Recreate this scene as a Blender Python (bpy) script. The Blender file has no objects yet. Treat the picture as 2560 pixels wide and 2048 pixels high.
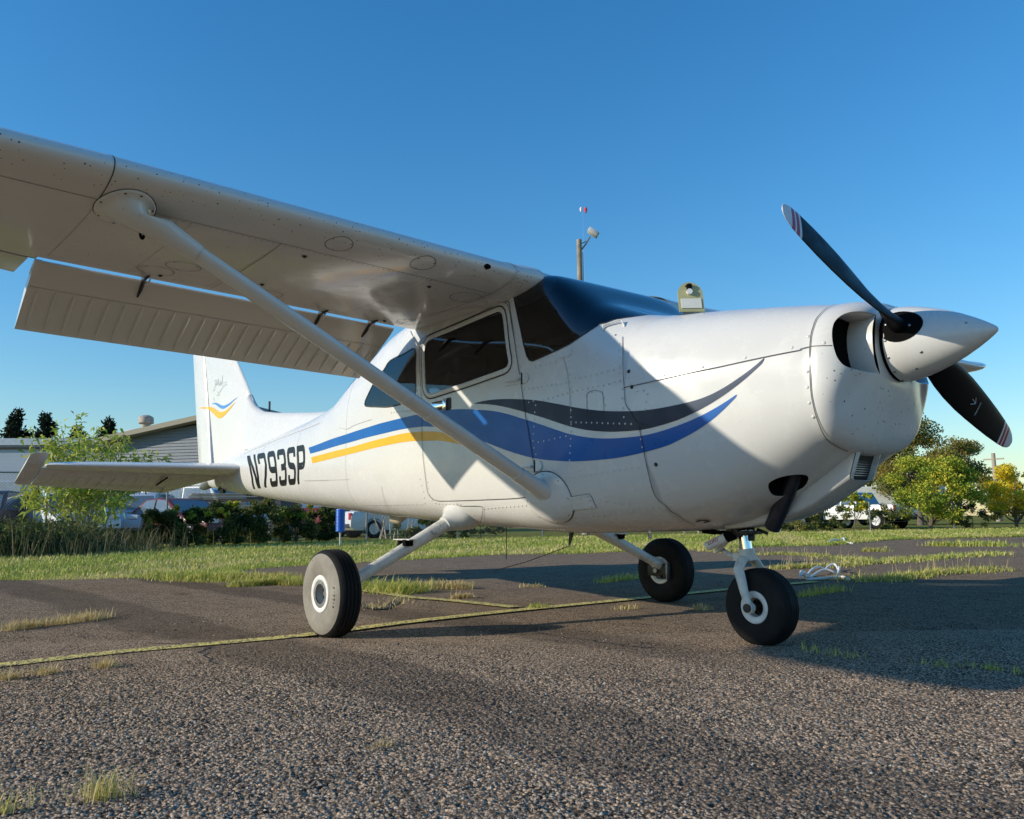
import bpy, bmesh, math, random
import numpy as np
from mathutils import Vector, Matrix
from mathutils.geometry import delaunay_2d_cdt
SC = bpy.context.scene
COL = SC.collection
rnd = random.Random(7)
NPR = np.random.default_rng(11)
# ------------------------------------------------------------------ camera
cd = bpy.data.cameras.new('camera'); cd.sensor_width = 36; cd.lens = 30.1226
cd.clip_start = .05; cd.clip_end = 3000
CP = (2.5404, -3.4078, 0.5737)
cam = bpy.data.objects.new('camera', cd); COL.objects.link(cam)
_R, _U, _F = ((0.635961, 0.771623, -0.012295), (0.107013, -0.072398, 0.991618), (-0.764266, 0.631946, 0.128616))
cam.matrix_world = Matrix(((_R[0], _U[0], -_F[0], CP[0]), (_R[1], _U[1], -_F[1], CP[1]), (_R[2], _U[2], -_F[2], CP[2]), (0, 0, 0, 1)))
SC.camera = cam
# ------------------------------------------------------------------ sky, sun, exposure
SUN_EL, SUN_AZ = 19.9, 66.5           # elevation; heading of the light on the ground, degrees from +X
_az, _el = math.radians(SUN_AZ), math.radians(SUN_EL)
LDIR = Vector((math.cos(_el)*math.cos(_az), math.cos(_el)*math.sin(_az), -math.sin(_el)))
wd = bpy.data.worlds.new('World'); SC.world = wd; wd.use_nodes = True
_n = wd.node_tree.nodes; _l = wd.node_tree.links
sky = _n.new('ShaderNodeTexSky'); sky.sky_type = 'NISHITA'; sky.sun_disc = False
sky.sun_elevation = _el; sky.sun_rotation = math.atan2(-LDIR.x, -LDIR.y) % (2*math.pi)
sky.altitude = 0; sky.air_density = 1.4; sky.dust_density = .2; sky.ozone_density = 6.0
hsv = _n.new('ShaderNodeHueSaturation'); hsv.inputs['Saturation'].default_value = 1.2    # clear autumn air: one even boost over the whole sky
_l.new(sky.outputs[0], hsv.inputs['Color']); _l.new(hsv.outputs[0], _n['Background'].inputs[0]); _n['Background'].inputs[1].default_value = .142
sl = bpy.data.lights.new('sun', 'SUN'); sl.energy = 3.6; sl.angle = math.radians(.53); sl.color = (1, .905, .745)
so = bpy.data.objects.new('sun', sl); COL.objects.link(so)
so.rotation_euler = LDIR.to_track_quat('-Z', 'Y').to_euler(); so.location = (-6, -20, 12)
SC.view_settings.view_transform = 'Standard'; SC.view_settings.look = 'None'
SC.view_settings.exposure = .35; SC.view_settings.gamma = 1; SC.view_settings.use_curve_mapping = False
SC.cycles.max_bounces = 8; SC.cycles.transparent_max_bounces = 12
# ------------------------------------------------------------------ helpers
def link(o, parent=None):
    COL.objects.link(o)
    if parent is not None: o.parent = parent
    return o
def tag(o, label=None, cat=None, group=None, kind=None):
    if label: o['label'] = label
    if cat: o['category'] = cat
    if group: o['group'] = group
    if kind: o['kind'] = kind
    return o
def empty(name, loc=(0, 0, 0), rz=0):
    o = bpy.data.objects.new(name, None); o.empty_display_size = .2
    o.location = loc; o.rotation_euler = (0, 0, rz); COL.objects.link(o); return o
class MB:
    """collects pieces of one mesh"""
    def __init__(s): s.v = []; s.f = []; s.mi = []; s.g = []
    def add(s, v, f, m=0):
        b = len(s.v); s.v += [tuple(map(float, p)) for p in v]; s.f += [tuple(b+i for i in q) for q in f]; s.mi += [m]*len(f); s.g.append((b, len(s.v), len(s.f)-len(f), len(s.f))); return s
    def box(s, c, d, rot=None, m=0):
        v = []
        for z in (-.5, .5):
            for x, y in ((-.5, -.5), (.5, -.5), (.5, .5), (-.5, .5)):
                p = Vector((x*d[0], y*d[1], z*d[2]))
                if rot is not None: p = rot @ p
                v.append((c[0]+p.x, c[1]+p.y, c[2]+p.z))
        return s.add(v, [(0, 3, 2, 1), (4, 5, 6, 7), (0, 1, 5, 4), (1, 2, 6, 5), (2, 3, 7, 6), (3, 0, 4, 7)], m)
    def tube(s, pts, rad, seg=10, cap=True, m=0, flat=1.0, up=None):
        """pts polyline, rad scalar or list; flat squashes the section"""
        pts = [Vector(p) for p in pts]; n = len(pts)
        rad = [rad]*n if not hasattr(rad, '__len__') else rad
        rings = []; prev = None
        for i, p in enumerate(pts):
            d = (pts[min(i+1, n-1)]-pts[max(i-1, 0)]).normalized()
            if prev is None:
                a = Vector(up) if up is not None else (Vector((0, 0, 1)) if abs(d.z) < .9 else Vector((1, 0, 0)))
            else: a = prev
            a = (a-d*a.dot(d)).normalized(); prev = a; b = d.cross(a)
            rings.append([p+a*(math.cos(2*math.pi*k/seg)*rad[i])+b*(math.sin(2*math.pi*k/seg)*rad[i]*flat) for k in range(seg)])
        v = [q for r in rings for q in r]; f = []
        for i in range(n-1):
            for k in range(seg):
                k2 = (k+1) % seg; f.append((i*seg+k, i*seg+k2, (i+1)*seg+k2, (i+1)*seg+k))
        if cap: f.append(tuple(range(seg))[::-1]); f.append(tuple((n-1)*seg+k for k in range(seg)))
        return s.add(v, f, m)
    def lathe(s, prof, M=None, seg=32, m=0, close=False):
        """prof: (radius, axial) pairs turned about local Z, then M"""
        M = M or Matrix(); v = []; f = []; n = len(prof)
        for r, a in prof:
            for k in range(seg):
                t = 2*math.pi*k/seg; v.append(M @ Vector((r*math.cos(t), r*math.sin(t), a)))
        for i in range(n if close else n-1):
            j = (i+1) % n
            for k in range(seg):
                k2 = (k+1) % seg; f.append((i*seg+k, i*seg+k2, j*seg+k2, j*seg+k))
        return s.add(v, f, m)
    def loft(s, rings, cap=True, m=0, closed=True):
        k = len(rings[0]); v = [p for r in rings for p in r]; f = []
        for i in range(len(rings)-1):
            for j in range(k if closed else k-1):
                j2 = (j+1) % k; f.append((i*k+j, i*k+j2, (i+1)*k+j2, (i+1)*k+j))
        if cap: f.append(tuple(range(k))[::-1]); f.append(tuple((len(rings)-1)*k+j for j in range(k)))
        return s.add(v, f, m)
    def prism(s, poly, axis, a, b, m=0):
        """2-D polygon extruded along axis 0/1/2 from a to b"""
        def P(p, h):
            q = list(p); q.insert(axis, h); return q
        n = len(poly); v = [P(p, a) for p in poly]+[P(p, b) for p in poly]
        f = [tuple(range(n))[::-1], tuple(range(n, 2*n))]+[(i, (i+1) % n, n+(i+1) % n, n+i) for i in range(n)]
        return s.add(v, f, m)
    def dome(s, p, n, r, h, seg=7, m=0):
        n = Vector(n).normalized(); a = n.orthogonal().normalized(); b = n.cross(a); p = Vector(p)
        v = [p+(a*math.cos(2*math.pi*k/seg)+b*math.sin(2*math.pi*k/seg))*r for k in range(seg)]
        v += [p+n*h*.8+(a*math.cos(2*math.pi*k/seg)+b*math.sin(2*math.pi*k/seg))*r*.6 for k in range(seg)]+[p+n*h]
        f = [(k, (k+1) % seg, seg+(k+1) % seg, seg+k) for k in range(seg)]+[(seg+k, seg+(k+1) % seg, 2*seg) for k in range(seg)]
        return s.add(v, f, m)
    def parts(s, name, mats, parent=None, smooth=35, **k):
        """each far-apart piece as an object of its own"""
        n = len(s.g); lo = [np.array(s.v[a:b]).min(0) for a, b, c, d in s.g]; hi = [np.array(s.v[a:b]).max(0) for a, b, c, d in s.g]; c_ = list(range(n))
        def root(i):
            while c_[i] != i: i = c_[i]
            return i
        for i in range(n):
            for j in range(i):
                gap = np.linalg.norm(np.maximum(0, np.maximum(lo[i]-hi[j], lo[j]-hi[i]))); big = max(np.linalg.norm(hi[i]-lo[i]), np.linalg.norm(hi[j]-lo[j]))
                if gap < .3*big: c_[root(i)] = root(j)
        out = []
        for r in sorted(set(root(i) for i in range(n))):
            m = MB()
            for i in range(n):
                if root(i) == r:
                    a, b, c, d = s.g[i]; o = len(m.v)-a; m.v += s.v[a:b]; m.f += [tuple(q+o for q in f) for f in s.f[c:d]]; m.mi += s.mi[c:d]
            out.append(m.build(name, mats, parent, smooth, **k))
        return out
    def build(s, name, mats, parent=None, smooth=35, fix=True, bevel=0):
        me = bpy.data.meshes.new(name); me.from_pydata(s.v, [], s.f)
        if not isinstance(mats, (list, tuple)): mats = [mats]
        for m in mats: me.materials.append(m)
        if len(mats) > 1: me.polygons.foreach_set('material_index', s.mi)
        if fix or bevel:
            bm = bmesh.new(); bm.from_mesh(me)
            if fix: bmesh.ops.recalc_face_normals(bm, faces=bm.faces)
            if bevel:
                ed = [e for e in bm.edges if len(e.link_faces) == 2 and e.calc_face_angle(0) > .6]
                bmesh.ops.bevel(bm, geom=ed, offset=bevel, segments=2, affect='EDGES', profile=.5, clamp_overlap=True)
            bm.to_mesh(me); bm.free()
        if smooth:
            me.polygons.foreach_set('use_smooth', [True]*len(me.polygons)); me.set_sharp_from_angle(angle=math.radians(smooth))
        return link(bpy.data.objects.new(name, me), parent)
def raw(name, v, f, mat, parent=None, normals=None, smooth=True, mi=None):
    me = bpy.data.meshes.new(name); me.from_pydata([tuple(map(float, p)) for p in v], [], f)
    for m in (mat if isinstance(mat, (list, tuple)) else [mat]): me.materials.append(m)
    if mi is not None: me.polygons.foreach_set('material_index', mi)
    if smooth: me.polygons.foreach_set('use_smooth', [True]*len(me.polygons))
    if normals is not None: me.normals_split_custom_set_from_vertices([tuple(map(float, n)) for n in normals])
    return link(bpy.data.objects.new(name, me), parent)
def fast_mesh(name, V, T, mat, parent=None, smooth=False):
    """V (n,3) array, T (m,k) index array"""
    k = T.shape[1]; me = bpy.data.meshes.new(name)
    me.vertices.add(len(V)); me.vertices.foreach_set('co', np.ascontiguousarray(V, np.float32).ravel())
    me.loops.add(T.size); me.loops.foreach_set('vertex_index', np.ascontiguousarray(T, np.int32).ravel())
    me.polygons.add(len(T)); me.polygons.foreach_set('loop_start', np.arange(0, T.size, k, dtype=np.int32))
    me.polygons.foreach_set('loop_total', np.full(len(T), k, np.int32))
    for m in (mat if isinstance(mat, (list, tuple)) else [mat]): me.materials.append(m)
    me.update(calc_edges=True); me.validate()
    if smooth: me.polygons.foreach_set('use_smooth', [True]*len(me.polygons))
    return link(bpy.data.objects.new(name, me), parent)
# ------------------------------------------------------------------ materials
def srgb(r, g, b): return tuple(((c/255)/12.92 if c/255 <= .04045 else (((c/255)+.055)/1.055)**2.4) for c in (r, g, b))
class N:
    def __init__(s, name):
        s.m = bpy.data.materials.new(name); s.m.use_nodes = True; s.t = s.m.node_tree; s.b = s.t.nodes['Principled BSDF']; s.o = s.t.nodes['Material Output']
        s._co = None
    def new(s, t, **k):
        n = s.t.nodes.new(t)
        for a, v in k.items(): setattr(n, a, v)
        return n
    def ln(s, a, b): s.t.links.new(a, b)
    def val(s, sock, v):
        if hasattr(v, 'is_output') or hasattr(v, 'links'): s.ln(v, sock)
        else: sock.default_value = v
    def co(s, kind='Object'):
        if s._co is None: s._co = s.new('ShaderNodeTexCoord')
        return s._co.outputs[kind]
    def mp(s, scale=(1, 1, 1), loc=(0, 0, 0), rot=(0, 0, 0), src=None):
        n = s.new('ShaderNodeMapping'); n.inputs['Scale'].default_value = scale; n.inputs['Location'].default_value = loc; n.inputs['Rotation'].default_value = rot
        s.ln(src or s.co(), n.inputs['Vector']); return n.outputs[0]
    def noise(s, scale, detail=4, rough=.55, vec=None, dist=0, out=0):
        n = s.new('ShaderNodeTexNoise'); n.inputs['Scale'].default_value = scale; n.inputs['Detail'].default_value = detail
        n.inputs['Roughness'].default_value = rough; n.inputs['Distortion'].default_value = dist; s.ln(vec or s.co(), n.inputs['Vector']); return n.outputs[out]
    def voro(s, scale, feature='F1', vec=None, out=0, rnd_=1):
        n = s.new('ShaderNodeTexVoronoi', feature=feature); n.inputs['Scale'].default_value = scale; n.inputs['Randomness'].default_value = rnd_
        s.ln(vec or s.co(), n.inputs['Vector']); return n.outputs[out]
    def ramp(s, fac, stops, interp='LINEAR'):
        n = s.new('ShaderNodeValToRGB'); cr = n.color_ramp; cr.interpolation = interp
        while len(cr.elements) < len(stops): cr.elements.new(.5)
        for e, (p, c) in zip(cr.elements, stops):
            e.position = p; e.color = (c, c, c, 1) if not hasattr(c, '__len__') else (*c[:3], 1)
        s.ln(fac, n.inputs[0]); return n.outputs[0]
    def mix(s, fac, a, b, mode='MIX'):
        n = s.new('ShaderNodeMix', data_type='RGBA', blend_type=mode)
        s.val(n.inputs['Factor'], fac)
        for k, v in (('A', a), ('B', b)):
            sock = [i for i in n.inputs if i.name == k and i.type == 'RGBA'][0]
            if hasattr(v, '__len__'): sock.default_value = (*v[:3], 1)
            else: s.ln(v, sock)
        return [o for o in n.outputs if o.type == 'RGBA'][0]
    def math(s, op, a, b=None, c=None, clamp=False):
        n = s.new('ShaderNodeMath', operation=op, use_clamp=clamp)
        for i, v in enumerate((a, b, c)):
            if v is not None: s.val(n.inputs[i], v)
        return n.outputs[0]
    def sep(s, vec=None):
        n = s.new('ShaderNodeSeparateXYZ'); s.ln(vec or s.co(), n.inputs[0]); return n.outputs
    def smooth(s, v, a, b, lo=0., hi=1.):
        n = s.new('ShaderNodeMapRange', interpolation_type='SMOOTHSTEP'); s.val(n.inputs['Value'], v)
        n.inputs['From Min'].default_value = a; n.inputs['From Max'].default_value = b; n.inputs['To Min'].default_value = lo; n.inputs['To Max'].default_value = hi; return n.outputs[0]
    def bump(s, h, strength=.3, dist=.01, normal=None):
        n = s.new('ShaderNodeBump'); n.inputs['Strength'].default_value = strength; n.inputs['Distance'].default_value = dist; s.ln(h, n.inputs['Height'])
        if normal is not None: s.ln(normal, n.inputs['Normal'])
        s.ln(n.outputs[0], s.b.inputs['Normal']); return n.outputs[0]
    def set(s, color=None, rough=None, metal=None, spec=None, coat=None, coat_rough=None, trans=None, ior=None, sss=None):
        for k, v in (('Base Color', color), ('Roughness', rough), ('Metallic', metal), ('Specular IOR Level', spec), ('Coat Weight', coat), ('Coat Roughness', coat_rough), ('Transmission Weight', trans), ('IOR', ior)):
            if v is None: continue
            if k == 'Base Color' and hasattr(v, '__len__'): s.b.inputs[k].default_value = (*v[:3], 1)
            else: s.val(s.b.inputs[k], v)
        return s
_cache = {}
def flat(name, color, rough=.5, metal=0., spec=.5, coat=0., var=.12, vscale=6., bump=0., bscale=40.):
    """a plain material with a little uneven tone, so that nothing is perfectly uniform"""
    if name in _cache: return _cache[name]
    n = N(name); nz = n.noise(vscale, 5, .6)
    col = n.mix(n.ramp(nz, [(.3, 0), (.7, 1)]), tuple(c*(1-var) for c in color), tuple(min(1, c*(1+var)) for c in color))
    n.set(color=col, rough=n.smooth(n.noise(vscale*2.3, 3), .3, .7, max(0, rough-.06), min(1, rough+.06)), metal=metal, spec=spec, coat=coat)
    if bump: n.bump(n.noise(bscale, 4), bump, .01)
    _cache[name] = n.m; return n.m
TR = {
 'door_glass': [(2.7936,0.3265),(2.7773,0.3132),(2.7215,0.3078),(2.5453,0.3053),(2.3656,0.3023),(2.2246,0.2996),(2.1003,0.2970),(2.0527,0.2964),(2.0199,0.3019),(2.0010,0.3185),(1.9875,0.3433),(1.9720,0.3695),(1.9626,0.3820),(1.9706,0.3922),(2.0086,0.3989),(2.1717,0.4076),(2.3516,0.4134),(2.5144,0.4166),(2.6716,0.4199),(2.7239,0.4191),(2.7571,0.4117),(2.7743,0.3932),(2.7828,0.3620)],
 'rear_glass': [(2.9029,0.3176),(3.0610,0.3174),(3.2543,0.3160),(3.3300,0.3303),(3.4538,0.3461),(3.5524,0.3719),(3.5944,0.3873),(3.5667,0.4005),(3.3860,0.4163),(3.1953,0.4259),(2.9807,0.4249),(2.8993,0.4168),(2.8805,0.3946),(2.8853,0.3569)],
 'ws_side': [(1.9313,0.2777),(1.8885,0.3067),(1.8608,0.3306),(1.8378,0.3559),(1.8153,0.3762),(1.7946,0.3849),(1.7691,0.3874),(1.6793,0.3773),(1.5689,0.3561),(1.4976,0.3381),(1.4439,0.3193),(1.3903,0.2968),(1.3487,0.2674),(1.3240,0.2576),(1.3043,0.2388),(1.2791,0.2196)],
 'blue_stripe': [(4.6356,0.4486),(4.6392,0.4465),(4.6297,0.4465),(4.3108,0.4450),(4.0219,0.4527),(3.7590,0.4575),(3.5170,0.4614),(3.2973,0.4611),(3.1335,0.4608),(2.9800,0.4605),(2.8207,0.4604),(2.6717,0.4614),(2.4998,0.4639),(2.3528,0.4691),(2.2184,0.4763),(2.0858,0.4829),(1.9599,0.4919),(1.8397,0.5052),(1.7247,0.5234),(1.6145,0.5426),(1.5088,0.5598),(1.4072,0.5718),(1.3101,0.5797),(1.2171,0.5839),(1.1281,0.5857),(1.0452,0.5860),(0.9662,0.5826),(0.8913,0.5763),(0.8187,0.5681),(0.7489,0.5575),(0.6813,0.5428),(0.6284,0.5275),(0.5971,0.5170),(0.5995,0.5227),(0.6161,0.5329),(0.6564,0.5532),(0.7112,0.5744),(0.7814,0.5929),(0.8617,0.6071),(0.9369,0.6172),(1.0469,0.6241),(1.1380,0.6275),(1.2267,0.6293),(1.3667,0.6290),(1.4958,0.6262),(1.6211,0.6202),(1.7306,0.6132),(1.8447,0.6025),(1.9640,0.5901),(2.0889,0.5749),(2.2198,0.5559),(2.3400,0.5362),(2.4556,0.5173),(2.6082,0.5002),(2.7370,0.4934),(2.8547,0.4901),(3.0934,0.4884),(3.4031,0.4901),(3.7568,0.4874),(4.1593,0.4841),(4.5867,0.4852),(4.5961,0.4845),(4.5995,0.4817)],
 'grey_stripe': [(2.2684,0.4604),(2.1469,0.4580),(2.0177,0.4584),(1.8972,0.4606),(1.7790,0.4651),(1.6658,0.4730),(1.5572,0.4823),(1.4529,0.4947),(1.3529,0.5065),(1.2572,0.5151),(1.1653,0.5211),(1.0789,0.5254),(0.9978,0.5266),(0.9219,0.5254),(0.8138,0.5206),(0.7449,0.5141),(0.6780,0.5011),(0.6124,0.4774),(0.5489,0.4480),(0.5062,0.4240),(0.4797,0.4069),(0.4851,0.4206),(0.5000,0.4334),(0.5494,0.4653),(0.6136,0.4994),(0.6797,0.5230),(0.7472,0.5407),(0.8169,0.5537),(0.8893,0.5630),(0.9640,0.5688),(1.0429,0.5722),(1.1260,0.5712),(1.2151,0.5685),(1.3084,0.5630),(1.4058,0.5539),(1.5075,0.5402),(1.6134,0.5223),(1.7238,0.5033),(1.8389,0.4890),(1.9593,0.4782),(2.0853,0.4697),(2.2173,0.4634)],
 'yellow_stripe': [(4.5772,0.5106),(4.5788,0.5087),(4.5695,0.5084),(4.1580,0.5039),(3.7558,0.5057),(3.4025,0.5044),(3.0931,0.4996),(2.9070,0.5009),(2.7370,0.5069),(2.5926,0.5174),(2.4264,0.5407),(2.2710,0.5667),(2.1510,0.5833),(2.0866,0.5938),(2.0202,0.6043),(2.1001,0.6034),(2.1648,0.5971),(2.2443,0.5834),(2.4267,0.5596),(2.6084,0.5430),(2.7369,0.5378),(2.9067,0.5322),(3.0926,0.5305),(3.5137,0.5355),(4.0160,0.5373),(4.5368,0.5452),(4.5461,0.5456),(4.5492,0.5429)],
 'seam_cowl_split': [(1.1395,0.4539),(1.0339,0.4495),(0.9183,0.4421),(0.8105,0.4339),(0.6763,0.4238),(0.5807,0.4146),(0.4889,0.4052),(0.4000,0.3963),(0.3389,0.3900),(0.3357,0.3863),(0.3034,0.3805)],
 'seam_bowl_split': [(0.2996,0.3782),(0.2561,0.3843),(0.2153,0.3926)],
 'seam_bowl': [(0.2783,0.1620),(0.2964,0.1900),(0.2988,0.2156),(0.3005,0.2452),(0.3041,0.2693),(0.3030,0.3036),(0.3030,0.3366),(0.3003,0.3781),(0.2993,0.4206),(0.2988,0.4626),(0.2990,0.5126),(0.2980,0.5692),(0.2939,0.6173),(0.2910,0.6880),(0.2983,0.7656),(0.2878,0.8084),(0.2831,0.8617)],
 'seam_firewall_up': [(1.2007,0.2922),(1.1669,0.3419),(1.1489,0.3981),(1.1395,0.4539),(1.1378,0.4820),(1.1329,0.5046),(1.1084,0.5244),(1.0730,0.5517),(1.0176,0.5648)],
 'seam_firewall_low': [(1.0618,0.5613),(1.0504,0.6087),(1.0459,0.6594),(1.0493,0.6901),(1.0537,0.7192),(1.0487,0.7377),(1.0321,0.7547),(1.0261,0.7757),(1.0134,0.7903),(1.0120,0.8123),(1.0093,0.8558)],
 'seam_door_front': [(2.0026,0.2838),(1.9613,0.2864),(1.9346,0.3127),(1.9095,0.3470),(1.8871,0.3845),(1.8649,0.4194),(1.8381,0.4750),(1.8113,0.5295),(1.7854,0.5889),(1.7637,0.6427),(1.7482,0.6662),(1.7358,0.6762)],
 'door': [(1.9612,0.2937),(1.9375,0.3151),(1.9101,0.3471),(1.8877,0.3846),(1.8655,0.4195),(1.8376,0.4751),(1.8119,0.5297),(1.7860,0.5891),(1.7644,0.6428),(1.7482,0.6729),(1.7380,0.6796),(1.8168,0.6940),(1.9144,0.6995),(2.1033,0.7049),(2.2366,0.7079),(2.4501,0.7112),(2.6359,0.7140),(2.6983,0.7129),(2.7340,0.7090),(2.7631,0.6979),(2.7712,0.6836),(2.7719,0.6591),(2.7808,0.6252),(2.7949,0.5841),(2.8070,0.4936),(2.8108,0.4242),(2.8259,0.3751),(2.8384,0.3444),(2.8437,0.3181),(2.8337,0.3057),(2.7864,0.2998),(2.5988,0.2966),(2.4458,0.2939),(2.3007,0.2916),(2.1628,0.2872),(2.0538,0.2834),(1.9983,0.2853)],
 'seam_rear_a': [(4.6672,0.6424),(4.2542,0.6444),(4.7424,0.6404),(3.8574,0.6447)],
 'seam_side_low': [(3.3500,0.6751),(3.3634,0.7206),(3.4148,0.7682)],
 'lap_line': [(3.4725,0.4439),(3.7612,0.4377),(3.8901,0.4380),(4.0283,0.4191)],
 'top_lap': [(4.4894,0.3228),(5.2111,0.2919),(5.9982,0.2764),(6.4625,0.2869)],
 'fw_rear_band': [(1.5401,0.3651),(1.5103,0.4037),(1.4974,0.4555),(1.4932,0.5101)],
 'belly_step': [(2.4886,0.7184),(2.4695,0.7257),(2.2834,0.7244),(2.2615,0.7323),(2.3380,0.7641),(2.4513,0.8002)],
 'inlet': [(0.0492,0.2476),(0.1070,0.2404),(0.1491,0.2418),(0.1791,0.2473),(0.2017,0.2595),(0.2159,0.2767),(0.2237,0.2970),(0.2243,0.3212),(0.2207,0.3488),(0.2131,0.3848),(0.2045,0.4151),(0.1946,0.4438),(0.1781,0.4737),(0.1572,0.4995),(0.1294,0.5332),(0.0989,0.5718),(0.0664,0.6260),(0.0438,0.6750),(0.0267,0.7219)],
 'exhaust_hole': [(0.5835,0.8013),(0.5681,0.7884),(0.5411,0.7875),(0.5088,0.7953),(0.4744,0.8153),(0.4566,0.8393),(0.4586,0.8599),(0.4790,0.8786),(0.5126,0.8928),(0.5517,0.8830),(0.5800,0.8695),(0.5972,0.8456),(0.5956,0.8238)],
 'cowl_flap_slot': [(0.9731,0.8346),(0.9391,0.8326),(0.9217,0.8457),(0.9528,0.8485)],
 'oil_slot': [(1.1021,0.1621),(1.0861,0.1472),(1.0975,0.0945),(1.0619,0.0883),(0.9833,0.1479),(0.9666,0.1866),(1.0035,0.1958),(1.0497,0.1891)],
 'deck_corner_handle': [(1.3169,0.2830),(1.3208,0.2736),(1.2705,0.2463),(1.2566,0.2406),(1.2265,0.2527)],
 'patch_tab': [(1.5724,0.3756),(1.5739,0.3618),(1.5400,0.3540),(1.4795,0.3450),(1.4767,0.3566),(1.4987,0.3650)],
 'small_panel': [(1.3780,0.5127),(1.3784,0.4675),(1.3649,0.4563),(1.3352,0.4524),(1.3014,0.4547),(1.2807,0.4614),(1.2736,0.4729),(1.2716,0.5187),(1.3052,0.5217),(1.3636,0.5204)],
 'step_plate': [(1.5521,0.7031),(1.4119,0.7005),(1.4030,0.7119),(1.4030,0.7333),(1.5544,0.7335),(1.5538,0.7204)],
 'fuel_placard': [(1.8997,0.6183),(1.9170,0.6110),(1.8921,0.6019),(1.8094,0.5994),(1.8050,0.6140),(1.8467,0.6212)],
 'reg_grid': [(6.1190,0.7206),(5.9054,0.7044),(5.7052,0.6919),(5.5164,0.6821),(5.3376,0.6744),(5.1685,0.6684),(5.0072,0.6636),(4.8524,0.6595),(4.7031,0.6561),(6.0817,0.6022),(5.8746,0.5966),(5.6776,0.5920),(5.4899,0.5883),(5.3112,0.5854),(5.1411,0.5835),(4.9784,0.5823),(4.8218,0.5814),(4.6706,0.5808),(6.1429,0.4824),(5.9261,0.4854),(5.7201,0.4878),(5.5240,0.4898),(5.3374,0.4916),(5.1601,0.4937),(4.9906,0.4961),(4.8279,0.4986),(4.6709,0.5010),(6.2817,0.3413),(6.0409,0.3576),(5.8147,0.3703),(5.6011,0.3810),(5.3987,0.3904),(5.2076,0.3983),(5.0260,0.4054),(4.8524,0.4124),(4.6855,0.4194)],
}
RV = {
 'a': [(1.8025,0.4697),(1.7504,0.4699),(1.7577,0.4964),(1.7650,0.5314),(1.7727,0.5704),(1.7543,0.6010)],
 'b': [(1.4988,0.3752),(1.4957,0.4251),(1.4912,0.4750),(1.4912,0.5295),(1.4980,0.5817),(1.5107,0.6233)],
 'c': [(1.4913,0.5307),(1.4045,0.5364),(1.3162,0.5417),(1.2315,0.5475),(1.1858,0.5503),(1.1069,0.5552)],
 'd': [(1.7328,0.5712),(1.6489,0.5686),(1.5727,0.5659),(1.5301,0.5648)],
 'e': [(1.6878,0.4686),(1.5882,0.4612),(1.4920,0.4517),(1.3994,0.4468),(1.3202,0.4422),(1.2442,0.4378),(1.1665,0.4313)],
 'f': [(1.7461,0.3986),(1.6720,0.3935),(1.5943,0.3828)],
 'g': [(1.8363,0.4410),(1.7315,0.4414),(1.6636,0.4376),(1.5866,0.4334),(1.5222,0.4285)],
 'h': [(1.4590,0.4172),(1.3979,0.4137),(1.3389,0.4083),(1.2822,0.4035),(1.2279,0.3972),(1.1750,0.3913)],
 'i': [(1.2032,0.3154),(1.1842,0.3555),(1.1741,0.3968),(1.1665,0.4313)],
 'j': [(1.0597,0.5755),(1.0524,0.6389),(1.0520,0.6557),(1.0537,0.6794),(1.0570,0.7003),(1.0537,0.7192),(1.0538,0.7351)],
 'k': [(1.7289,0.6576),(1.7194,0.6757),(1.6219,0.6636),(1.5271,0.6616),(1.4462,0.6609),(1.3017,0.6586),(1.2106,0.6564),(1.1414,0.6563),(1.0605,0.6560)],
 'l': [(1.3614,0.7171),(1.2831,0.7284),(1.2132,0.7358)],
 'm': [(1.4597,0.7566),(1.3549,0.7560),(1.2745,0.7565),(1.2027,0.7548),(1.1273,0.7546),(1.0755,0.7576)],
 'n': [(1.6164,0.7546),(1.5007,0.7578),(1.3958,0.7585)],
 'o': [(2.8374,0.6545),(2.8237,0.6795),(2.8239,0.7003),(2.8443,0.7225)],
 'p': [(2.7570,0.6633),(2.7611,0.6958),(2.7258,0.7210),(2.5996,0.7217),(2.4644,0.7222)],
 'q': [(2.2546,0.7323),(2.1276,0.7261),(1.9331,0.7186),(1.8119,0.7144)],
 'r': [(3.7593,0.7510),(3.3811,0.7396),(3.0574,0.7308),(2.8877,0.7279)],
 's': [(6.0701,0.8532),(5.1385,0.8446),(4.3287,0.8546),(3.8703,0.8579),(3.2538,0.8011),(2.9992,0.8030)],
 't': [(2.5166,0.8273),(2.3637,0.8279),(2.1162,0.8090),(1.9178,0.8026),(1.7579,0.8074)],
 'u': [(1.9501,0.2892),(1.9187,0.3155),(1.8883,0.3525),(1.8721,0.3877),(1.8613,0.4078)],
 'v': [(2.8643,0.4052),(2.8554,0.4188),(2.8465,0.4362)],
 'w': [(3.1945,0.4413),(3.0557,0.4443),(2.9076,0.4509)],
 'x': [(1.1529,0.4576),(1.1560,0.4900),(1.1510,0.5109),(1.1485,0.5367)],
 'y': [(1.0295,0.5254),(1.0107,0.4823),(1.0182,0.4723),(1.0673,0.4709)],
 'z': [(0.3152,0.3401),(0.3105,0.4666),(0.3137,0.5267),(0.3124,0.5939),(0.3081,0.6536)],
 'aa': [(1.3849,0.3598),(1.3173,0.3495),(1.3445,0.3841)],
 'ab': [(1.4382,0.4096),(1.1183,0.4230)],
 'ac': [(0.3726,0.3773),(0.5599,0.3992),(0.7427,0.4177),(0.9259,0.4312),(1.1090,0.4430)],
 'ad': [(1.3813,0.4842),(1.3822,0.4631),(1.3403,0.4556),(1.3111,0.4542),(1.2777,0.4593),(1.2663,0.4778),(1.2609,0.5006)],
 'ae': [(0.2483,0.3748)],
}
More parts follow.
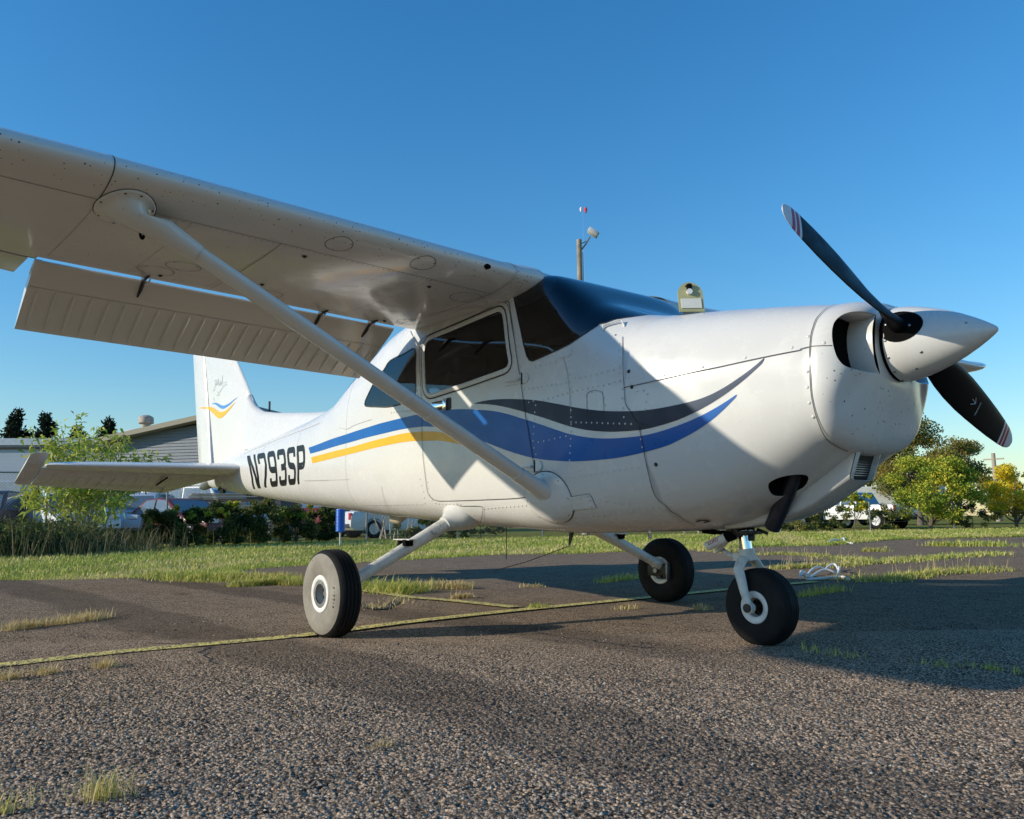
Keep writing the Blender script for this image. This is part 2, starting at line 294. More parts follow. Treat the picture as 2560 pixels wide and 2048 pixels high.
GP = {
 'edge': [(-8.847,-2.705),(-8.378,-1.673),(-7.706,-1.025),(-7.649,-0.204),(-6.553,-0.363),(-6.149,-0.242),(-6.024,-0.062),(-6.992,0.337),(-8.024,0.771),(-8.319,1.326),(-8.466,1.951),(-8.575,2.959),(-8.843,4.330),(-9.109,5.794),(-8.220,6.964),(-8.207,9.693),(-7.722,11.283),(-7.215,12.111),(-6.868,12.577),(-7.856,16.923),(-7.273,18.400),(-6.661,20.416),(-5.011,22.350)],
 'line1': [(-1.622,-2.726),(-1.663,-2.196),(-1.605,-1.612),(-1.610,-1.289),(-1.708,-0.682),(-1.750,0.182),(-1.746,1.365),(-1.752,2.256),(-1.698,3.568)],
 'line2': [(-3.836,0.274),(-3.521,0.269),(-3.098,0.209),(-2.598,0.266),(-1.904,0.275)],
 'line3': [(-3.317,1.315),(-3.212,1.494),(-3.099,1.704)],
 'dry1': [(-3.001,-2.492),(-3.075,-2.341),(-3.160,-2.157),(-3.346,-1.900)],
 'dry2': [(-1.239,-2.786),(-1.235,-2.734)],
 'dry3': [(-1.248,-2.651),(-1.285,-2.602)],
 'dry4': [(-1.261,-2.432),(-1.268,-2.385)],
 'tuftA': [(0.520,-2.893),(0.540,-2.851)],
 'tuftB': [(0.490,-3.056),(0.493,-3.035)],
 'dry5': [(0.560,-2.245),(0.567,-2.202)],
 'tuftwheel': [(-4.267,0.523),(-3.987,0.551),(-3.491,0.390),(-3.701,0.595)],
 'drywheel': [(-3.981,0.775),(-3.829,0.908),(-3.447,1.029)],
 'drywheel2': [(-2.792,0.406),(-2.714,0.527)],
 'hole': [(-2.795,-0.361),(-2.490,-0.412),(-2.773,-0.124),(-3.132,0.177)],
 'strip1': [(-5.312,-0.241),(-5.307,-0.057),(-5.280,0.152),(-5.036,0.240)],
 'strip1b': [(-6.149,0.142),(-6.253,0.345),(-5.998,0.560)],
 'tongue': [(-7.597,-0.138),(-6.842,-0.148),(-6.521,-0.028),(-6.480,0.155),(-6.504,0.286)],
 'tl': [(-5.588,0.098),(-5.651,0.310),(-5.298,0.348)],
 'r1': [(-5.416,8.055),(-5.176,8.409),(-4.228,8.035)],
 'r2': [(-3.770,7.671),(-2.880,6.612),(-2.875,7.533),(-2.849,8.740),(-2.708,10.131)],
 'r2b': [(-3.104,5.047),(-2.934,5.553),(-2.784,6.262)],
 'r3': [(-1.600,3.992),(-1.342,4.137),(-1.399,4.821),(-1.434,5.526),(-1.196,6.196)],
 'r4': [(-4.787,10.067),(-4.481,10.254)],
 'r5': [(-5.044,13.108),(-4.602,13.339),(-4.052,13.627)],
 'r0': [(-7.739,9.284),(-7.187,9.179),(-6.197,8.602)],
 'shade': [(0.405,-0.024),(0.556,-0.058),(0.728,-0.056)],
 'shade2': [(0.913,-0.041),(1.073,0.035),(1.260,0.014)],
 'underleg': [(-3.080,2.255),(-3.180,2.676),(-3.234,2.900)],
 'rs2': [(-1.012,2.191),(-1.043,2.497),(-1.095,2.903)],
 'linetuft': [(-1.825,0.350),(-1.768,0.404)],
 'drym': [(-1.366,0.657),(-1.319,0.829)],
 'drym2': [(-0.990,0.989),(-0.941,1.061)],
 'drym3': [(-3.150,1.614),(-3.234,1.432)],
 'rope': [(-1.945,3.701),(-2.086,3.976),(-2.243,4.414),(-2.471,5.019),(-2.456,5.200),(-2.171,4.776),(-1.957,4.360),(-2.017,4.171),(-1.854,3.603),(-1.797,3.826),(-1.768,4.109),(-1.554,3.858)],
 'rope2': [(-7.428,13.534),(-7.857,14.575),(-8.335,15.735),(-7.389,14.156),(-6.901,13.555)],
 'post': [(-17.030,7.127)],
 'hedgeL': [(-16.820,-1.945),(-17.387,-0.267),(-19.245,1.047),(-19.247,2.498)],
 'hedgeM': [(-19.705,3.178),(-21.170,4.861),(-23.483,7.652),(-25.900,11.074),(-25.759,13.735),(-26.202,16.517)],
 'bushbase': [(-24.278,2.808)],
 'treeR': [(-14.019,32.595)],
 'treeRl': [(-16.965,31.905)],
 'treeY': [(-12.696,37.711)],
 'fenceR': [(-17.187,26.614),(-15.962,32.524),(-12.890,39.255)],
 'car_wheels': [(-32.477,16.551),(-39.523,23.908)],
 'patchline': [(-0.876,-0.449),(-0.606,-0.492),(-0.405,-0.470),(-0.176,-0.473),(-0.091,-0.450)],
 'crack': [(-1.610,-1.897),(-1.512,-1.926)],
 'darkband': [(-2.371,-1.869),(-0.773,-1.762),(0.281,-1.708),(1.027,-1.664),(1.591,-1.561)],
}
FE = {
 'yel': [(-7.054,1.870),(-6.962,1.868),(-6.827,1.861),(-6.708,1.842),(-6.619,1.819),(-6.531,1.791),(-6.445,1.767),(-6.362,1.755),(-6.266,1.754),(-6.173,1.765),(-6.083,1.786),(-5.962,1.813),(-6.031,1.785),(-6.094,1.761),(-6.171,1.737),(-6.250,1.714),(-6.343,1.698),(-6.425,1.692),(-6.496,1.703),(-6.568,1.728),(-6.657,1.764),(-6.748,1.800),(-6.839,1.834),(-6.915,1.851)],
 'blue': [(-6.741,1.883),(-6.682,1.883),(-6.625,1.883),(-6.567,1.877),(-6.495,1.860),(-6.424,1.839),(-6.340,1.820),(-6.258,1.814),(-6.178,1.817),(-6.099,1.826),(-6.022,1.840),(-5.927,1.860),(-5.996,1.837),(-6.072,1.815),(-6.150,1.798),(-6.229,1.786),(-6.323,1.784),(-6.392,1.795),(-6.464,1.817),(-6.536,1.844),(-6.594,1.861),(-6.667,1.875)],
 'scr1': [(-6.688,2.030),(-6.658,2.018),(-6.631,2.028),(-6.611,2.052),(-6.607,2.089),(-6.617,2.117),(-6.589,2.130),(-6.560,2.121)],
 'scr2': [(-6.591,2.071),(-6.557,2.088),(-6.546,2.119),(-6.555,2.067),(-6.521,2.083),(-6.490,2.127),(-6.484,2.057),(-6.444,2.073),(-6.417,2.091),(-6.428,2.050),(-6.387,2.066),(-6.353,2.145),(-6.372,2.043)],
 'scr3': [(-6.520,1.988),(-6.477,1.977),(-6.409,1.990),(-6.342,2.018),(-6.289,2.032),(-6.221,2.031)],
 'scr4': [(-6.332,2.064),(-6.278,2.059),(-6.237,2.054)],
 'scr5': [(-6.532,1.957),(-6.461,1.954)],
 'mast': [(-6.659,1.946),(-6.641,1.904)],
}
BG = {'bush': (-21.0, 2.14), 'weeds1': (-17.53, 0.01), 'weeds2': (-18.63, 1.05), 'weeds0': (-17.47, -0.7), 'f0': (-24.4, -1.17), 'f1': (-23.65, 0.68), 'f2': (-22.85, 3.87), 'f3': (-22.77, 5.86), 'f4': (-22.65, 8.06), 'f5': (-21.58, 11.73), 'f6': (-19.98, 16.04), 'f7': (-18.03, 21.55), 'f8': (-16.56, 25.71), 'f9': (-14.76, 30.26), 'f10': (-11.72, 37.89), 'f11': (-9.01, 44.34), 'suv_dark': (-29.11, 1.04), 'suv_white': (-28.55, 2.5), 'silver': (-29.21, 5.66), 'redcar': (-26.63, 6.41), 'vanw': (-32.76, 9.28), 'redsmall': (-32.76, 6.12), 'red2': (-30.85, 14.76), 'whitecar': (-26.47, 14.52), 'pickup': (-19.89, 35.92), 'darksuv': (-21.32, 35.77), 'boxtruck': (-24.46, 49.39), 'wareA': (-54.33, 0.61), 'wareB': (-47.88, 9.99), 'gableL': (-45.82, 9.31), 'gableR': (-38.34, 15.2), 'ever1': (-67.61, 8.21), 'ever2': (-66.34, 9.79), 'ever3': (-69.29, 12.59), 'ever4': (-65.62, 13.86), 'ever0': (-66.98, 6.08), 'treeR': (-14.5, 33.74), 'treeRl': (-17.35, 32.67), 'treeY': (-12.78, 38.19), 'treeBack': (-22.14, 49.03), 'treeBack2': (-21.93, 54.03), 'treeBack3': (-26.04, 50.64), 'treeBack4': (-30.67, 83.02), 'pole': (-21.73, 20.33), 'util': (-27.18, 73.57), 'beacon': (-52.42, 50.91), 'bluepost': (-16.3, 6.72), 'stems': (-23.18, 12.17), 'stems2': (-18.43, 23.46), 'lumber': (-26.73, 7.87), 'h1': (-20.2, 3.59), 'h2': (-20.49, 4.5), 'h3': (-20.88, 5.61), 'h4': (-21.21, 6.79), 'h5': (-21.49, 8.04), 'h6': (-21.8, 9.25), 'h7': (-21.75, 13.1), 'h8': (-21.92, 15.27), 'r1': (-17.3, 27.98), 'r2': (-16.9, 30.04), 'r3': (-16.01, 32.7), 'r4': (-14.03, 36.69)}
# ================================================================== ground, asphalt, lawn
def mk_asphalt(bumpy=True):
    n = N('asphalt' if bumpy else 'asphalt_chips'); x, y, z = n.sep()
    P2 = n.mp((1, 1, 1))
    v = n.new('ShaderNodeTexVoronoi'); v.inputs['Scale'].default_value = 128; n.ln(P2, v.inputs['Vector'])
    cell = n.sep(v.outputs['Color'])[0]
    stone = n.mix(cell, (.235, .175, .126), (.70, .52, .36))
    lite = n.math('GREATER_THAN', n.sep(v.outputs['Color'])[1], .985); stone = n.mix(n.math('MULTIPLY', lite, .8), stone, (.75, .70, .62))
    gap = n.ramp(v.outputs['Distance'], [(.42, 0), (.70, 1)]); col = n.mix(gap, stone, (.028, .025, .022))
    big = n.ramp(n.noise(.55, 5, .6), [(.36, 0), (.64, 1)]); col = n.mix(n.math('MULTIPLY', big, .30), col, (.165, .115, .084))
    med = n.ramp(n.noise(3.4, 5, .65, n.mp((1, 1.7, 1))), [(.40, 0), (.7, 1)]); col = n.mix(n.math('MULTIPLY', med, .35), col, (.46, .335, .23))
    # worn, tar-dark lane along the apron and a second fainter one
    edge = n.math('ADD', y, n.math('MULTIPLY', n.math('SUBTRACT', n.noise(1.3, 4, .6, n.mp((.8, 1, 1))), .5), .30))
    lane = n.math('MULTIPLY', n.smooth(edge, -2.02, -1.90), n.smooth(edge, -1.42, -1.52))
    col = n.mix(n.math('MULTIPLY', lane, .42), col, (.062, .052, .046))
    lane2 = n.math('MULTIPLY', n.smooth(edge, -.68, -.58), n.smooth(edge, -.16, -.34)); col = n.mix(n.math('MULTIPLY', n.math('MULTIPLY', lane2, n.smooth(x, .9, -.2)), .45), col, (.06, .052, .05))
    oil = n.ramp(n.noise(2.1, 4, .6, n.mp((1, 1, 1), (5, 3, 1))), [(.66, 0), (.72, 1)]); col = n.mix(n.math('MULTIPLY', oil, .35), col, (.02, .019, .019))
    n.set(color=col, rough=.95, spec=.0)
    h = n.math('SUBTRACT', 1.0, n.ramp(v.outputs['Distance'], [(.15, 0), (.6, 1)]))
    h = n.math('ADD', h, n.math('MULTIPLY', n.noise(30, 4, .6), .9))
    n.bump(h, 1.0 if bumpy else .35, .006); return n.m
M_asph = mk_asphalt(True); M_asph2 = mk_asphalt(False)
def mk_ground():
    n = N('turf_soil'); a = n.ramp(n.noise(.8, 6, .65), [(.35, 0), (.65, 1)]); b = n.ramp(n.noise(14, 5, .7), [(.35, 0), (.65, 1)])
    c = n.mix(a, (.20, .21, .055), (.29, .25, .085)); c = n.mix(n.math('MULTIPLY', b, .6), c, (.12, .13, .036)); n.set(color=c, rough=.95, spec=.0); n.bump(n.noise(25, 5), .8, .04); return n.m
M_turf = mk_ground()
m_ = MB(); m_.add([(-700, -500, -.012), (500, -500, -.012), (500, 900, -.012), (-700, 900, -.012)], [(0, 1, 2, 3)]); tag(m_.build('ground', M_turf, None, 0), kind='structure')
EDGE = [np.array(p) for p in GP['edge']]
fine = []
for i in range(len(EDGE)-1):
    for t in np.linspace(0, 1, 9)[:-1]:
        p = EDGE[i]+(EDGE[i+1]-EDGE[i])*t; r_ = np.hypot(p[0]-2.5, p[1]+3.4); fine.append(p+NPR.normal(0, .004*r_, 2))
fine.append(EDGE[-1])
poly = [(-9.6, -6.0), (-10.5, -40), (60, -40), (60, 40), (2.0, 32.0)]
ap = [tuple(p) for p in fine]+[(-2.0, 27), (4, 40), (60, 40), (60, -40), (-14, -40), (-10.2, -8)]
V, T = cdt([np.array(ap)], [], np.zeros((0, 2)), .01) if False else (None, None)
bm = bmesh.new(); vs = [bm.verts.new((a, b, 0)) for a, b in ap]; f_ = bm.faces.new(vs); bmesh.ops.triangulate(bm, faces=[f_])
for f in bm.faces:
    if f.normal.z < 0: f.normal_flip()
me = bpy.data.meshes.new('asphalt_apron'); bm.to_mesh(me); bm.free(); me.materials.append(M_asph); tag(link(bpy.data.objects.new('asphalt_apron', me)), kind='structure')
# near asphalt with its stones as real relief
def chips():
    C0 = np.array(CP[:2]); fw = np.array([_F[0], _F[1]]); fw /= np.linalg.norm(fw); rt = np.array([fw[1], -fw[0]]); st = .0044
    D0, D1 = 1.55, 4.4; ni, nj = int((D1-D0)/st), int(2*3.05/st)
    d = D0+np.arange(ni)*st; w = -3.05+np.arange(nj)*st; DD, WW = np.meshgrid(d, w, indexing='ij')
    X = C0[0]+fw[0]*DD+rt[0]*WW; Yy = C0[1]+fw[1]*DD+rt[1]*WW
    jit = .0016; X = X+NPR.normal(0, jit, X.shape); Yy = Yy+NPR.normal(0, jit, X.shape)
    cs = .0078; gi = np.floor(X/cs).astype(int); gj = np.floor(Yy/cs).astype(int)
    def hsh(a, b, k):
        q = np.sin(a*127.1+b*311.7+k*74.7)*43758.5453; return q-np.floor(q)
    H = np.full(X.shape, -.004)
    for di in (-1, 0, 1):
        for dj in (-1, 0, 1):
            a, b = gi+di, gj+dj; cx = (a+.15+.7*hsh(a, b, 1))*cs; cy = (b+.15+.7*hsh(a, b, 2))*cs; r = cs*(.38+.5*hsh(a, b, 3)); top = .0006+.0040*hsh(a, b, 4)**1.3
            dx, dy = X-cx, Yy-cy; an = hsh(a, b, 5)*6.28; e = .75+.5*hsh(a, b, 6); u_ = (dx*np.cos(an)+dy*np.sin(an))*e; v_ = (-dx*np.sin(an)+dy*np.cos(an))/e
            q = (u_*u_+v_*v_)/(r*r); H = np.maximum(H, np.where(q < 1, top-.0038*q*q, -.004))
    H += (hsh(gi*.37, gj*.41, 9)-.5)*.0006
    fade = np.clip((D1-.05-DD)/1.3, 0, 1)*np.clip((DD-D0)/.1, 0, 1)
    Zz = .0045+H*fade
    ang = np.abs(WW) < (.70*DD+.25); idx = np.arange(ni*nj).reshape(ni, nj)
    q = ang[:-1, :-1] & ang[1:, 1:] & ang[:-1, 1:] & ang[1:, :-1]
    T = np.stack([idx[:-1, :-1][q], idx[1:, :-1][q], idx[1:, 1:][q], idx[:-1, 1:][q]], 1)
    V = np.stack([X.ravel(), Yy.ravel(), Zz.ravel()], 1); use = np.zeros(len(V), bool); use[T.ravel()] = True; mp = np.cumsum(use)-1
    T = mp[T]; V = V[use]
    a, b, c = V[T[0, 0]], V[T[0, 1]], V[T[0, 2]]
    if np.cross(b-a, c-a)[2] < 0: T = T[:, ::-1]
    o = fast_mesh('asphalt_stones', V, T, M_asph2, None, True); tag(o, 'coarse stone surface of the near asphalt', None, kind='structure')
chips()
def line_paint(P, w, name, z=.0095):
    P = np.array(P, float); L = smoothpoly(P, False, 6) if len(P) > 2 else np.array([P[0]+(P[1]-P[0])*t for t in np.linspace(0, 1, 12)])
    Q = np.concatenate([L, np.full((len(L), 1), z)], 1); mb = MB(); ribbon_pts(mb, Q, np.tile([0, 0, 1.], (len(Q), 1)), w); o = mb.build(name, M_line, None, 0); tag(o, kind='structure'); return o
def ribbon_pts(mb, P, Nn, w, m=0):
    P = np.array(P); d = np.gradient(P, axis=0); s = np.cross(d, Nn); s /= np.maximum(np.linalg.norm(s, axis=1, keepdims=True), 1e-9)
    a = P+s*w/2; b = P-s*w/2; n = len(P)
    mb.add(list(a)+list(b), [(i, i+1, n+i+1, n+i) for i in range(n-1)], m)
def smoothpoly(P, closed=True, k=4):
    P = np.array(P, float); n = len(P); out = []
    for i in range(n if closed else n-1):
        p0, p1, p2, p3 = (P[(i-1) % n], P[i], P[(i+1) % n], P[(i+2) % n]) if closed else (P[max(i-1, 0)], P[i], P[i+1], P[min(i+2, n-1)])
        for j in range(k):
            s = j/k; out.append(.5*((2*p1)+(-p0+p2)*s+(2*p0-5*p1+4*p2-p3)*s*s+(-p0+3*p1-3*p2+p3)*s**3))
    if not closed: out.append(P[-1])
    return np.array(out)
def mk_line():
    n = N('yellow_road_paint'); v = n.voro(95, out=0); w = n.ramp(n.math('ADD', n.math('MULTIPLY', v, .8), n.noise(22, 6, .7)), [(.93, 0), (1.06, 1)])
    n.set(color=n.mix(w, (.80, .66, .20), (.12, .10, .075)), rough=.8, spec=.2); n.bump(v, -.6, .005); return n.m
M_line = mk_line()
line_paint(GP['line1'], .112, 'painted_line'); line_paint([(-1.60, -9), (-1.60, -5), GP['line1'][0]], .118, 'painted_line')
line_paint([(-5.2, .29)]+GP['line2'][:1]+GP['line2'][1:], .11, 'painted_line', .0100)
# cracks
M_crack = flat('crack_dark', (.012, .012, .012), .9)
def crack(P, w, name='asphalt_crack'):
    P = np.array(P, float); L = smoothpoly(P, False, 8) if len(P) > 2 else np.array([P[0]+(P[1]-P[0])*t for t in np.linspace(0, 1, 16)]); L = L+NPR.normal(0, .012, L.shape)
    mb = MB(); ribbon_pts(mb, np.concatenate([L, np.full((len(L), 1), .0062)], 1), np.tile([0, 0, 1.], (len(L), 1)), w); tag(mb.build(name, M_crack, None, 0), kind='structure')
crack([(-1.9, -2.05), (-1.61, -1.9), (-1.4, -1.97), (-1.0, -2.05)], .012); crack(GP['patchline'], .010); crack(GP['hole'], .07)
for k in ('r1', 'r2', 'r2b', 'r3', 'r4', 'strip1', 'r5'): crack(GP[k], .05)
# ---- grass blades
def mk_blade(name, cols):
    n = N(name); at = n.new('ShaderNodeAttribute'); at.attribute_name = 'tint'; st = [(i/(len(cols)-1), c) for i, c in enumerate(cols)]
    c = n.ramp(at.outputs['Fac'], st); n.set(color=c, rough=.65, spec=.25)
    tr = n.new('ShaderNodeBsdfTranslucent'); n.ln(c, tr.inputs[0]); ad = n.new('ShaderNodeMixShader'); ad.inputs[0].default_value = .30; n.ln(n.b.outputs[0], ad.inputs[1]); n.ln(tr.outputs[0], ad.inputs[2]); n.ln(ad.outputs[0], n.o.inputs[0]); return n.m
M_grass = mk_blade('grass_blades', [(.74, .60, .28), (.58, .54, .13), (.40, .46, .085), (.24, .33, .055)])
M_dry = mk_blade('dry_grass', [(.74, .58, .32), (.62, .49, .21), (.42, .39, .12), (.26, .30, .07)])
def tint(o, vals):
    a = o.data.attributes.new('tint', 'FLOAT', 'POINT'); a.data.foreach_set('value', np.ascontiguousarray(vals, np.float32)); return o
def blades(P, h, w, lean=.5, hv=.4):
    """P (n,2or3) roots; two-segment tapered blades -> V, T(tri)"""
    n = len(P); P3 = np.zeros((n, 3)); P3[:, :P.shape[1]] = P; a = NPR.uniform(0, 6.2832, n); H = h*np.clip(NPR.normal(1, hv, n), .25, 2.2); W = w*NPR.uniform(.6, 1.3, n)
    d = np.stack([np.cos(a), np.sin(a), np.zeros(n)], 1); s = np.stack([-np.sin(a), np.cos(a), np.zeros(n)], 1); l = np.abs(NPR.normal(0, lean, n))
    b0 = P3-s*W[:, None]/2; b1 = P3+s*W[:, None]/2; mid = P3+d*(H*l*.35)[:, None]+np.array([0, 0, 1])*(H*.6)[:, None]; m0 = mid-s*W[:, None]*.38; m1 = mid+s*W[:, None]*.38
    tip = P3+d*(H*l)[:, None]+np.array([0, 0, 1])*(H*(1-.25*np.minimum(l, 1.5)))[:, None]
    V = np.stack([b0, b1, m0, m1, tip], 1).reshape(-1, 3); i = np.arange(n)*5; T = np.concatenate([np.stack([i, i+1, i+3], 1), np.stack([i, i+3, i+2], 1), np.stack([i+2, i+3, i+4], 1)]); return V, T
def along(P, n, sp):
    P = np.array(P, float); d = np.r_[0, np.cumsum(np.linalg.norm(np.diff(P, axis=0), axis=1))]; s = NPR.uniform(0, d[-1], n); Q = np.stack([np.interp(s, d, P[:, k]) for k in range(2)], 1); cl = .5+.5*np.sin(s*5.1+P[0, 0]*3)*np.sin(s*2.3+1); Q = Q+NPR.normal(0, 1, Q.shape)*(sp*(.35+.9*cl))[:, None]; return Q
def strip_grass(items, name, mat):
    Vs, Ts, tn, off = [], [], [], 0
    for P, n, sp, h, w, ln, tlo, thi in items:
        V, T = blades(along(P, n, sp), h, w, ln); t = np.repeat(NPR.uniform(tlo, thi, n), 5); Vs.append(V); Ts.append(T+off); tn.append(t); off += len(V)
    o = fast_mesh(name, np.concatenate(Vs), np.concatenate(Ts), mat); tint(o, np.concatenate(tn)); return o
cg = [('r1', 800, .10, .045, .010, 1.3, 0, .8), ('r2', 2600, .16, .05, .011, 1.3, 0, .9), ('r2b', 1200, .10, .045, .009, 1.3, 0, .7), ('r3', 2100, .11, .05, .009, 1.3, 0, .85), ('r4', 300, .08, .06, .010, .8, 0, .6), ('r5', 1500, .22, .08, .014, .8, .1, .9), ('r0', 800, .16, .07, .012, .8, 0, .6),
      ('strip1', 1300, .07, .055, .009, 1.3, .05, .8), ('strip1b', 800, .12, .055, .009, 1.3, 0, .6), ('tongue', 3600, .22, .06, .010, 1.2, .05, .95), ('tl', 700, .10, .05, .009, 1.3, .1, .9), ('tuftwheel', 1100, .13, .075, .008, 1.3, .1, .95), ('underleg', 300, .06, .05, .007, .8, .2, .8), ('rs2', 260, .05, .05, .006, .9, .2, .7),
      ('shade', 70, .03, .03, .0035, .9, .2, .8), ('shade2', 120, .045, .028, .0035, .9, .3, .9), ('linetuft', 120, .03, .03, .005, .8, .4, .9), ('tuftA', 90, .016, .042, .0024, .9, 0, .7), ('tuftB', 50, .016, .05, .0024, .8, 0, .4)]
tag(strip_grass([(GP[k], *r) for k, *r in cg], 'crack_grass', M_grass), 'green grass growing from the cracks of the asphalt', None, kind='stuff')
dg = [('dry1', 700, .045, .05, .0045, 1.2, 0, .5), ('dry2', 160, .02, .035, .003, 1.2, 0, .4), ('dry3', 160, .018, .035, .003, 1.2, 0, .4), ('dry4', 170, .02, .035, .003, 1.2, 0, .4), ('dry5', 60, .012, .02, .0022, 1.2, 0, .5), ('drywheel', 900, .07, .055, .007, 1.2, 0, .5), ('drywheel2', 260, .035, .035, .006, 1.2, 0, .3), ('drym', 90, .03, .035, .005, 1.1, 0, .4), ('drym2', 80, .03, .035, .005, 1.1, 0, .3), ('drym3', 140, .04, .03, .006, 1.2, 0, .3), ('hole', 260, .06, .03, .005, 1.2, 0, .4), ('r2b', 110, .10, .13, .0035, .6, 0, .3), ('r3', 90, .10, .13, .0035, .6, 0, .3), ('r1', 60, .08, .12, .004, .6, 0, .3), ('tuftA', 60, .02, .06, .0024, 1.0, 0, .5)]
tag(strip_grass([(GP[k], *r) for k, *r in dg], 'dry_grass', M_dry), 'pale dry grass tufts lying on the asphalt', None, kind='stuff')
# ---- lawn
def lawn():
    hl = [np.array(p) for p in (BG['f0'], BG['f1'], BG['f2'], BG['f4'], BG['f6'], BG['f8'], BG['f10'])]
    ed = [np.array(p) for p in GP['edge']]
    # strip between the asphalt edge and the fence, sampled denser near its front edge
    E = np.array(ed); dE = np.r_[0, np.cumsum(np.linalg.norm(np.diff(E, axis=0), axis=1))]; Hh = np.array(hl); dH = np.r_[0, np.cumsum(np.linalg.norm(np.diff(Hh, axis=0), axis=1))]
    n = 120000; s = NPR.uniform(0, 1, n); q = NPR.uniform(0, 1, n)**1.7
    A = np.stack([np.interp(s*dE[-1], dE, E[:, k]) for k in range(2)], 1); B_ = np.stack([np.interp(s*dH[-1], dH, Hh[:, k]) for k in range(2)], 1)
    P = A+(B_-A)*q[:, None]+NPR.normal(0, .05, (n, 2)); P = P-((B_-A)/np.linalg.norm(B_-A, axis=1, keepdims=True))*.06
    r = np.hypot(P[:, 0]-2.5, P[:, 1]+3.4)
    V, T = blades(P, .042, .012, 1.1, .5); sc_ = np.repeat(np.clip(r/14, .8, 1.8), 5)
    root = np.repeat(np.c_[P, np.zeros(n)], 5, axis=0); V = root+(V-root)*np.c_[sc_*1.1, sc_*1.1, np.clip(sc_, .8, 1.2)]
    V[:, 2] -= .01
    pat = .5+.28*np.sin(P[:, 0]*.9+np.sin(P[:, 1]*.7)*2)*np.sin(P[:, 1]*.55+1.3)+.2*np.sin(P[:, 0]*3.1+P[:, 1]*2.2)
    t = np.clip(pat*.75+NPR.normal(.05, .2, n), 0, 1); o = fast_mesh('lawn_grass', V, T, M_grass); tint(o, np.repeat(t, 5)); tag(o, 'short mown lawn beyond the asphalt', None, kind='stuff')
lawn()
# ---- loose pebbles on the asphalt
def pebbles():
    n = 1500; C0 = np.array(CP[:2]); fw = np.array([_F[0], _F[1]]); fw /= np.linalg.norm(fw); rt = np.array([fw[1], -fw[0]]); d = 1.6+3.6*NPR.uniform(0, 1, n)**1.2; w = NPR.uniform(-.72, .72, n)*d
    P = C0+fw*d[:, None]+rt*w[:, None]; base = np.array([(1, 0, 0), (0, 1, 0), (-1, 0, 0), (0, -1, 0), (0, 0, .8), (0, 0, -.5)], float); F_ = np.array([(0, 1, 4), (1, 2, 4), (2, 3, 4), (3, 0, 4), (1, 0, 5), (2, 1, 5), (3, 2, 5), (0, 3, 5)])
    S = NPR.uniform(.0022, .0055, n)*(1+.8*(NPR.uniform(0, 1, n) > .93)); a = NPR.uniform(0, 6.28, n); R_ = np.stack([np.stack([np.cos(a), -np.sin(a), 0*a], 1), np.stack([np.sin(a), np.cos(a), 0*a], 1), np.stack([0*a, 0*a, 1+0*a], 1)], 1)
    el = NPR.uniform(.7, 1.4, (n, 1, 3)); V = np.einsum('nij,nkj->nki', R_, base[None]*el)*S[:, None, None]+np.c_[P, .006+S*.4][:, None, :]
    o = fast_mesh('pebbles', V.reshape(-1, 3), (F_[None]+np.arange(n)[:, None, None]*6).reshape(-1, 3), mk_blade('pebble_stone', [(.10, .09, .08), (.22, .20, .17), (.42, .39, .34), (.62, .60, .55)]), None, True); tint(o, np.repeat(NPR.uniform(0, 1, n)**1.8, 6)); tag(o, 'loose pale pebbles on the near asphalt', None, kind='stuff')
pebbles()
# ---- tie-down ropes
M_rope = flat('white_rope', (.74, .74, .72), .8, bump=.5, bscale=160)
for key, lab, r in (('rope', 'coil of white rope on the asphalt beside the nose wheel', .012), ('rope2', 'far coil of white rope at the lawn edge', .02)):
    P = np.array(GP[key]); L = smoothpoly(P, False, 6); z = .018+.05*np.abs(np.sin(np.arange(len(L))*.35))*(np.linspace(0, 1, len(L)) < .75); mb = MB(); mb.tube([(a, b, c) for (a, b), c in zip(L, z)], r, 8); tag(mb.build('rope', M_rope, None, 50), lab, 'rope', 'tie-down ropes')
# ================================================================== airplane skin surface
# ---- fuselage skin: stations (x forward; zt top, zb bottom, w half width, zc widest height, nu/nl upper/lower roundness)
KEY = np.array([
 # x     zt    zb    w     zc    nu   nl
 ( .74, 1.455, .825, .408, 1.10, 2.6, 2.9),
 ( .60, 1.478, .735, .440, 1.10, 2.6, 2.9),
 ( .40, 1.505, .622, .485, 1.10, 2.65, 2.9),
 ( .20, 1.530, .552, .525, 1.10, 2.7, 2.9),
 ( .00, 1.550, .522, .553, 1.10, 2.8, 3.0),
 (-.12, 1.565, .514, .560, 1.10, 2.9, 3.3),
 (-.40, 1.660, .508, .563, 1.10, 4.6, 4.0),
 (-.72, 1.868, .503, .563, 1.10, 9.0, 4.6),
 (-1.2, 1.935, .528, .562, 1.12, 6.0, 4.8),
 (-1.8, 1.935, .560, .550, 1.12, 5.5, 4.6),
 (-2.3, 1.905, .588, .520, 1.12, 4.0, 4.2),
 (-2.9, 1.735, .630, .465, 1.10, 3.2, 3.6),
 (-3.4, 1.530, .668, .412, 1.09, 2.8, 3.2),
 (-4.4, 1.410, .745, .315, 1.08, 2.5, 2.8),
 (-5.4, 1.320, .840, .210, 1.08, 2.4, 2.6),
 (-6.3, 1.235, .925, .110, 1.09, 2.3, 2.3),
 (-6.7, 1.180, .975, .060, 1.09, 2.2, 2.2),
])[::-1]
HUBZ = 1.263; RINGX = .895; RINGR = .150; BOWLX = .74; UB = .30
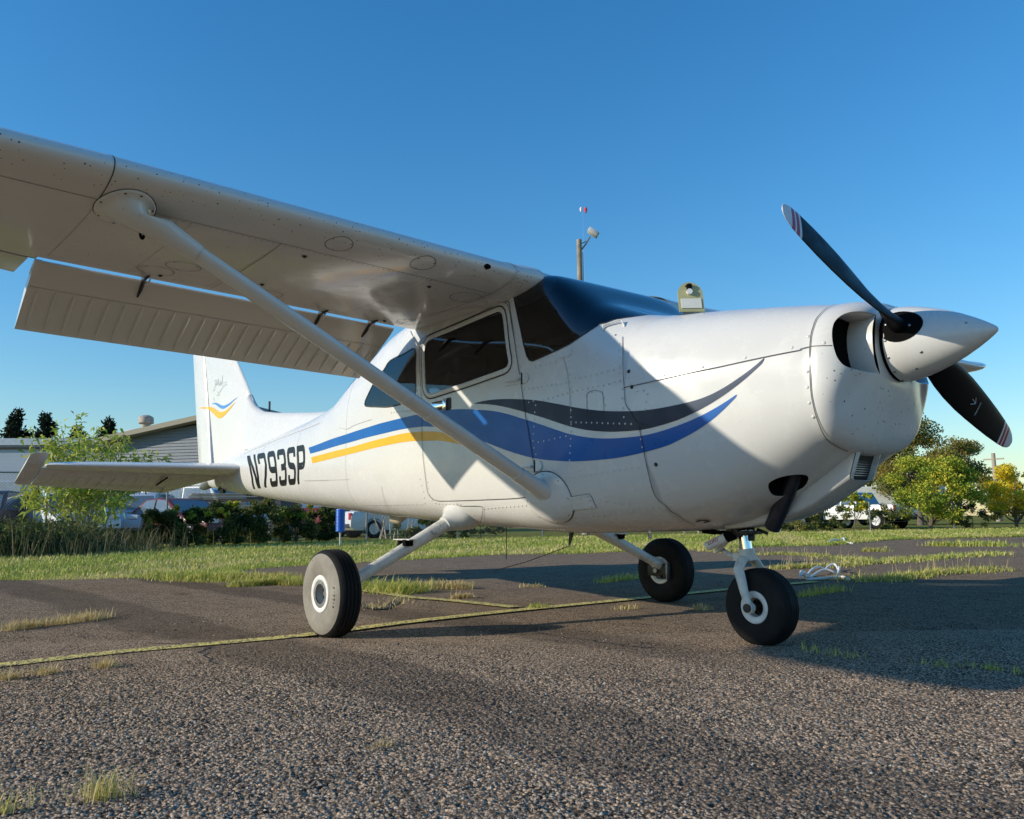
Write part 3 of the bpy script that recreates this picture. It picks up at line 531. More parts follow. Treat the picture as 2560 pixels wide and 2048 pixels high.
def _pchip(xs, ys):
    h = np.diff(xs); d = np.diff(ys)/h; m = np.zeros_like(ys)
    for i in range(1, len(xs)-1):
        if d[i-1]*d[i] > 0:
            w1 = 2*h[i]+h[i-1]; w2 = h[i]+2*h[i-1]
            m[i] = (w1+w2)/(w1/d[i-1]+w2/d[i])
    m[0] = d[0]; m[-1] = d[-1]
    def f(x):
        x = np.clip(x, xs[0], xs[-1]); i = np.clip(np.searchsorted(xs, x)-1, 0, len(xs)-2)
        t = (x-xs[i])/h[i]
        return (ys[i]*(1+2*t)*(1-t)**2+h[i]*m[i]*t*(1-t)**2+ys[i+1]*t*t*(3-2*t)+h[i]*m[i+1]*t*t*(t-1))
    return f
_F = [_pchip(KEY[:, 0], KEY[:, k]) for k in range(1, 7)]
def skin(u, t):
    """u: 0 at the spinner ring, UB at the nose-bowl seam, then UB + metres aft; t: 0 top, +-1 bottom, t>0 starboard."""
    u = np.asarray(u, float); t = np.asarray(t, float); u, t = np.broadcast_arrays(u, t)
    x = BOWLX-(u-UB); xs = np.minimum(x, BOWLX)
    zt, zb, w, zc, nu, nl = [f(xs) for f in _F]
    th = np.abs(t)*math.pi; s = np.abs(np.sin(th)); c = np.cos(th)
    up = c >= 0; n = np.where(up, nu, nl)
    rr = np.power(np.power(s, n)+np.power(np.abs(c), n), -1/n)
    y = -np.sign(t)*w*rr*s
    z = zc+np.where(up, zt-zc, zc-zb)*rr*c
    b = u < UB
    r = np.clip(u/UB, 0, 1)
    ry = -np.sign(t)*RINGR*np.abs(np.sin(th)); rz = HUBZ+RINGR*c
    k = np.where(b, np.sin(r*math.pi/2)**1.0, 1.)
    y = np.where(b, ry+(y-ry)*k, y); z = np.where(b, rz+(z-rz)*k, z)
    q = np.clip((np.abs(t)-.46)/.22, 0, 1); q = q*q*(3-2*q); pe = 2.6-.9*q
    x = np.where(b, BOWLX+(RINGX-BOWLX)*np.power(np.clip(1-np.power(k, pe), 0, 1), 1/(2.2-.3*q))-q*.016*np.sin(math.pi*np.clip(k, 0, 1))**2, x)
    return np.stack([x, y, z], -1)
def skin_n(u, t):
    e = 1e-3
    u = np.asarray(u, float); t = np.asarray(t, float)
    a = skin(u+e, t)-skin(np.maximum(u-e, 0), t); b = skin(u, t+e)-skin(u, t-e)
    n = np.cross(a, b); l = np.linalg.norm(n, axis=-1, keepdims=True); n = n/np.maximum(l, 1e-12)
    p = skin(u, t); c = p-np.stack([p[..., 0]*0+np.minimum(p[..., 0]-.1, .5), p[..., 1]*0, p[..., 1]*0+1.1], -1)
    sg = np.sign(np.sum(n*c, -1, keepdims=True)); return n*np.where(sg == 0, 1, sg)
# ================================================================== airplane materials
def mk_paint(name, base, chips=True, grime=True, rough=.24):
    n = N(name); x, y, z = n.sep()
    tone = n.ramp(n.noise(2.2, 5, .6), [(.35, 0), (.62, 1)])
    col = n.mix(tone, tuple(c*.965 for c in base), base)
    # touched-up areas: crisp patches of fresher paint
    pt = n.ramp(n.noise(3.1, 6, .62, n.mp((1, 1, 1.6), (3.3, 1.2, 0))), [(.60, 0), (.615, 1)])
    col = n.mix(n.math('MULTIPLY', pt, .5), col, tuple(min(1, c*1.05) for c in base))
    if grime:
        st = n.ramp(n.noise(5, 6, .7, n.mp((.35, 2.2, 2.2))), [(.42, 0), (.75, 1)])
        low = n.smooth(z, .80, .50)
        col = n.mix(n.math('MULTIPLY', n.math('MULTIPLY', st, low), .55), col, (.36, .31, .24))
        fine = n.ramp(n.noise(38, 4, .7), [(.62, 0), (.72, 1)])
        col = n.mix(n.math('MULTIPLY', fine, .12), col, (.42, .38, .31))
    if chips:
        v = n.new('ShaderNodeTexVoronoi'); v.inputs['Scale'].default_value = 52; n.ln(n.mp((1, 1, 1)), v.inputs['Vector'])
        dot = n.math('LESS_THAN', v.outputs['Distance'], n.math('MULTIPLY', n.sep(v.outputs['Color'])[0], .21))
        keep = n.math('GREATER_THAN', n.sep(v.outputs['Color'])[1], .12)
        dot = n.math('MULTIPLY', dot, keep)
        bowl = n.smooth(x, .765, .82)
        wing = n.math('MULTIPLY', n.smooth(x, -.93, -.76), n.math('MULTIPLY', n.smooth(z, 1.70, 1.76), n.math('LESS_THAN', x, -.6)))
        m = n.math('MULTIPLY', dot, n.math('MAXIMUM', n.math('MULTIPLY', bowl, n.smooth(z, 1.30, 1.12)), wing))
        col = n.mix(n.math('MULTIPLY', m, .9), col, (.05, .05, .055))
    n.set(color=col, rough=n.smooth(n.noise(9, 4), .3, .75, rough-.06, rough+.1), spec=.5, coat=.08, coat_rough=.1)
    n.bump(n.noise(2.2, 2), .03, .02)
    return n.m
M_white = mk_paint('white_paint', (.65, .64, .61))
M_wing = mk_paint('wing_paint', (.68, .665, .625), grime=True, rough=.15)
M_tailw = mk_paint('tail_paint', (.65, .64, .61), chips=False, grime=False)
M_blue = flat('blue_paint', (.004, .105, .38), .3, spec=.25, coat=0, var=.1, vscale=3)
M_yel = flat('yellow_paint', (.82, .42, .004), .3, spec=.3, coat=0, var=.06, vscale=3)
M_gry = flat('graphite_paint', (.016, .028, .055), .36, metal=.3, spec=.3, coat=0, var=.1, vscale=3)
M_let = None
def mk_letter():
    n = N('letter_black'); w = n.ramp(n.noise(26, 6, .75), [(.66, 0), (.68, 1)])
    n.set(color=n.mix(w, (.010, .010, .012), (.75, .74, .7)), rough=.4, spec=.2); return n.m
M_let = mk_letter()
M_seam = flat('seam_dark', (.035, .033, .03), .7)
M_seaml = flat('seam_faint', (.34, .33, .31), .6)
M_rivet = flat('rivet_paint', (.66, .65, .62), .35)
M_black = flat('black_void', (.004, .004, .004), .9, spec=.1)
M_rubber = flat('rubber_black', (.010, .010, .010), .7, spec=.2, var=.25, vscale=14, bump=.2)
def mk_side():
    n = N('tyre_sidewall'); f = n.ramp(n.noise(9, 5, .6), [(.35, 0), (.7, 1)])
    c = n.mix(f, (.19, .172, .142), (.285, .262, .222))
    d = n.new('ShaderNodeTexVoronoi'); d.inputs['Scale'].default_value = 26; n.ln(n.co(), d.inputs['Vector'])
    dot = n.math('LESS_THAN', d.outputs['Distance'], n.math('MULTIPLY', n.sep(d.outputs['Color'])[0], .13))
    n.set(color=n.mix(n.math('MULTIPLY', dot, .85), c, (.02, .02, .02)), rough=.75); n.bump(n.noise(60, 3), .15, .004); return n.m
M_side = mk_side()
M_wheel = flat('wheel_white', (.72, .71, .68), .4, var=.12, vscale=20)
def mk_worn():
    n = N('worn_white_metal'); w = n.ramp(n.noise(11, 8, .78, n.mp((1, 1, 1), (1, 2, 3))), [(.57, 0), (.64, 1)])
    g = n.ramp(n.noise(30, 6, .7), [(.4, 0), (.72, 1)])
    c = n.mix(w, n.mix(g, (.70, .68, .63), (.52, .50, .45)), (.27, .26, .25))
    n.set(color=c, rough=.45, metal=0); n.bump(w, -.2, .002); return n.m
M_worn = mk_worn()
M_chrome = flat('chrome', (.82, .82, .84), .06, metal=1, var=.03)
M_steel = flat('dull_steel', (.30, .30, .30), .42, metal=.85, var=.25, vscale=25)
M_dkst = flat('dark_grease_metal', (.035, .033, .03), .5, metal=.4, var=.4, vscale=30)
M_exh = flat('exhaust_steel', (.052, .056, .072), .36, metal=.75, var=.45, vscale=14, bump=.1)
M_prop = flat('prop_black', (.004, .0045, .006), .45, spec=.1, var=.2)
M_propw = flat('prop_tip_white', (.62, .62, .62), .4); M_propr = flat('prop_tip_red', (.33, .012, .022), .4)
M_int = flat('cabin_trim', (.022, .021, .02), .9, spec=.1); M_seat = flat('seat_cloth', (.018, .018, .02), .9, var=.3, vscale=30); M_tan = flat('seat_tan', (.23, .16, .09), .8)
M_zinc = flat('zinc_primer', (.42, .40, .20), .5, var=.15); M_plac = flat('placard', (.72, .70, .62), .5)
def mk_glass(name, tint=(.55, .58, .6), ior=1.5, rough=.015, gain=1.0):
    n = N(name); t = n.t; tr = n.new('ShaderNodeBsdfTransparent'); tr.inputs[0].default_value = (*tint, 1)
    g = n.new('ShaderNodeBsdfGlossy'); g.inputs['Roughness'].default_value = rough; g.inputs[0].default_value = (.95, .97, 1, 1)
    f = n.new('ShaderNodeFresnel'); f.inputs[0].default_value = ior
    mx = n.new('ShaderNodeMixShader'); n.ln(n.math('MULTIPLY', f.outputs[0], gain, clamp=True), mx.inputs[0]); n.ln(tr.outputs[0], mx.inputs[1]); n.ln(g.outputs[0], mx.inputs[2]); n.ln(mx.outputs[0], n.o.inputs[0]); return n.m
M_glass = mk_glass('plexiglass', (.52, .56, .60)); M_ws = mk_glass('windshield_plexi', (.50, .55, .62), 1.55, gain=1.15)
# ================================================================== airplane: skin
plane = tag(empty('airplane', (0, 0, 0)), 'white single-engine high-wing airplane with blue and yellow stripes parked on the asphalt', 'airplane')
TS = 1.7     # metres per unit t, for meshing
def smoothpoly(P, closed=True, k=4):
    P = np.array(P, float); n = len(P); out = []
    rng = range(n if closed else n-1)
    for i in rng:
        p0, p1, p2, p3 = (P[(i-1) % n], P[i], P[(i+1) % n], P[(i+2) % n]) if closed else (P[max(i-1, 0)], P[i], P[i+1], P[min(i+2, n-1)])
        for j in range(k):
            s = j/k
            out.append(.5*((2*p1)+(-p0+p2)*s+(2*p0-5*p1+4*p2-p3)*s*s+(-p0+3*p1-3*p2+p3)*s**3))
    if not closed: out.append(P[-1])
    return np.array(out)
def inside(pts, poly):
    x, y = pts[:, 0], pts[:, 1]; r = np.zeros(len(pts), bool); n = len(poly)
    for i in range(n):
        x1, y1 = poly[i]; x2, y2 = poly[(i+1) % n]
        if y1 == y2: continue
        c = ((y1 > y) != (y2 > y)) & (x < (x2-x1)*(y-y1)/(y2-y1)+x1); r ^= c
    return r
def cdt(polys, lines, gridpts, gap):
    """constrained triangulation; returns verts (n,2) and triangles. coordinates already in metres"""
    V = []; E = []
    segs = []
    for P, closed in [(p, True) for p in polys]+[(l, False) for l in lines]:
        b = len(V); n = len(P); V += [tuple(p) for p in P]
        for i in range(n if closed else n-1): E.append((b+i, b+(i+1) % n)); segs.append((P[i], P[(i+1) % n]))
    A = np.array([s[0] for s in segs]); B = np.array([s[1] for s in segs]); keep = []
    D = B-A; L2 = np.maximum((D**2).sum(1), 1e-12)
    G = np.array(gridpts)
    for i in range(0, len(G), 400):
        g = G[i:i+400]; w = g[:, None]-A[None]; t = np.clip((w*D[None]).sum(-1)/L2, 0, 1); d = ((w-D[None]*t[..., None])**2).sum(-1).min(1)
        keep.append(d > gap*gap)
    G = G[np.concatenate(keep)] if len(G) else G
    V2 = V+[tuple(p) for p in G]
    r = delaunay_2d_cdt([Vector((float(a), float(b))) for a, b in V2], E, [], 0, 1e-6)
    return np.array([(v.x, v.y) for v in r[0]]), np.array([f for f in r[2] if len(f) == 3])
def m2(P): P = np.array(P, float).copy(); P[:, 1] *= TS; return P
U_END = UB+.74+6.66
FW = np.array([(1.142, 0), (1.142, .15), (1.142, .30), (1.142, .45), (1.142, .515), (1.10, .545), (1.045, .575), (1.04, .65), (1.04, .75), (1.04, .85), (1.04, .95), (1.04, 1)])
ws = [p for p in TR['ws_side']]
ws_poly = np.array([(UB+BOWLX+.735, 0), (UB+BOWLX+.735, .10), (UB+BOWLX+.74, .18), (UB+BOWLX+.80, .235)]+ws+[(1.255, .20), (1.235, .15), (1.225, .10), (1.22, .05), (1.22, 0)])
rw_poly = np.array([(3.42, 0), (3.42, .12), (3.44, .2), (3.50, .245), (3.70, .262), (3.95, .268), (4.20, .262), (4.33, .24), (4.40, .18), (4.43, .1), (4.44, 0)])
HOLES = {'windshield': ws_poly, 'rear_window': rw_poly, 'side_window': smoothpoly(TR['rear_glass'], True, 3), 'door_window': smoothpoly(TR['door_glass'], True, 2),
         'inlet': smoothpoly(TR['inlet'], False, 3), 'exhaust': smoothpoly(TR['exhaust_hole'], True, 2)}
DOOR = smoothpoly(TR['door'], True, 2)
def build_skin():
    bnd = [(u, 0) for u in np.linspace(0, .3, 25)[:-1]]+[(u, 0) for u in np.arange(.3, U_END, .05)]+[(U_END, t) for t in np.linspace(0, 1, 40)[:-1]]
    bnd += [(u, 1) for u in np.arange(U_END, .3, -.05)]+[(u, 1) for u in np.linspace(.3, 0, 25)[:-1]]+[(0, t) for t in np.linspace(1, 0, 60)[:-1]]
    us = list(np.linspace(.0125, .2875, 23))+list(np.arange(.335, 4.7, .036))+list(np.arange(4.74, U_END-.03, .08))
    gp = [(u, t*TS) for i, u in enumerate(us) for t in (np.arange(.0125, .995, .0135)+(.006 if i % 2 else 0))]
    lines = [m2([(UB, t) for t in np.linspace(0, 1, 70)]), m2(FW)]
    polys = [m2(bnd)]+[m2(p) for p in HOLES.values()]+[m2(DOOR)]
    V, T = cdt(polys, lines, gp, .010)
    V[:, 1] = np.clip(V[:, 1]/TS, 0, 1)
    cen = V[T].mean(1)
    reg = np.where(cen[:, 0] < UB, 'nose_bowl', 'fuselage').astype(object)
    uf = np.interp(cen[:, 1], FW[:, 1], FW[:, 0]); reg[(cen[:, 0] >= UB) & (cen[:, 0] < uf)] = 'cowling'
    reg[inside(cen, DOOR)] = 'door'
    for k, P in HOLES.items(): reg[inside(cen, P)] = k
    out = (cen[:, 0] < 0) | (cen[:, 0] > U_END); reg[out] = 'none'
    return V, T, reg
SKV, SKT, SKR = build_skin()
SKP = skin(SKV[:, 0], SKV[:, 1]); SKN = skin_n(np.maximum(SKV[:, 0], 2e-3), np.clip(SKV[:, 1], 2e-3, .998))
_ed = (SKV[:, 1] < 1e-5) | (SKV[:, 1] > 1-1e-5); SKN[_ed, 1] = 0; SKN /= np.linalg.norm(SKN, axis=1, keepdims=True)
def skin_obj(names, name, mat, parent, side='both', off=0., flip=False):
    sel = np.isin(SKR, names); T = SKT[sel]; idx = np.unique(T); mp = -np.ones(len(SKV), int); mp[idx] = np.arange(len(idx))
    P = SKP[idx]+SKN[idx]*off; Nn = SKN[idx]; T = mp[T]
    a = P[T[:, 1]]-P[T[:, 0]]; b = P[T[:, 2]]-P[T[:, 0]]; fl = (np.cross(a, b)*Nn[T[:, 0]]).sum(1) < 0; T[fl] = T[fl][:, ::-1]
    if flip: T = T[:, ::-1]; Nn = -Nn
    mir = np.array([1, -1, 1.]); Pm = P*mir; Nm = Nn*mir
    if side == 'R': VV, NN, TT = P, Nn, T
    elif side == 'L': VV, NN, TT = Pm, Nm, T[:, ::-1]
    else:
        shared = _ed[idx]; m = np.arange(len(P))+len(P); m[shared] = np.arange(len(P))[shared]
        VV = np.concatenate([P, Pm]); NN = np.concatenate([Nn, Nm]); TT = np.concatenate([T, m[T][:, ::-1]])
    return raw(name, VV, [tuple(map(int, t)) for t in TT], mat, parent, NN)
fus = skin_obj(['fuselage'], 'fuselage', M_white, plane)
cowl = skin_obj(['cowling'], 'cowling', M_white, plane)
bowl = skin_obj(['nose_bowl'], 'nose_bowl', M_white, plane)
doorR = skin_obj(['door'], 'door', M_white, plane, 'R'); doorL = skin_obj(['door'], 'door', M_white, plane, 'L')
skin_obj(['windshield'], 'windshield', M_ws, plane)
skin_obj(['rear_window'], 'rear_window', M_glass, plane)
for sd, d in (('R', doorR), ('L', doorL)):
    skin_obj(['side_window'], 'side_window', M_glass, plane, sd)
    skin_obj(['door_window'], 'door_window', M_glass, d, sd)
# cabin lining, 2 cm inside the skin
_k = SKR.copy(); _cx = SKV[SKT].mean(1)[:, 0]; _save = SKR
SKR = np.where(np.isin(_k, ['fuselage', 'door']) & (_cx < 4.9), 'liner', _k)
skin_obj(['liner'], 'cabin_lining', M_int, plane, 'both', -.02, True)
SKR = _save
def surf_patch(name, poly, mat, parent, off=.0016, step=.035, both=False, dens=3, thick=False):
    P = smoothpoly(poly, True, dens) if dens > 1 else np.array(poly, float)
    Pm = m2(P); lo = Pm.min(0); hi = Pm.max(0)
    gp = [(a, b) for i, a in enumerate(np.arange(lo[0], hi[0], step)) for b in np.arange(lo[1]+(step/2 if i % 2 else 0), hi[1], step)]
    gp = np.array(gp) if gp else np.zeros((0, 2)); gp = gp[inside(gp, Pm)] if len(gp) else gp
    V, T = cdt([Pm], [], gp, step*.3); V[:, 1] /= TS
    T = T[inside(V[T].mean(1), P)]
    A = skin(V[:, 0], V[:, 1]); Nn = skin_n(V[:, 0], V[:, 1]); A = A+Nn*off
    c = (np.cross(A[T[:, 1]]-A[T[:, 0]], A[T[:, 2]]-A[T[:, 0]])*Nn[T[:, 0]]).sum(1) < 0; T[c] = T[c][:, ::-1]
    o = raw(name, A, [tuple(map(int, t)) for t in T], mat, parent, Nn)
    if both:
        mir = np.array([1, -1, 1.]); raw(name, A*mir, [tuple(map(int, t)) for t in T[:, ::-1]], mat, parent, Nn*mir)
    return o
def ribbon_pts(mb, P, Nn, w, m=0):
    P = np.array(P); d = np.gradient(P, axis=0); s = np.cross(d, Nn); s /= np.maximum(np.linalg.norm(s, axis=1, keepdims=True), 1e-9)
    a = P+s*w/2; b = P-s*w/2; n = len(P)
    mb.add(list(a)+list(b), [(i, i+1, n+i+1, n+i) for i in range(n-1)], m)
def surf_ribbon(mb, line, w=.003, off=.0011, both=True, m=0, k=5, sm=True):
    L = smoothpoly(line, False, k) if sm else np.array(line, float)
    A = skin(L[:, 0], L[:, 1]); Nn = skin_n(L[:, 0], L[:, 1])
    ribbon_pts(mb, A+Nn*off, Nn, w, m)
    if both: ribbon_pts(mb, (A+Nn*off)*[1, -1, 1], Nn*[1, -1, 1], w, m)
# ---- livery
surf_patch('blue_stripe', TR['blue_stripe'], M_blue, fus, .0018, both=True)
surf_patch('grey_stripe', TR['grey_stripe'], M_gry, fus, .0018, both=True)
surf_patch('yellow_stripe', TR['yellow_stripe'], M_yel, fus, .0018, both=True)
# ---- seams and rivets
sm = MB()
for k, w in (('seam_cowl_split', .0032), ('seam_bowl', .0038), ('seam_firewall_up', .003), ('seam_firewall_low', .0035), ('seam_door_front', .0042), ('belly_step', .003), ('deck_corner_handle', .003), ('cowl_flap_slot', .012)):
    surf_ribbon(sm, TR[k], w, .0046)
surf_ribbon(sm, TR['seam_bowl_split'], .0032, .0014)
surf_ribbon(sm, list(DOOR)+[DOOR[0]], .0035, .0042, sm=False)
surf_ribbon(sm, TR['small_panel']+[TR['small_panel'][0]], .0022, .0024)
tag(sm.build('panel_seam', M_seam, fus, 0, fix=False), kind='stuff')
sf = MB()
for k in ('seam_rear_a', 'seam_side_low', 'lap_line', 'top_lap', 'fw_rear_band'): surf_ribbon(sf, TR[k], .003, .0022)
for u in (3.9, 4.9, 5.8): surf_ribbon(sf, [(u, t) for t in np.linspace(.2, .95, 14)], .0022, .0012)
tag(sf.build('skin_lap', M_seaml, fus, 0, fix=False), kind='stuff')
# window frames (rubber seal ring round the panes)
def ring_patch(name, poly, grow, mat, parent, off=.004, both=True, w=None):
    P = np.array(poly); c = P.mean(0); mb = MB()
    L = np.concatenate([P, P[:1]]); A = skin(L[:, 0], L[:, 1]); Nn = skin_n(L[:, 0], L[:, 1]); d = np.gradient(A, axis=0); s = np.cross(d, Nn); s /= np.linalg.norm(s, axis=1, keepdims=True)
    if ((A-A.mean(0))*s).sum() < 0: s = -s
    n = len(L)
    def quad(mir):
        a = (A+Nn*.0005-s*.004)*mir; b = (A+Nn*off+s*.001)*mir; e = (A+Nn*off+s*grow)*mir; f = (A+s*(grow+.004))*mir
        v = list(a)+list(b)+list(e)+list(f); mb.add(v, [(r*n+i, r*n+i+1, (r+1)*n+i+1, (r+1)*n+i) for r in range(3) for i in range(n-1)])
    quad(np.array([1, 1, 1.]));
    o = mb.build(name, mat, parent, 50)
    if both: mb = MB(); quad(np.array([1, -1, 1.])); mb.build(name, mat, doorL if parent is doorR else parent, 50)
    return o
ring_patch('window_frame', HOLES['door_window'], .022, M_tailw, doorR)
mbx = MB()
for P_, g_ in ((HOLES['door_window'], .0275),):
    L = np.concatenate([P_, P_[:1]]); A = skin(L[:, 0], L[:, 1]); Nn = skin_n(L[:, 0], L[:, 1]); d = np.gradient(A, axis=0); s = np.cross(d, Nn); s /= np.linalg.norm(s, axis=1, keepdims=True)
    if ((A-A.mean(0))*s).sum() < 0: s = -s
    ribbon_pts(mbx, A+Nn*.0026+s*g_, Nn, .008)
for k_, w_ in (('windshield', .007), ('side_window', .008)):
    L = HOLES[k_] if k_ == 'windshield' else np.concatenate([HOLES[k_], HOLES[k_][:1]]); A = skin(L[:, 0], L[:, 1]); Nn = skin_n(L[:, 0], L[:, 1])
    for mir in (np.array([1, 1, 1.]), np.array([1, -1, 1.])): ribbon_pts(mbx, (A+Nn*.002)*mir, Nn*mir, w_)
tag(mbx.build('window_seal', M_seam, fus, 0, fix=False), kind='stuff')
def rivets_line(mb, A, Nn, sp, r, h):
    d = np.r_[0, np.cumsum(np.linalg.norm(np.diff(A, axis=0), axis=1))]; n = max(2, int(d[-1]/sp)+1)
    for s in np.linspace(0, d[-1], n):
        p = [np.interp(s, d, A[:, k]) for k in range(3)]; q = [np.interp(s, d, Nn[:, k]) for k in range(3)]; mb.dome(p, q, r, h)
rvm = MB()
for k, L in RV.items():
    if len(L) == 1: L = L+[(L[0][0]+.001, L[0][1])]
    L = np.array(L); big = k in ('ac', 'z', 'ae', 'aa', 'ab')
    if big:
        for p in L: rvm.dome(skin(*p)+skin_n(*p)*.0012, skin_n(*p), .0068, .0024, 9)
        continue
    F_ = smoothpoly(L, False, 5); A = skin(F_[:, 0], F_[:, 1]); Nn = skin_n(F_[:, 0], F_[:, 1]); A = A+Nn*.0018
    sp = .022 if k in ('s', 't') else .034
    rivets_line(rvm, A, Nn, sp, .0048, .0026); rivets_line(rvm, A*[1, -1, 1], Nn*[1, -1, 1], sp, .0048, .0026)
tag(rvm.build('rivets', M_rivet, fus, 60, fix=False), kind='stuff')
# ---- registration letters
RG = np.array(TR['reg_grid']).reshape(4, 9, 2)
def regmap(s, h):
    a = np.clip(s, 0, .9999)*8; b = np.clip(h, 0, .9999)*3; i = a.astype(int); j = b.astype(int); fa = (a-i)[:, None]; fb = (b-j)[:, None]
    return (RG[j, i]*(1-fa)+RG[j, i+1]*fa)*(1-fb)+(RG[j+1, i]*(1-fa)+RG[j+1, i+1]*fa)*fb
def rpath(P, rads):
    """polyline with rounded corners"""
    out = [np.array(P[0], float)]
    for i in range(1, len(P)-1):
        p, a, b = np.array(P[i], float), np.array(P[i-1], float), np.array(P[i+1], float); r = rads
        da, db = (a-p), (b-p); la, lb = np.linalg.norm(da), np.linalg.norm(db); q = min(r, la*.48, lb*.48); s, e = p+da/la*q, p+db/lb*q
        for t in np.linspace(0, 1, 5): out.append((1-t)**2*s+2*t*(1-t)*p+t*t*e)
    out.append(np.array(P[-1], float)); return np.array(out)
GW, GS = .62, .142     # glyph width and stroke, height 1
g0, g1 = GS/2, GW-GS/2; h0, h1 = GS/2, 1-GS/2
GLY = {'N': ([[(g0, 0), (g0, 1)], [(g0+GS*.55, .98), (g1-GS*.55, .02)], [(g1, 0), (g1, 1)]], 0),
       '7': ([[(g0, .70), (g0, h1), (g1, h1), (g1, .62), (GW*.42, 0)]], .10),
       '9': ([[(g1, .56), (g1, h1), (g0, h1), (g0, .47), (g1-GS*.5, .47)], [(g1, .56), (g1, h0), (g0, h0), (g0, .25)]], .16),
       '3': ([[(g0, .73), (g0, h1), (g1, h1), (g1, .5+GS*.1), (GW*.36, .5)], [(g1, .5-GS*.1), (g1, h0), (g0, h0), (g0, .27)]], .15),
       'S': ([[(g1, .73), (g1, h1), (g0, h1), (g0, .52), (g1, .48), (g1, h0), (g0, h0), (g0, .27)]], .16),
       'P': ([[(g0, 0), (g0, 1)], [(g0+GS*.5, h1), (g1, h1), (g1, .46), (g0+GS*.5, .46)]], .16)}
for i, ch in enumerate('N793SP'):
    mb = MB(); paths, rad = GLY[ch]
    for P in paths:
        L = rpath(P, rad) if rad else np.array(P, float); F_ = []
        for a, b in zip(L[:-1], L[1:]): F_ += [a+(b-a)*t for t in np.linspace(0, 1, max(2, int(np.linalg.norm(b-a)/.07)+1))[:-1]]
        F_ = np.array(F_+[L[-1]]); d = np.gradient(F_, axis=0); d /= np.maximum(np.linalg.norm(d, axis=1, keepdims=True), 1e-9); nn = np.stack([-d[:, 1], d[:, 0]], 1)
        w = GS*.5*(1+.28*np.abs(nn[:, 1:2]))
        A2, B2 = F_+nn*w, F_-nn*w; n = len(F_)
        def to3(Q):
            uv = regmap(i/6+Q[:, 0]/GW*(1/6)*.83, Q[:, 1]); return skin(uv[:, 0], uv[:, 1])+skin_n(uv[:, 0], uv[:, 1])*.0018
        mb.add(list(to3(A2))+list(to3(F_))+list(to3(B2)), [(r*n+k, r*n+k+1, (r+1)*n+k+1, (r+1)*n+k) for r in range(2) for k in range(n-1)])
    mb.build('registration_letter', M_let, fus, 0)
# ---- air inlets
def inlet(mir):
    P = HOLES['inlet']; L = np.array(P); c = None
    k = 14; close = np.array([L[-1]+(L[0]-L[-1])*t for t in np.linspace(0, 1, k)[1:-1]])
    hubside = np.r_[np.zeros(len(L), bool), np.ones(len(close), bool)]
    L = np.concatenate([L, close]); A = skin(L[:, 0], L[:, 1])*mir; cen = A.mean(0); n = len(L)
    rings = [A]
    for dx, sh in ((.006, .05), (.02, .095), (.05, .12), (.10, .125)):
        q = A.copy(); q[:, 1:] = cen[1:]+(A[:, 1:]-cen[1:])*(1-np.where(hubside, sh*.2, sh))[:, None]; q[:, 0] = np.where(hubside, A[:, 0], np.minimum(A[:, 0], A[:, 0]))-dx; rings.append(q)
    q = rings[-1].copy(); q[:, 0] = .788; rings.append(q)
    mb = MB(); mb.loft([list(map(tuple, r)) for r in rings], cap=False); mb.build('inlet_lip', M_white, bowl, 40, fix=False)
    mb = MB(); mb.add(list(rings[-1]), [tuple(range(n))]); mb.build('inlet_void', M_black, bowl, 0)
    return A, rings
_A, _rg = inlet(np.array([1, 1, 1.])); inlet(np.array([1, -1, 1.]))
mb = MB()     # split line and its screws on the inlet's inner wall
for q in np.linspace(.0, 1, 2): pass
hx = [(.89, -.168, 1.247), (.80, -.185, 1.243)]
for dx in (.865, .842, .818): mb.dome((dx, -.186, 1.262), (0, -1, 0.05), .0062, .003, 8)
mb.parts('inlet_screw', M_steel, bowl, 50)
ring = MB()    # front ring behind the spinner
Mx = Matrix.Translation((0, 0, HUBZ)) @ Matrix.Rotation(math.pi/2, 4, 'Y')
ring.lathe([(RINGR+.004, RINGX-.012), (RINGR-.004, RINGX+.002), (.12, RINGX-.002), (.05, RINGX-.004)], Mx, 48); ring.build('nose_ring', M_black, bowl, 30)
# ---- exhaust opening and stack
def hole_box(P, depth, name, parent):
    A = skin(P[:, 0], P[:, 1]); Nn = skin_n(P[:, 0], P[:, 1]); n = len(P); q = A-Nn*depth; c = q.mean(0); q = c+(q-c)*.9
    mb = MB(); mb.loft([list(map(tuple, A)), list(map(tuple, A-Nn*.012)), list(map(tuple, q))], cap=False); mb.add(list(q), [tuple(range(n))]); mb.build(name, M_black, parent, 0, fix=False)
hole_box(HOLES['exhaust'], .06, 'exhaust_opening', cowl)
mb = MB(); e0, e1 = Vector((.525, -.19, .775)), Vector((.345, -.125, .53)); dr = (e1-e0).normalized()
mb.tube([e0-dr*.02, e0+(e1-e0)*.3, e0+(e1-e0)*.62, e1], [.036, .036, .0355, .035], 24, cap=False)
mb.tube([e1, e1-dr*.004, e1-dr*.10], [.035, .031, .030], 24, cap=False); mb.add([e1-dr*.10+v for v in [Vector((math.cos(a)*.03, math.sin(a)*.03, 0)) for a in np.linspace(0, 6.1, 12)]], [tuple(range(12))], 1)
mb.build('exhaust_pipe', [M_exh, M_black], plane, 40)
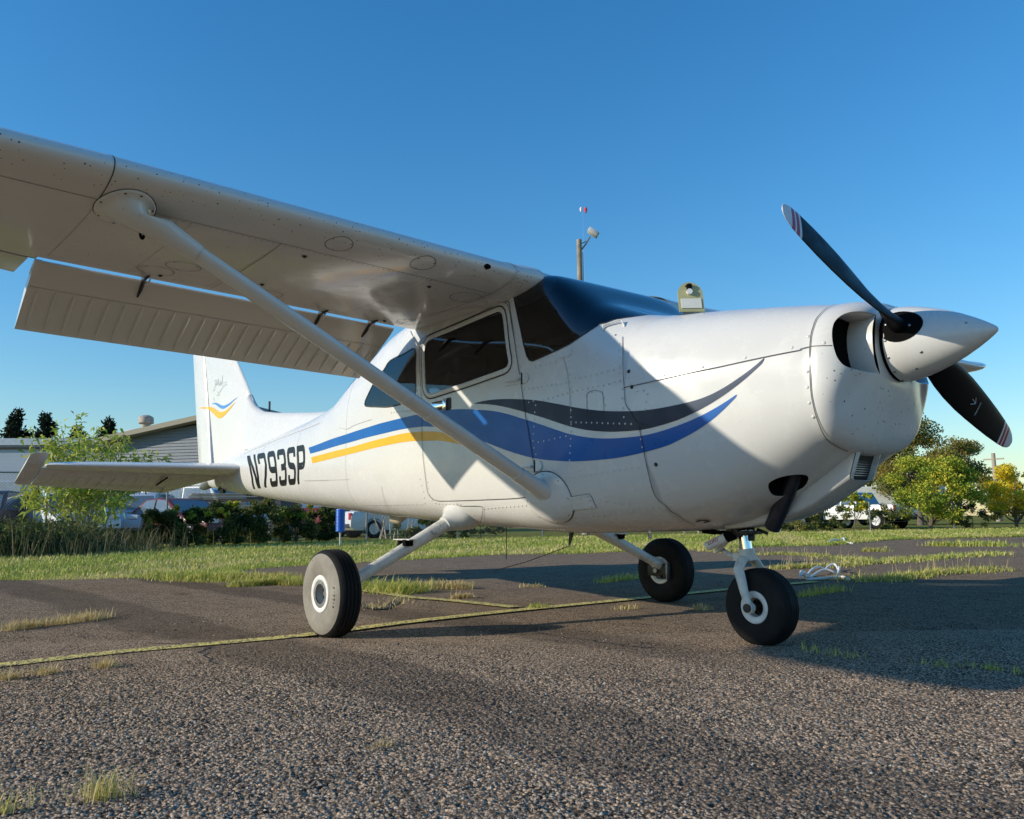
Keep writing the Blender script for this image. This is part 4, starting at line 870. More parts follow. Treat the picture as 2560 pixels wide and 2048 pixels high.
# ---- intake scoop under the nose
sc = MB()
sec = lambda x, z0, z1, y0, y1, r=.018: [(x, y0, z1), (x, y0, z0+r), (x, y0+r*.4, z0+r*.35), (x, y0+r, z0), (x, y1-r, z0), (x, y1-r*.4, z0+r*.35), (x, y1, z0+r), (x, y1, z1)]
def slant(x, z0, z1, y0, y1, k): return [(px-(z1-pz)*k, py, pz) for px, py, pz in sec(x, z0, z1, y0, y1)]
sc.loft([slant(.775, .722, .895, -.128, .072, .34), slant(.70, .672, .90, -.128, .072, .3), slant(.58, .615, .85, -.125, .075, .2), slant(.40, .565, .80, -.12, .08, .05), slant(.20, .532, .70, -.115, .085, 0), slant(.08, .522, .65, -.11, .09, 0)], cap=False)
scoop = sc.build('intake_scoop', M_white, plane, 40)
fr = MB(); fs = slant(.779, .722, .895, -.128, .072, .34); c = Vector(np.mean(fs, axis=0)); ins = [c+(Vector(p)-c)*.80+Vector((0, 0, -.012)) for p in fs]; ins[0].z -= .012; ins[-1].z -= .012
dp = [p+Vector((-.025, 0, 0)) for p in ins]
fr.loft([[tuple(p) for p in fs], [tuple(p) for p in ins], [tuple(p) for p in dp]], cap=False); fr.build('scoop_frame', M_worn, scoop, 40)
fl = MB(); fl.add(dp, [tuple(range(len(dp)))]); fl.build('filter_mesh', M_dkst, scoop, 0)
fl = MB()
for k in range(12):
    z = .742+k*.0095; xx = .754-(.895-z)*.34; fl.box((xx+.004, -.028, z), (.004, .150, .0035))
tag(fl.build('filter_pleat', M_steel, scoop, 0), kind='stuff')
scw = MB()
for yy in (-.09, .034): scw.dome((.781-.034*.20, yy, .880), (1, 0, -.3), .009, .004, 9)
scw.parts('scoop_screw', M_dkst, scoop, 40)
# ---- oil filler door, standing open, with its opening in the cowl
od = MB(); ob = Vector((.022, -.208, 1.545)); ow = .060
dv = Vector((.64, .77, 0)).normalized(); up = Vector((-.16, .10, .98)).normalized()
def odp(a, b, t=0): return ob+dv*a+up*b+dv.cross(up)*t
prof = [(-ow, 0), (ow, 0), (ow, .092)]+[(ow*math.cos(a), .092+ow*math.sin(a)*1.05) for a in np.linspace(0, math.pi, 13)[1:-1]]+[(-ow, .092)]
od.add([odp(a, b, 0) for a, b in prof]+[odp(a, b, .006) for a, b in prof], [tuple(range(len(prof))), tuple(range(2*len(prof)-1, len(prof)-1, -1))]+[(i, (i+1) % len(prof), len(prof)+(i+1) % len(prof), len(prof)+i) for i in range(len(prof))])
odo = od.build('oil_door', M_zinc, plane, 30)
k = MB(); k.add([odp(-.048, .018, .0095), odp(.048, .018, .0095), odp(.048, .068, .0095), odp(-.048, .068, .0095), odp(-.048, .018, .006), odp(.048, .018, .006), odp(.048, .068, .006), odp(-.048, .068, .006)], [(0, 1, 2, 3), (0, 4, 5, 1), (1, 5, 6, 2), (2, 6, 7, 3), (3, 7, 4, 0)]); k.build('door_placard', M_plac, odo, 0)
k = MB(); k.tube([odp(-.004, .102, .006), odp(-.004, .102, .020)], .014, 14); k.build('latch_button', M_wheel, odo, 30)
k = MB(); k.box(odp(-.002, .128, .010), (.018, .018, .030)); k.box(odp(-.012, .132, .012), (.02, .006, .008)); k.build('latch', M_black, odo, 0)
os_ = MB(); q = [skin(u, t)+skin_n(u, t)*.002 for u, t in [(1.03+.055*math.cos(a), .125+.032*math.sin(a)) for a in np.linspace(0, 6.283, 22)[:-1]]]; os_.add(q, [tuple(range(len(q)))]); os_.build('oil_opening', M_black, cowl, 0)
# ================================================================== wings
CH, LEX, BRK, TIPY = 1.63, -.715, 2.60, 5.42
def foil(c):     # NACA 2412, returns camber, half thickness
    c = np.clip(c, 0, 1); th = .6*(.2969*np.sqrt(c)-.126*c-.3516*c**2+.2843*c**3-.1036*c**4)
    cm = np.where(c < .4, .02/.16*(.8*c-c*c), .02/.36*(.2+.8*c-c*c)); return cm, th
def wing_pt(y, s):
    """y>=0 distance from centreline, s in -1..1: sqrt of chord fraction, negative on top"""
    y = np.asarray(y, float); s = np.asarray(s, float); y, s = np.broadcast_arrays(y, s)
    o = np.clip((y-BRK)/(TIPY-BRK), 0, 1.1); ch = CH-(CH-1.13)*o; le = LEX-.12*o
    c = s*s; cm, th = foil(c); z = np.where(s < 0, cm+th, cm-th)
    inc = math.radians(1.5)-math.radians(3)*o*.8
    zz = 1.835+.0317*(y-.55)
    X = le-ch*(c*np.cos(inc)+z*np.sin(inc)); Z = zz+ch*(z*np.cos(inc)-c*np.sin(inc))+.02*0
    return np.stack([X, -y, Z], -1)
def wing_n(y, s):
    e = 1e-3; a = wing_pt(y+e, s)-wing_pt(y-e, s); b = wing_pt(y, np.asarray(s)+e)-wing_pt(y, np.asarray(s)-e); n = np.cross(a, b); n /= np.linalg.norm(n, axis=-1, keepdims=True)
    sg = np.where(np.asarray(s) < 0, 1, -1.)*np.sign(n[..., 2]); return n*np.where(np.abs(s) < .12, np.sign(n[..., 0]), sg)[..., None]
def s_of(x): # lower-surface parameter at inner panel for world x
    return math.sqrt(max(0, (LEX-x)/CH))
COVE = .735
def mirror(V): V = np.array(V, float); V[:, 1] *= -1; return V
def wing_ring(y, smax, n=34, cove=False):
    ss = np.concatenate([-smax*np.linspace(1, 0, n)**1.0, smax*np.linspace(0, 1, n)[1:]]); P = wing_pt(np.full(len(ss), y), ss); return P
def build_wing(side):
    mir = 1 if side == 'R' else -1
    sm_ = math.sqrt(COVE); mb = MB(); f = lambda P: [(p[0], p[1]*mir, p[2]) for p in P]
    ys = list(np.linspace(.40, BRK+.03, 12)); mb.loft([f(wing_ring(y, sm_)) for y in ys])
    ys2 = [BRK+.03, 2.9, 3.4, 4.0, 4.6, 5.02]; sa = math.sqrt(.765)
    mb.loft([f(wing_ring(y, sa)) for y in ys2])
    mb.loft([f(wing_ring(y, 1.0)) for y in (5.02, 5.2)])
    w = mb.build('wing', M_wing, plane, 32)
    mb = MB(); rings = []    # drooped fibreglass tip
    for k, (y, sc_) in enumerate(((5.2, 1), (5.32, .985), (5.42, .93), (5.48, .80), (5.505, .5))):
        P = wing_ring(y, 1.0); c = P.mean(0); q = c+(P-c)*[sc_, 1, sc_ if k < 3 else sc_*.7]; q[:, 2] += .012*k*(1 if k else 0); rings.append(f(q))
    mb.loft(rings); tip = mb.build('wing_tip', M_wing, w, 40)
    # aileron
    mb = MB(); rings = []
    for y in (BRK+.06, 3.4, 4.2, 5.0):
        ss = np.concatenate([-np.linspace(1, math.sqrt(.775), 8), np.linspace(math.sqrt(.775), 1, 8)]); rings.append(f(wing_pt(np.full(16, y), ss)))
    mb.loft(rings); mb.build('aileron', M_wing, w, 30)
    # flap, lowered
    mb = MB(); rings = []; fc = .50; ang = math.radians(31)
    def flap_pt(y, c, upper):
        hing = wing_pt(np.array([y]), np.array([math.sqrt(.80)]))[0]; ox, oz = hing[0]+.075, hing[2]-.012
        th = .075*(1.35*math.sqrt(max(c, 0))*(1-c)+.05*(1-c)) if c > 0 else 0
        t = th*fc*1.35
        lx, lz = c*fc, (t*1.0 if upper else -t*.55)+.010*math.sin(math.pi*c)
        return (ox-(lx*math.cos(ang)+lz*math.sin(ang)), -y*mir, oz+(lz*math.cos(ang)-lx*math.sin(ang)))
    cs = [0, .01, .03, .07, .13, .22, .34, .5, .7, .88, 1.0]
    fy0, fy1 = .645, BRK+.035
    for y in np.linspace(fy0, fy1, 10): rings.append([flap_pt(y, c, True) for c in cs[::-1]]+[flap_pt(y, c, False) for c in cs[1:]])
    mb.loft(rings); fl = mb.build('flap', M_wing, w, 30)
    bd = MB()
    for y in np.linspace(fy0+.05, fy1-.05, 24):
        A = [Vector(flap_pt(y, c, False)) for c in (.36, .42, .55, .7, .85, .97)]; nrm = Vector((-math.sin(ang)*.6, 0, -1)).normalized()
        bd.tube([p+nrm*(.0005 if i in (0, 5) else .003) for i, p in enumerate(A)], [.002, .0085, .0095, .0095, .0085, .002], 6)
    bd.parts('stiffening_bead', M_wing, fl, 50)
    sm2 = MB(); A = np.array([flap_pt(y, .345, False) for y in np.linspace(fy0, fy1, 20)]); A[:, 2] -= .0012; ribbon_pts(sm2, A, np.tile([-.3, 0, -1.], (20, 1)), .0032); sm2.build('flap_seam', M_seam, fl, 0, fix=False)
    hg = MB(); hm = MB()
    for y in (2.14, 1.62 if False else 1.15, .82):
        a = wing_pt(np.array([y]), np.array([.855]))[0]; a = Vector((a[0]-.03, a[1]*mir, a[2])); b = Vector(flap_pt(y, .10, False)); c_ = Vector(flap_pt(y, .22, False))
        hg.tube([a+Vector((.09, 0, .0)), a, b, c_], [.012, .019, .019, .010], 6, flat=.55); hm.tube([a+Vector((.02, .025*mir, 0)), b+Vector((-.02, .025*mir, 0))], .006, 6)
    hg.parts('flap_track', M_dkst, fl, 40); hm.parts('flap_roller', M_chrome, fl, 40)
    # lower-skin details (starboard shows; port gets the same)
    def wl(y, x): s = s_of(x); return wing_pt(np.array([y]), np.array([s]))[0]*[1, mir, 1], wing_n(np.array([y]), np.array([s]))[0]*[1, mir, 1]
    seam = MB(); rv = MB(); rib = lambda P: np.array([wl(y, x)[0] for y, x in P]); nor = lambda P: np.array([wl(y, x)[1] for y, x in P])
    def line(P, w_=.0028, off=.0012):
        F_ = []
        for (a, b), (c, d) in zip(P[:-1], P[1:]):
            F_ += [(a+(c-a)*t, b+(d-b)*t) for t in np.linspace(0, 1, 14)[:-1]]
        F_.append(P[-1]); ribbon_pts(seam, rib(F_)+nor(F_)*off, nor(F_), w_)
    def rrow(P, sp=.028, r=.0036, h=.0016):
        F_ = []
        for (a, b), (c, d) in zip(P[:-1], P[1:]): F_ += [(a+(c-a)*t, b+(d-b)*t) for t in np.linspace(0, 1, 14)]
        rivets_line(rv, rib(F_)+nor(F_)*.0003, nor(F_), sp, r, h)
    def skinline(y, s0, s1, w_=.003):   # chordwise seam wrapping round the leading edge
        ss = np.linspace(s0, s1, 24); A = wing_pt(np.full(24, y), ss)*[1, mir, 1]; Nn = wing_n(np.full(24, y), ss)*[1, mir, 1]; ribbon_pts(seam, A+Nn*.0013, Nn, w_)
    xs = -.933
    line([(.62, xs), (2.60, xs)]); 
    ss_ = np.linspace(BRK, 5.0, 12); A = wing_pt(ss_, np.full(12, s_of(xs)))*[1, mir, 1]; Nn = wing_n(ss_, np.full(12, s_of(xs)))*[1, mir, 1]; ribbon_pts(seam, A+Nn*.0012, Nn, .003); rivets_line(rv, A+Nn*.0003, Nn, .03, .0036, .0016)
    A = wing_pt(ss_, np.full(12, .872))*[1, mir, 1]; Nn = wing_n(ss_, np.full(12, .872))*[1, mir, 1]; ribbon_pts(seam, A+Nn*.0012, Nn, .006)
    skinline(2.605, -.3, s_of(xs), .004); skinline(.672, -.22, s_of(-1.86), .003); skinline(4.2, -.2, .4, .003)
    rrow([(.62, xs-.018), (2.58, xs-.018)]); rrow([(.66, -1.83), (2.58, -1.83)], .04)
    for y in (2.60, 2.24, 1.85, 1.05, .70): rrow([(y, xs-.02), (y, -1.84)], .024)
    for y in (2.02, 1.55, 1.28): rrow([(y, xs-.02), (y, -1.84)], .075, .003)
    for x in (-1.12, -1.30, -1.5, -1.68): rrow([(.70, x), (2.55, x)], .085, .0028)
    line([(1.85, xs), (1.82, -1.86)], .0022)
    rrow([(3.4, -1.0), (3.4, -1.7)], .05); rrow([(3.0, -1.0), (3.0, -1.7)], .05)
    def circ(y, x, r, w_=.0028, lo=0., hi=6.2832, ell=1.0):
        a = np.linspace(lo, hi, 30); P = [(y+r*math.cos(t), x+r*ell*math.sin(t)) for t in a]; ribbon_pts(seam, rib(P)+nor(P)*.0013, nor(P), w_)
        for t in np.linspace(lo, hi, 4)[:-1]: P_, n_ = wl(y+r*.86*math.cos(t+.6), x+r*.86*ell*math.sin(t+.6)); rv.dome(P_+n_*.0004, n_, .0048, .0018, 7)
    for y, x, r in ((1.63, -.815, .062), (1.19, -.80, .062), (.745, -1.06, .085), (.665, -1.745, .07), (2.145, -1.725, .085), (2.07, -1.55, .08), (1.555, -1.745, .075)): circ(y, x, r)
    tag(seam.build('wing_seam', M_seam, w, 0, fix=False), kind='stuff'); tag(rv.build('wing_rivets', flat('wing_rivet', (.30, .28, .25), .5), w, 60, fix=False), kind='stuff')
    dr_ = MB()
    for y, x in ((1.70, -1.015), (1.66, -1.58), (1.0, -1.03), (.78, -1.833), (2.1, -1.80)):
        p, n_ = wl(y, x); dr_.tube([Vector(p), Vector(p)+Vector(n_)*.008], [.008, .006], 10); dr_.dome(Vector(p)+Vector(n_)*.001, n_, .014, .002, 10)
    dr_.parts('drain_valve', M_dkst, w, 40)
    ah = MB()
    for y, s_, r in ((.86, .055, .026), (.60, .07, .022)):
        a = np.linspace(0, 6.2832, 18)[:-1]; P = []
        for t in a:
            yy, sx = y+r*math.cos(t)*.8, s_+.042*math.sin(t); q = wing_pt(np.array([yy]), np.array([sx]))[0]; n_ = wing_n(np.array([yy]), np.array([sx]))[0]; P.append((q+n_*.0022)*[1, mir, 1])
        ah.add(P, [tuple(range(len(P)))])
    ah.parts('fresh_air_inlet', M_black, w, 0)
    # root cuff fairing against the cabin
    mb = MB(); rings = []
    for y, g in ((.675, .003), (.62, .004), (.56, .010), (.50, .012)):
        ss = np.concatenate([-np.linspace(.66, 0, 20), np.linspace(0, .50, 18)[1:]]); P = wing_pt(np.full(len(ss), y), ss); Nn = wing_n(np.full(len(ss), y), ss); rings.append(f(P+Nn*g))
    mb.loft(rings, cap=False, closed=False); mb.build('root_fairing', M_white, w, 40)
    return w
wingR = build_wing('R'); wingL = build_wing('L')
# ---- struts
def foil_strut(mb, a, b, ch, th, n=20, scale=lambda t: 1, steps=8):
    a, b = Vector(a), Vector(b); d = (b-a).normalized(); cx = Vector((1, 0, 0)); cx = (cx-d*cx.dot(d)).normalized(); cz = d.cross(cx); rings = []
    for i in range(steps+1):
        t = i/steps; p = a+(b-a)*t; s = scale(t); r = []
        for k in range(n):
            q = 2*math.pi*k/n; X = math.cos(q); Z = math.sin(q)*(1-.25*X if X < 0 else 1)
            r.append(tuple(p+cx*(X*ch/2*s)+cz*(Z*th/2*s)))
        rings.append(r)
    mb.loft(rings)
for mir in (1, -1):
    U = Vector((-.945, -2.47*mir, 1.822)); Lw = Vector((-.665, -.50*mir, .685))
    d = (Lw-U).normalized()
    mb = MB(); foil_strut(mb, U+d*.16, Lw-d*.02, .112, .058); st = mb.build('wing_strut', M_wing, plane, 40)
    mb = MB()   # upper fairing: round plate and a neck
    pl_n = Vector((0.02, -.03*mir, 1)).normalized()
    seg = 32
    def ringp(c, r, ex=1.0, nn=None, k=seg):
        return [tuple(c+Vector((r*ex*math.cos(2*math.pi*i/k), r*math.sin(2*math.pi*i/k)*mir, -.03*-r*math.sin(2*math.pi*i/k)*0))) for i in range(k)]
    c0 = Vector((-.945, -2.50*mir, 1.835))
    def nk(c, rx, ry, axis):
        axis = axis.normalized(); a = Vector((1, 0, 0)); a = (a-axis*a.dot(axis)).normalized(); b = axis.cross(a); return [tuple(c+a*rx*math.cos(2*math.pi*i/seg)+b*ry*math.sin(2*math.pi*i/seg)) for i in range(seg)]
    ths = [2*math.pi*i/seg for i in range(seg)]
    def plate(g, off, sh=(0, 0, 0)):
        out = []
        for t in ths:
            x_, y_ = -.962+.172*g*math.cos(t), 2.50-.108*g*math.sin(t); s_ = s_of(x_); p = wing_pt(np.array([y_]), np.array([s_]))[0]; n_ = wing_n(np.array([y_]), np.array([s_]))[0]; q = p+n_*off+np.array(sh); out.append((q[0], q[1]*mir, q[2]))
        return out if mir == 1 else [out[-i % seg] for i in range(seg)]
    rings = [plate(1.0, .001), plate(.985, .006), plate(.93, .008), plate(.80, .012), plate(.66, .024, (.014, .005, 0)), plate(.50, .055, (.034, .03, 0)), nk(U+d*.135, .072, .050, d*-1), nk(U+d*.20, .066, .040, d*-1), nk(U+d*.29, .060, .0325, d*-1)]
    mb.loft(rings); uf = mb.build('strut_fairing', M_wing, st, 60)
    mb = MB(); P_ = np.array(plate(1.005, .0016)+plate(1.005, .0016)[:1]); ribbon_pts(mb, P_, np.tile([0, 0, -1.], (len(P_), 1)), .005); mb.build('fairing_seam', M_seam, st, 0, fix=False)
    mb = MB(); a = np.linspace(0, 6.2832, 40); P = [Vector((-.945+.185*math.cos(t), -2.50*mir+.125*math.sin(t), 0)) for t in a]
    tr = Matrix.Rotation(math.pi/2, 4, 'X'); 
    ring_c = U+d*.055+Vector((-.05, 0, -.052)); ringpts = [ring_c+Vector((0.018*math.cos(t)*.8, .0, .018*math.sin(t)))+Vector((0, .018*math.cos(t)*-.6*mir, 0)) for t in np.linspace(0, 6.2832, 20)]
    mb.tube(ringpts, .0055, 8, cap=False); mb.build('tie_down_ring', M_black, st, 40)
    mb = MB()
    for t in np.linspace(.3, 6.0, 7): mb.dome(plate(.9, .009)[int(t/6.2832*seg) % seg], (0, 0, -1), .006, .0025, 8)
    tag(mb.build('fairing_screw', M_dkst, st, 40), kind='stuff')
    # bands on the strut and lower cuff
    mb = MB()
    for t in (.595, .655):
        foil_strut(mb, U+(Lw-U)*t, U+(Lw-U)*(t+.008), .1155, .0615, steps=1)
    foil_strut(mb, Lw-d*.24, Lw-d*.235, .1145, .0605, steps=1)
    mb.parts('strut_band', M_wing, st, 40)
    mb = MB(); foil_strut(mb, Lw-d*.24, Lw+d*.03, .118, .064, scale=lambda t: 1+.35*t*t); mb.build('strut_cuff', M_wing, st, 40)
    mb = MB(); A = []; cc = (UB+BOWLX+.66, .705)   # oval base plate on the fuselage
    rings = []
    for g, o in ((1.0, .001), (.985, .007), (.90, .010), (.62, .022)):
        rings.append([tuple((skin(cc[0]+.165*g*math.cos(t), cc[1]+.062*g*math.sin(t))+skin_n(cc[0]+.165*g*math.cos(t), cc[1]+.062*g*math.sin(t))*o)*[1, mir, 1]) for t in np.linspace(0, 6.2832, 33)[:-1]])
    mb.loft(rings); mb.build('strut_base_plate', M_white, st, 40)
    mb = MB(); rim = [skin(cc[0]+.167*math.cos(t), cc[1]+.063*math.sin(t))+skin_n(cc[0]+.167*math.cos(t), cc[1]+.063*math.sin(t))*.0016 for t in np.linspace(0, 6.2832, 40)]
    Nn = np.array([skin_n(cc[0]+.167*math.cos(t), cc[1]+.063*math.sin(t)) for t in np.linspace(0, 6.2832, 40)])
    ribbon_pts(mb, np.array(rim)*[1, mir, 1], Nn*[1, mir, 1], .0045); mb.build('base_plate_seam', M_seam, st, 0, fix=False)
    mb = MB()
    for t in np.linspace(0, 6.2832, 9)[:-1]: q = (cc[0]+.148*math.cos(t), cc[1]+.055*math.sin(t)); mb.dome((skin(*q)+skin_n(*q)*.009)*[1, mir, 1], skin_n(*q)*[1, mir, 1], .0055, .003, 8)
    tag(mb.build('base_plate_screw', M_steel, st, 40), kind='stuff')
# ================================================================== tail
def slab(secs, name, mat, parent, n=10, nose=.5, te=.004):
    """secs: (LE point, TE point, thickness, thickness axis) -> airfoil-like lofted slab"""
    rings = []
    for le, tp, th, ax in secs:
        le, tp, ax = Vector(le), Vector(tp), Vector(ax); r = []
        cs = [0, .012, .04, .09, .17, .3, .5, .75, 1]
        f = lambda c: th/2*min(1, (2.2*math.sqrt(c)-1.2*c if c < .3 else 1-((c-.3)/.7)**1.6*.94)) if c > 0 else 0
        r = [tuple(le+(tp-le)*c+ax*f(c)) for c in cs[::-1]]+[tuple(le+(tp-le)*c-ax*f(c)) for c in cs[1:]]
        rings.append(r)
    mb = MB(); mb.loft(rings); return mb.build(name, mat, parent, 30)
Y = (0, 1, 0)
fin = slab([((-5.55, 0, 1.20), (-6.62, 0, 1.20), .10, Y), ((-5.50, 0, 1.45), (-6.70, 0, 1.45), .105, Y), ((-5.58, 0, 1.74), (-6.79, 0, 1.74), .105, Y), ((-5.80, 0, 1.98), (-6.87, 0, 1.98), .10, Y), ((-6.08, 0, 2.27), (-6.96, 0, 2.27), .09, Y), ((-6.42, 0, 2.63), (-7.08, 0, 2.63), .07, Y), ((-6.50, 0, 2.67), (-7.09, 0, 2.67), .04, Y)], 'fin', M_tailw, plane)
mb = MB(); rings = []   # dorsal fin running forward to the rear window
for x, z, w in ((-3.55, 1.50, .06), (-3.75, 1.505, .05), (-3.95, 1.513, .045), (-4.3, 1.535, .04), (-4.8, 1.585, .04), (-5.1, 1.617, .042), (-5.22, 1.636, .045), (-5.34, 1.652, .045), (-5.46, 1.688, .045), (-5.56, 1.738, .048), (-5.64, 1.80, .05), (-5.70, 1.87, .04)):
    b = 1.30 if x < -4 else 1.42
    rings.append([(x, -w*1.5, b), (x, -w, z-.05), (x, -w*.55, z-.012), (x, 0, z), (x, w*.55, z-.012), (x, w, z-.05), (x, w*1.5, b)])
mb.loft(rings); dors = mb.build('dorsal_fin', M_tailw, plane, 40)
rud = slab([((-6.655, 0, 1.03), (-7.03, 0, 1.03), .085, Y), ((-6.70, 0, 1.25), (-7.10, 0, 1.25), .09, Y), ((-6.80, 0, 1.74), (-7.22, 0, 1.74), .09, Y), ((-6.965, 0, 2.27), (-7.345, 0, 2.27), .075, Y), ((-7.085, 0, 2.63), (-7.43, 0, 2.63), .05, Y), ((-7.0, 0, 2.72), (-7.44, 0, 2.72), .03, Y)], 'rudder', M_tailw, plane)
mb = MB(); mb.tube([(-6.62, 0, 1.06), (-6.76, 0, 1.03), (-6.9, 0, 1.0), (-7.0, 0, .985)], [.075, .07, .055, .03], 14, flat=.8); mb.build('tail_cone', M_steel, plane, 40)
mb = MB()
for z0, x0 in ((1.33, -5.628), (1.64, -5.612)): pass
ribbon_pts(mb, np.array([(-5.628, -.0525, 1.33), (-5.62, -.0535, 1.48), (-5.612, -.0535, 1.63)]), np.tile([0, -1., 0], (3, 1)), .004)
ribbon_pts(mb, np.array([(-6.665, -.017, 1.2), (-6.73, -.02, 1.45), (-6.80, -.02, 1.72)]), np.tile([0, -1., 0], (3, 1)), .005)
mb.parts('fin_seam', M_seaml, fin, 0, fix=False)
# fin emblem: blue and yellow wave, with the faded script above it
_FS = [(1.45, -5.50, -6.70, .105), (1.74, -5.58, -6.79, .105), (1.98, -5.80, -6.87, .10), (2.27, -6.08, -6.96, .09), (2.63, -6.42, -7.08, .07)]
_RS = [(1.25, -6.70, -7.10, .09), (1.74, -6.80, -7.22, .09), (2.27, -6.965, -7.345, .075), (2.63, -7.085, -7.43, .05)]
def tail_y(x, z):
    def one(S):
        zs = [s[0] for s in S]; le = np.interp(z, zs, [s[1] for s in S]); te = np.interp(z, zs, [s[2] for s in S]); th = np.interp(z, zs, [s[3] for s in S]); c = (le-x)/(le-te)
        if c < 0 or c > 1: return 0
        cs = [0, .012, .04, .09, .17, .3, .5, .75, 1]; f = lambda c: th/2*min(1, (2.2*math.sqrt(c)-1.2*c if c < .3 else 1-((c-.3)/.7)**1.6*.94)) if c > 0 else 0
        return float(np.interp(c, cs, [f(q) for q in cs]))
    return max(one(_FS), one(_RS))
def fin_patch(name, P, mat):
    P = smoothpoly(P, True, 3); lo, hi = P.min(0), P.max(0); gp = np.array([(a, b) for a in np.arange(lo[0], hi[0], .04) for b in np.arange(lo[1], hi[1], .03)]); gp = gp[inside(gp, P)]
    V, T = cdt([P], [], gp, .008); T = T[inside(V[T].mean(1), P)]
    for sg in (-1, 1): raw(name, [(a, sg*(tail_y(a, b)+.0025), b) for a, b in V], [tuple(map(int, t)) for t in T], mat, fin)
fin_patch('yellow_wave', FE['yel'], M_yel); fin_patch('blue_wave', FE['blue'], flat('light_blue_paint', (.045, .20, .56), .25, coat=.3))
mb = MB()
for k in ('scr1', 'scr2', 'scr3', 'scr4', 'scr5', 'mast'):
    L = smoothpoly(FE[k], False, 5); A = np.array([(a, -(tail_y(a, b)+.002), b) for a, b in L]); ribbon_pts(mb, A, np.tile([0, -1., 0], (len(A), 1)), .011 if k != 'scr5' else .02)
mb.parts('faded_script', flat('faded_grey_print', (.42, .44, .46), .5), fin, 0, fix=False)
# ---- horizontal tail
Z = (0, 0, 1)
for mir in (1, -1):
    f = lambda *p: (p[0], p[1]*mir, p[2])
    stb = slab([(f(-5.36, -.08, 1.105), f(-6.18, -.08, 1.095), .115, Z), (f(-5.42, -.25, 1.107), f(-6.19, -.25, 1.097), .112, Z), (f(-5.60, -.9, 1.110), f(-6.20, -.9, 1.102), .095, Z), (f(-5.80, -1.55, 1.113), f(-6.21, -1.55, 1.107), .075, Z), (f(-5.86, -1.70, 1.115), f(-6.20, -1.70, 1.108), .055, Z), (f(-5.92, -1.755, 1.116), f(-6.1, -1.755, 1.112), .022, Z)], 'horizontal_stabilizer', M_tailw, plane)
    dz = -.135
    elv = slab([(f(-6.19, -.10, 1.095), f(-6.36, -.12, 1.045), .07, Z), (f(-6.195, -.30, 1.095), f(-6.70, -.50, .905), .068, Z), (f(-6.205, -.9, 1.10), f(-6.70, -.9, .925), .060, Z), (f(-6.215, -1.55, 1.105), f(-6.70, -1.55, .955), .050, Z), (f(-6.215, -1.735, 1.105), f(-6.70, -1.735, .968), .045, Z)], 'elevator', M_tailw, plane)
    slab([(f(-5.93, -1.74, 1.225), f(-6.70, -1.74, .968), .045, Z), (f(-5.94, -1.85, 1.222), f(-6.69, -1.85, .972), .042, Z), (f(-5.99, -1.88, 1.205), f(-6.66, -1.88, .985), .016, Z)], 'elevator_horn', M_tailw, elv)
    bd = MB(); sm_ = MB()
    for y in np.linspace(.45, 1.6, 12):
        A = np.array([(-6.28, -y, 1.040+.006*(y-.9)), (-6.45, -y, .988+.02*(y-.9)), (-6.66, -y, .925+.04*(y-.9))]); A[:, 1] *= mir; A[:, 2] -= .0035; bd.tube([tuple(q) for q in A], [.002, .0035, .002], 5)
    bd.parts('elevator_bead', M_tailw, elv, 50)
    A = np.array([(-6.55, -.55, .940), (-6.55, -1.25, .958)]); A[:, 1] *= mir; ribbon_pts(sm_, A, np.tile([0, 0, -1.], (2, 1)), .010)
    A = np.array([(-6.55, -.55, .940), (-6.68, -.55, .898)]); A[:, 1] *= mir; ribbon_pts(sm_, A, np.tile([0, 0, -1.], (2, 1)), .008)
    A = np.array([(-6.20, -.12, 1.055), (-6.21, -1.55, 1.066)]); A[:, 1] *= mir; ribbon_pts(sm_, A, np.tile([0, 0, -1.], (2, 1)), .008)
    sm_.parts('trim_tab_seam', M_seam, elv, 0, fix=False)
    if mir == 1: mb = MB(); mb.tube([(-6.22, -.62, 1.04), (-6.42, -.66, .972)], .009, 6); mb.build('trim_rod', M_black, elv, 40)
mb = MB(); mb.tube([(-6.05, -.085, 1.03), (-6.3, -.07, .93)], [.02, .012], 8); mb.box((-6.22, -.06, .97), (.10, .03, .16)); mb.build('tail_bracket', M_dkst, plane, 0)
# ================================================================== propeller and spinner
PX, HZ = .962, 1.2635
prop = MB(); Mx = Matrix.Translation((0, 0, HZ)) @ Matrix.Rotation(math.pi/2, 4, 'Y')
prof = [(.150, .908), (.153, .915), (.1515, .945), (.146, .975), (.138, 1.01), (.126, 1.05), (.108, 1.10), (.086, 1.15), (.060, 1.20), (.036, 1.24), (.0185, 1.266), (.009, 1.277), (.0005, 1.281)]
prop.lathe(prof, Mx, 72); spin = prop.build('spinner', M_tailw, plane, 40)
mb = MB(); mb.lathe([(.151, .907), (.12, .905), (.02, .905)], Mx, 48); mb.build('spinner_backplate', M_dkst, spin, 30)
mb = MB()
for x_ in (.921,):
    for a in np.linspace(0, 6.2832, 15)[:-1]: mb.dome((x_, .1545*math.sin(a+.2), HZ+.1545*math.cos(a+.2)), (0, math.sin(a+.2), math.cos(a+.2)), .0055, .002, 8)
for x_, r_, a in ((1.04, .130, 4.2), (1.01, .139, 5.05), (1.19, .066, 5.2), (1.0, .141, 3.7)): mb.dome((x_, r_*math.sin(a), HZ+r_*math.cos(a)), (.25, math.sin(a), math.cos(a)), .006, .002, 8)
tag(mb.build('spinner_screw', M_steel, spin, 40), kind='stuff')
PANG = math.radians(21.9)       # blade above the horizontal, starboard side
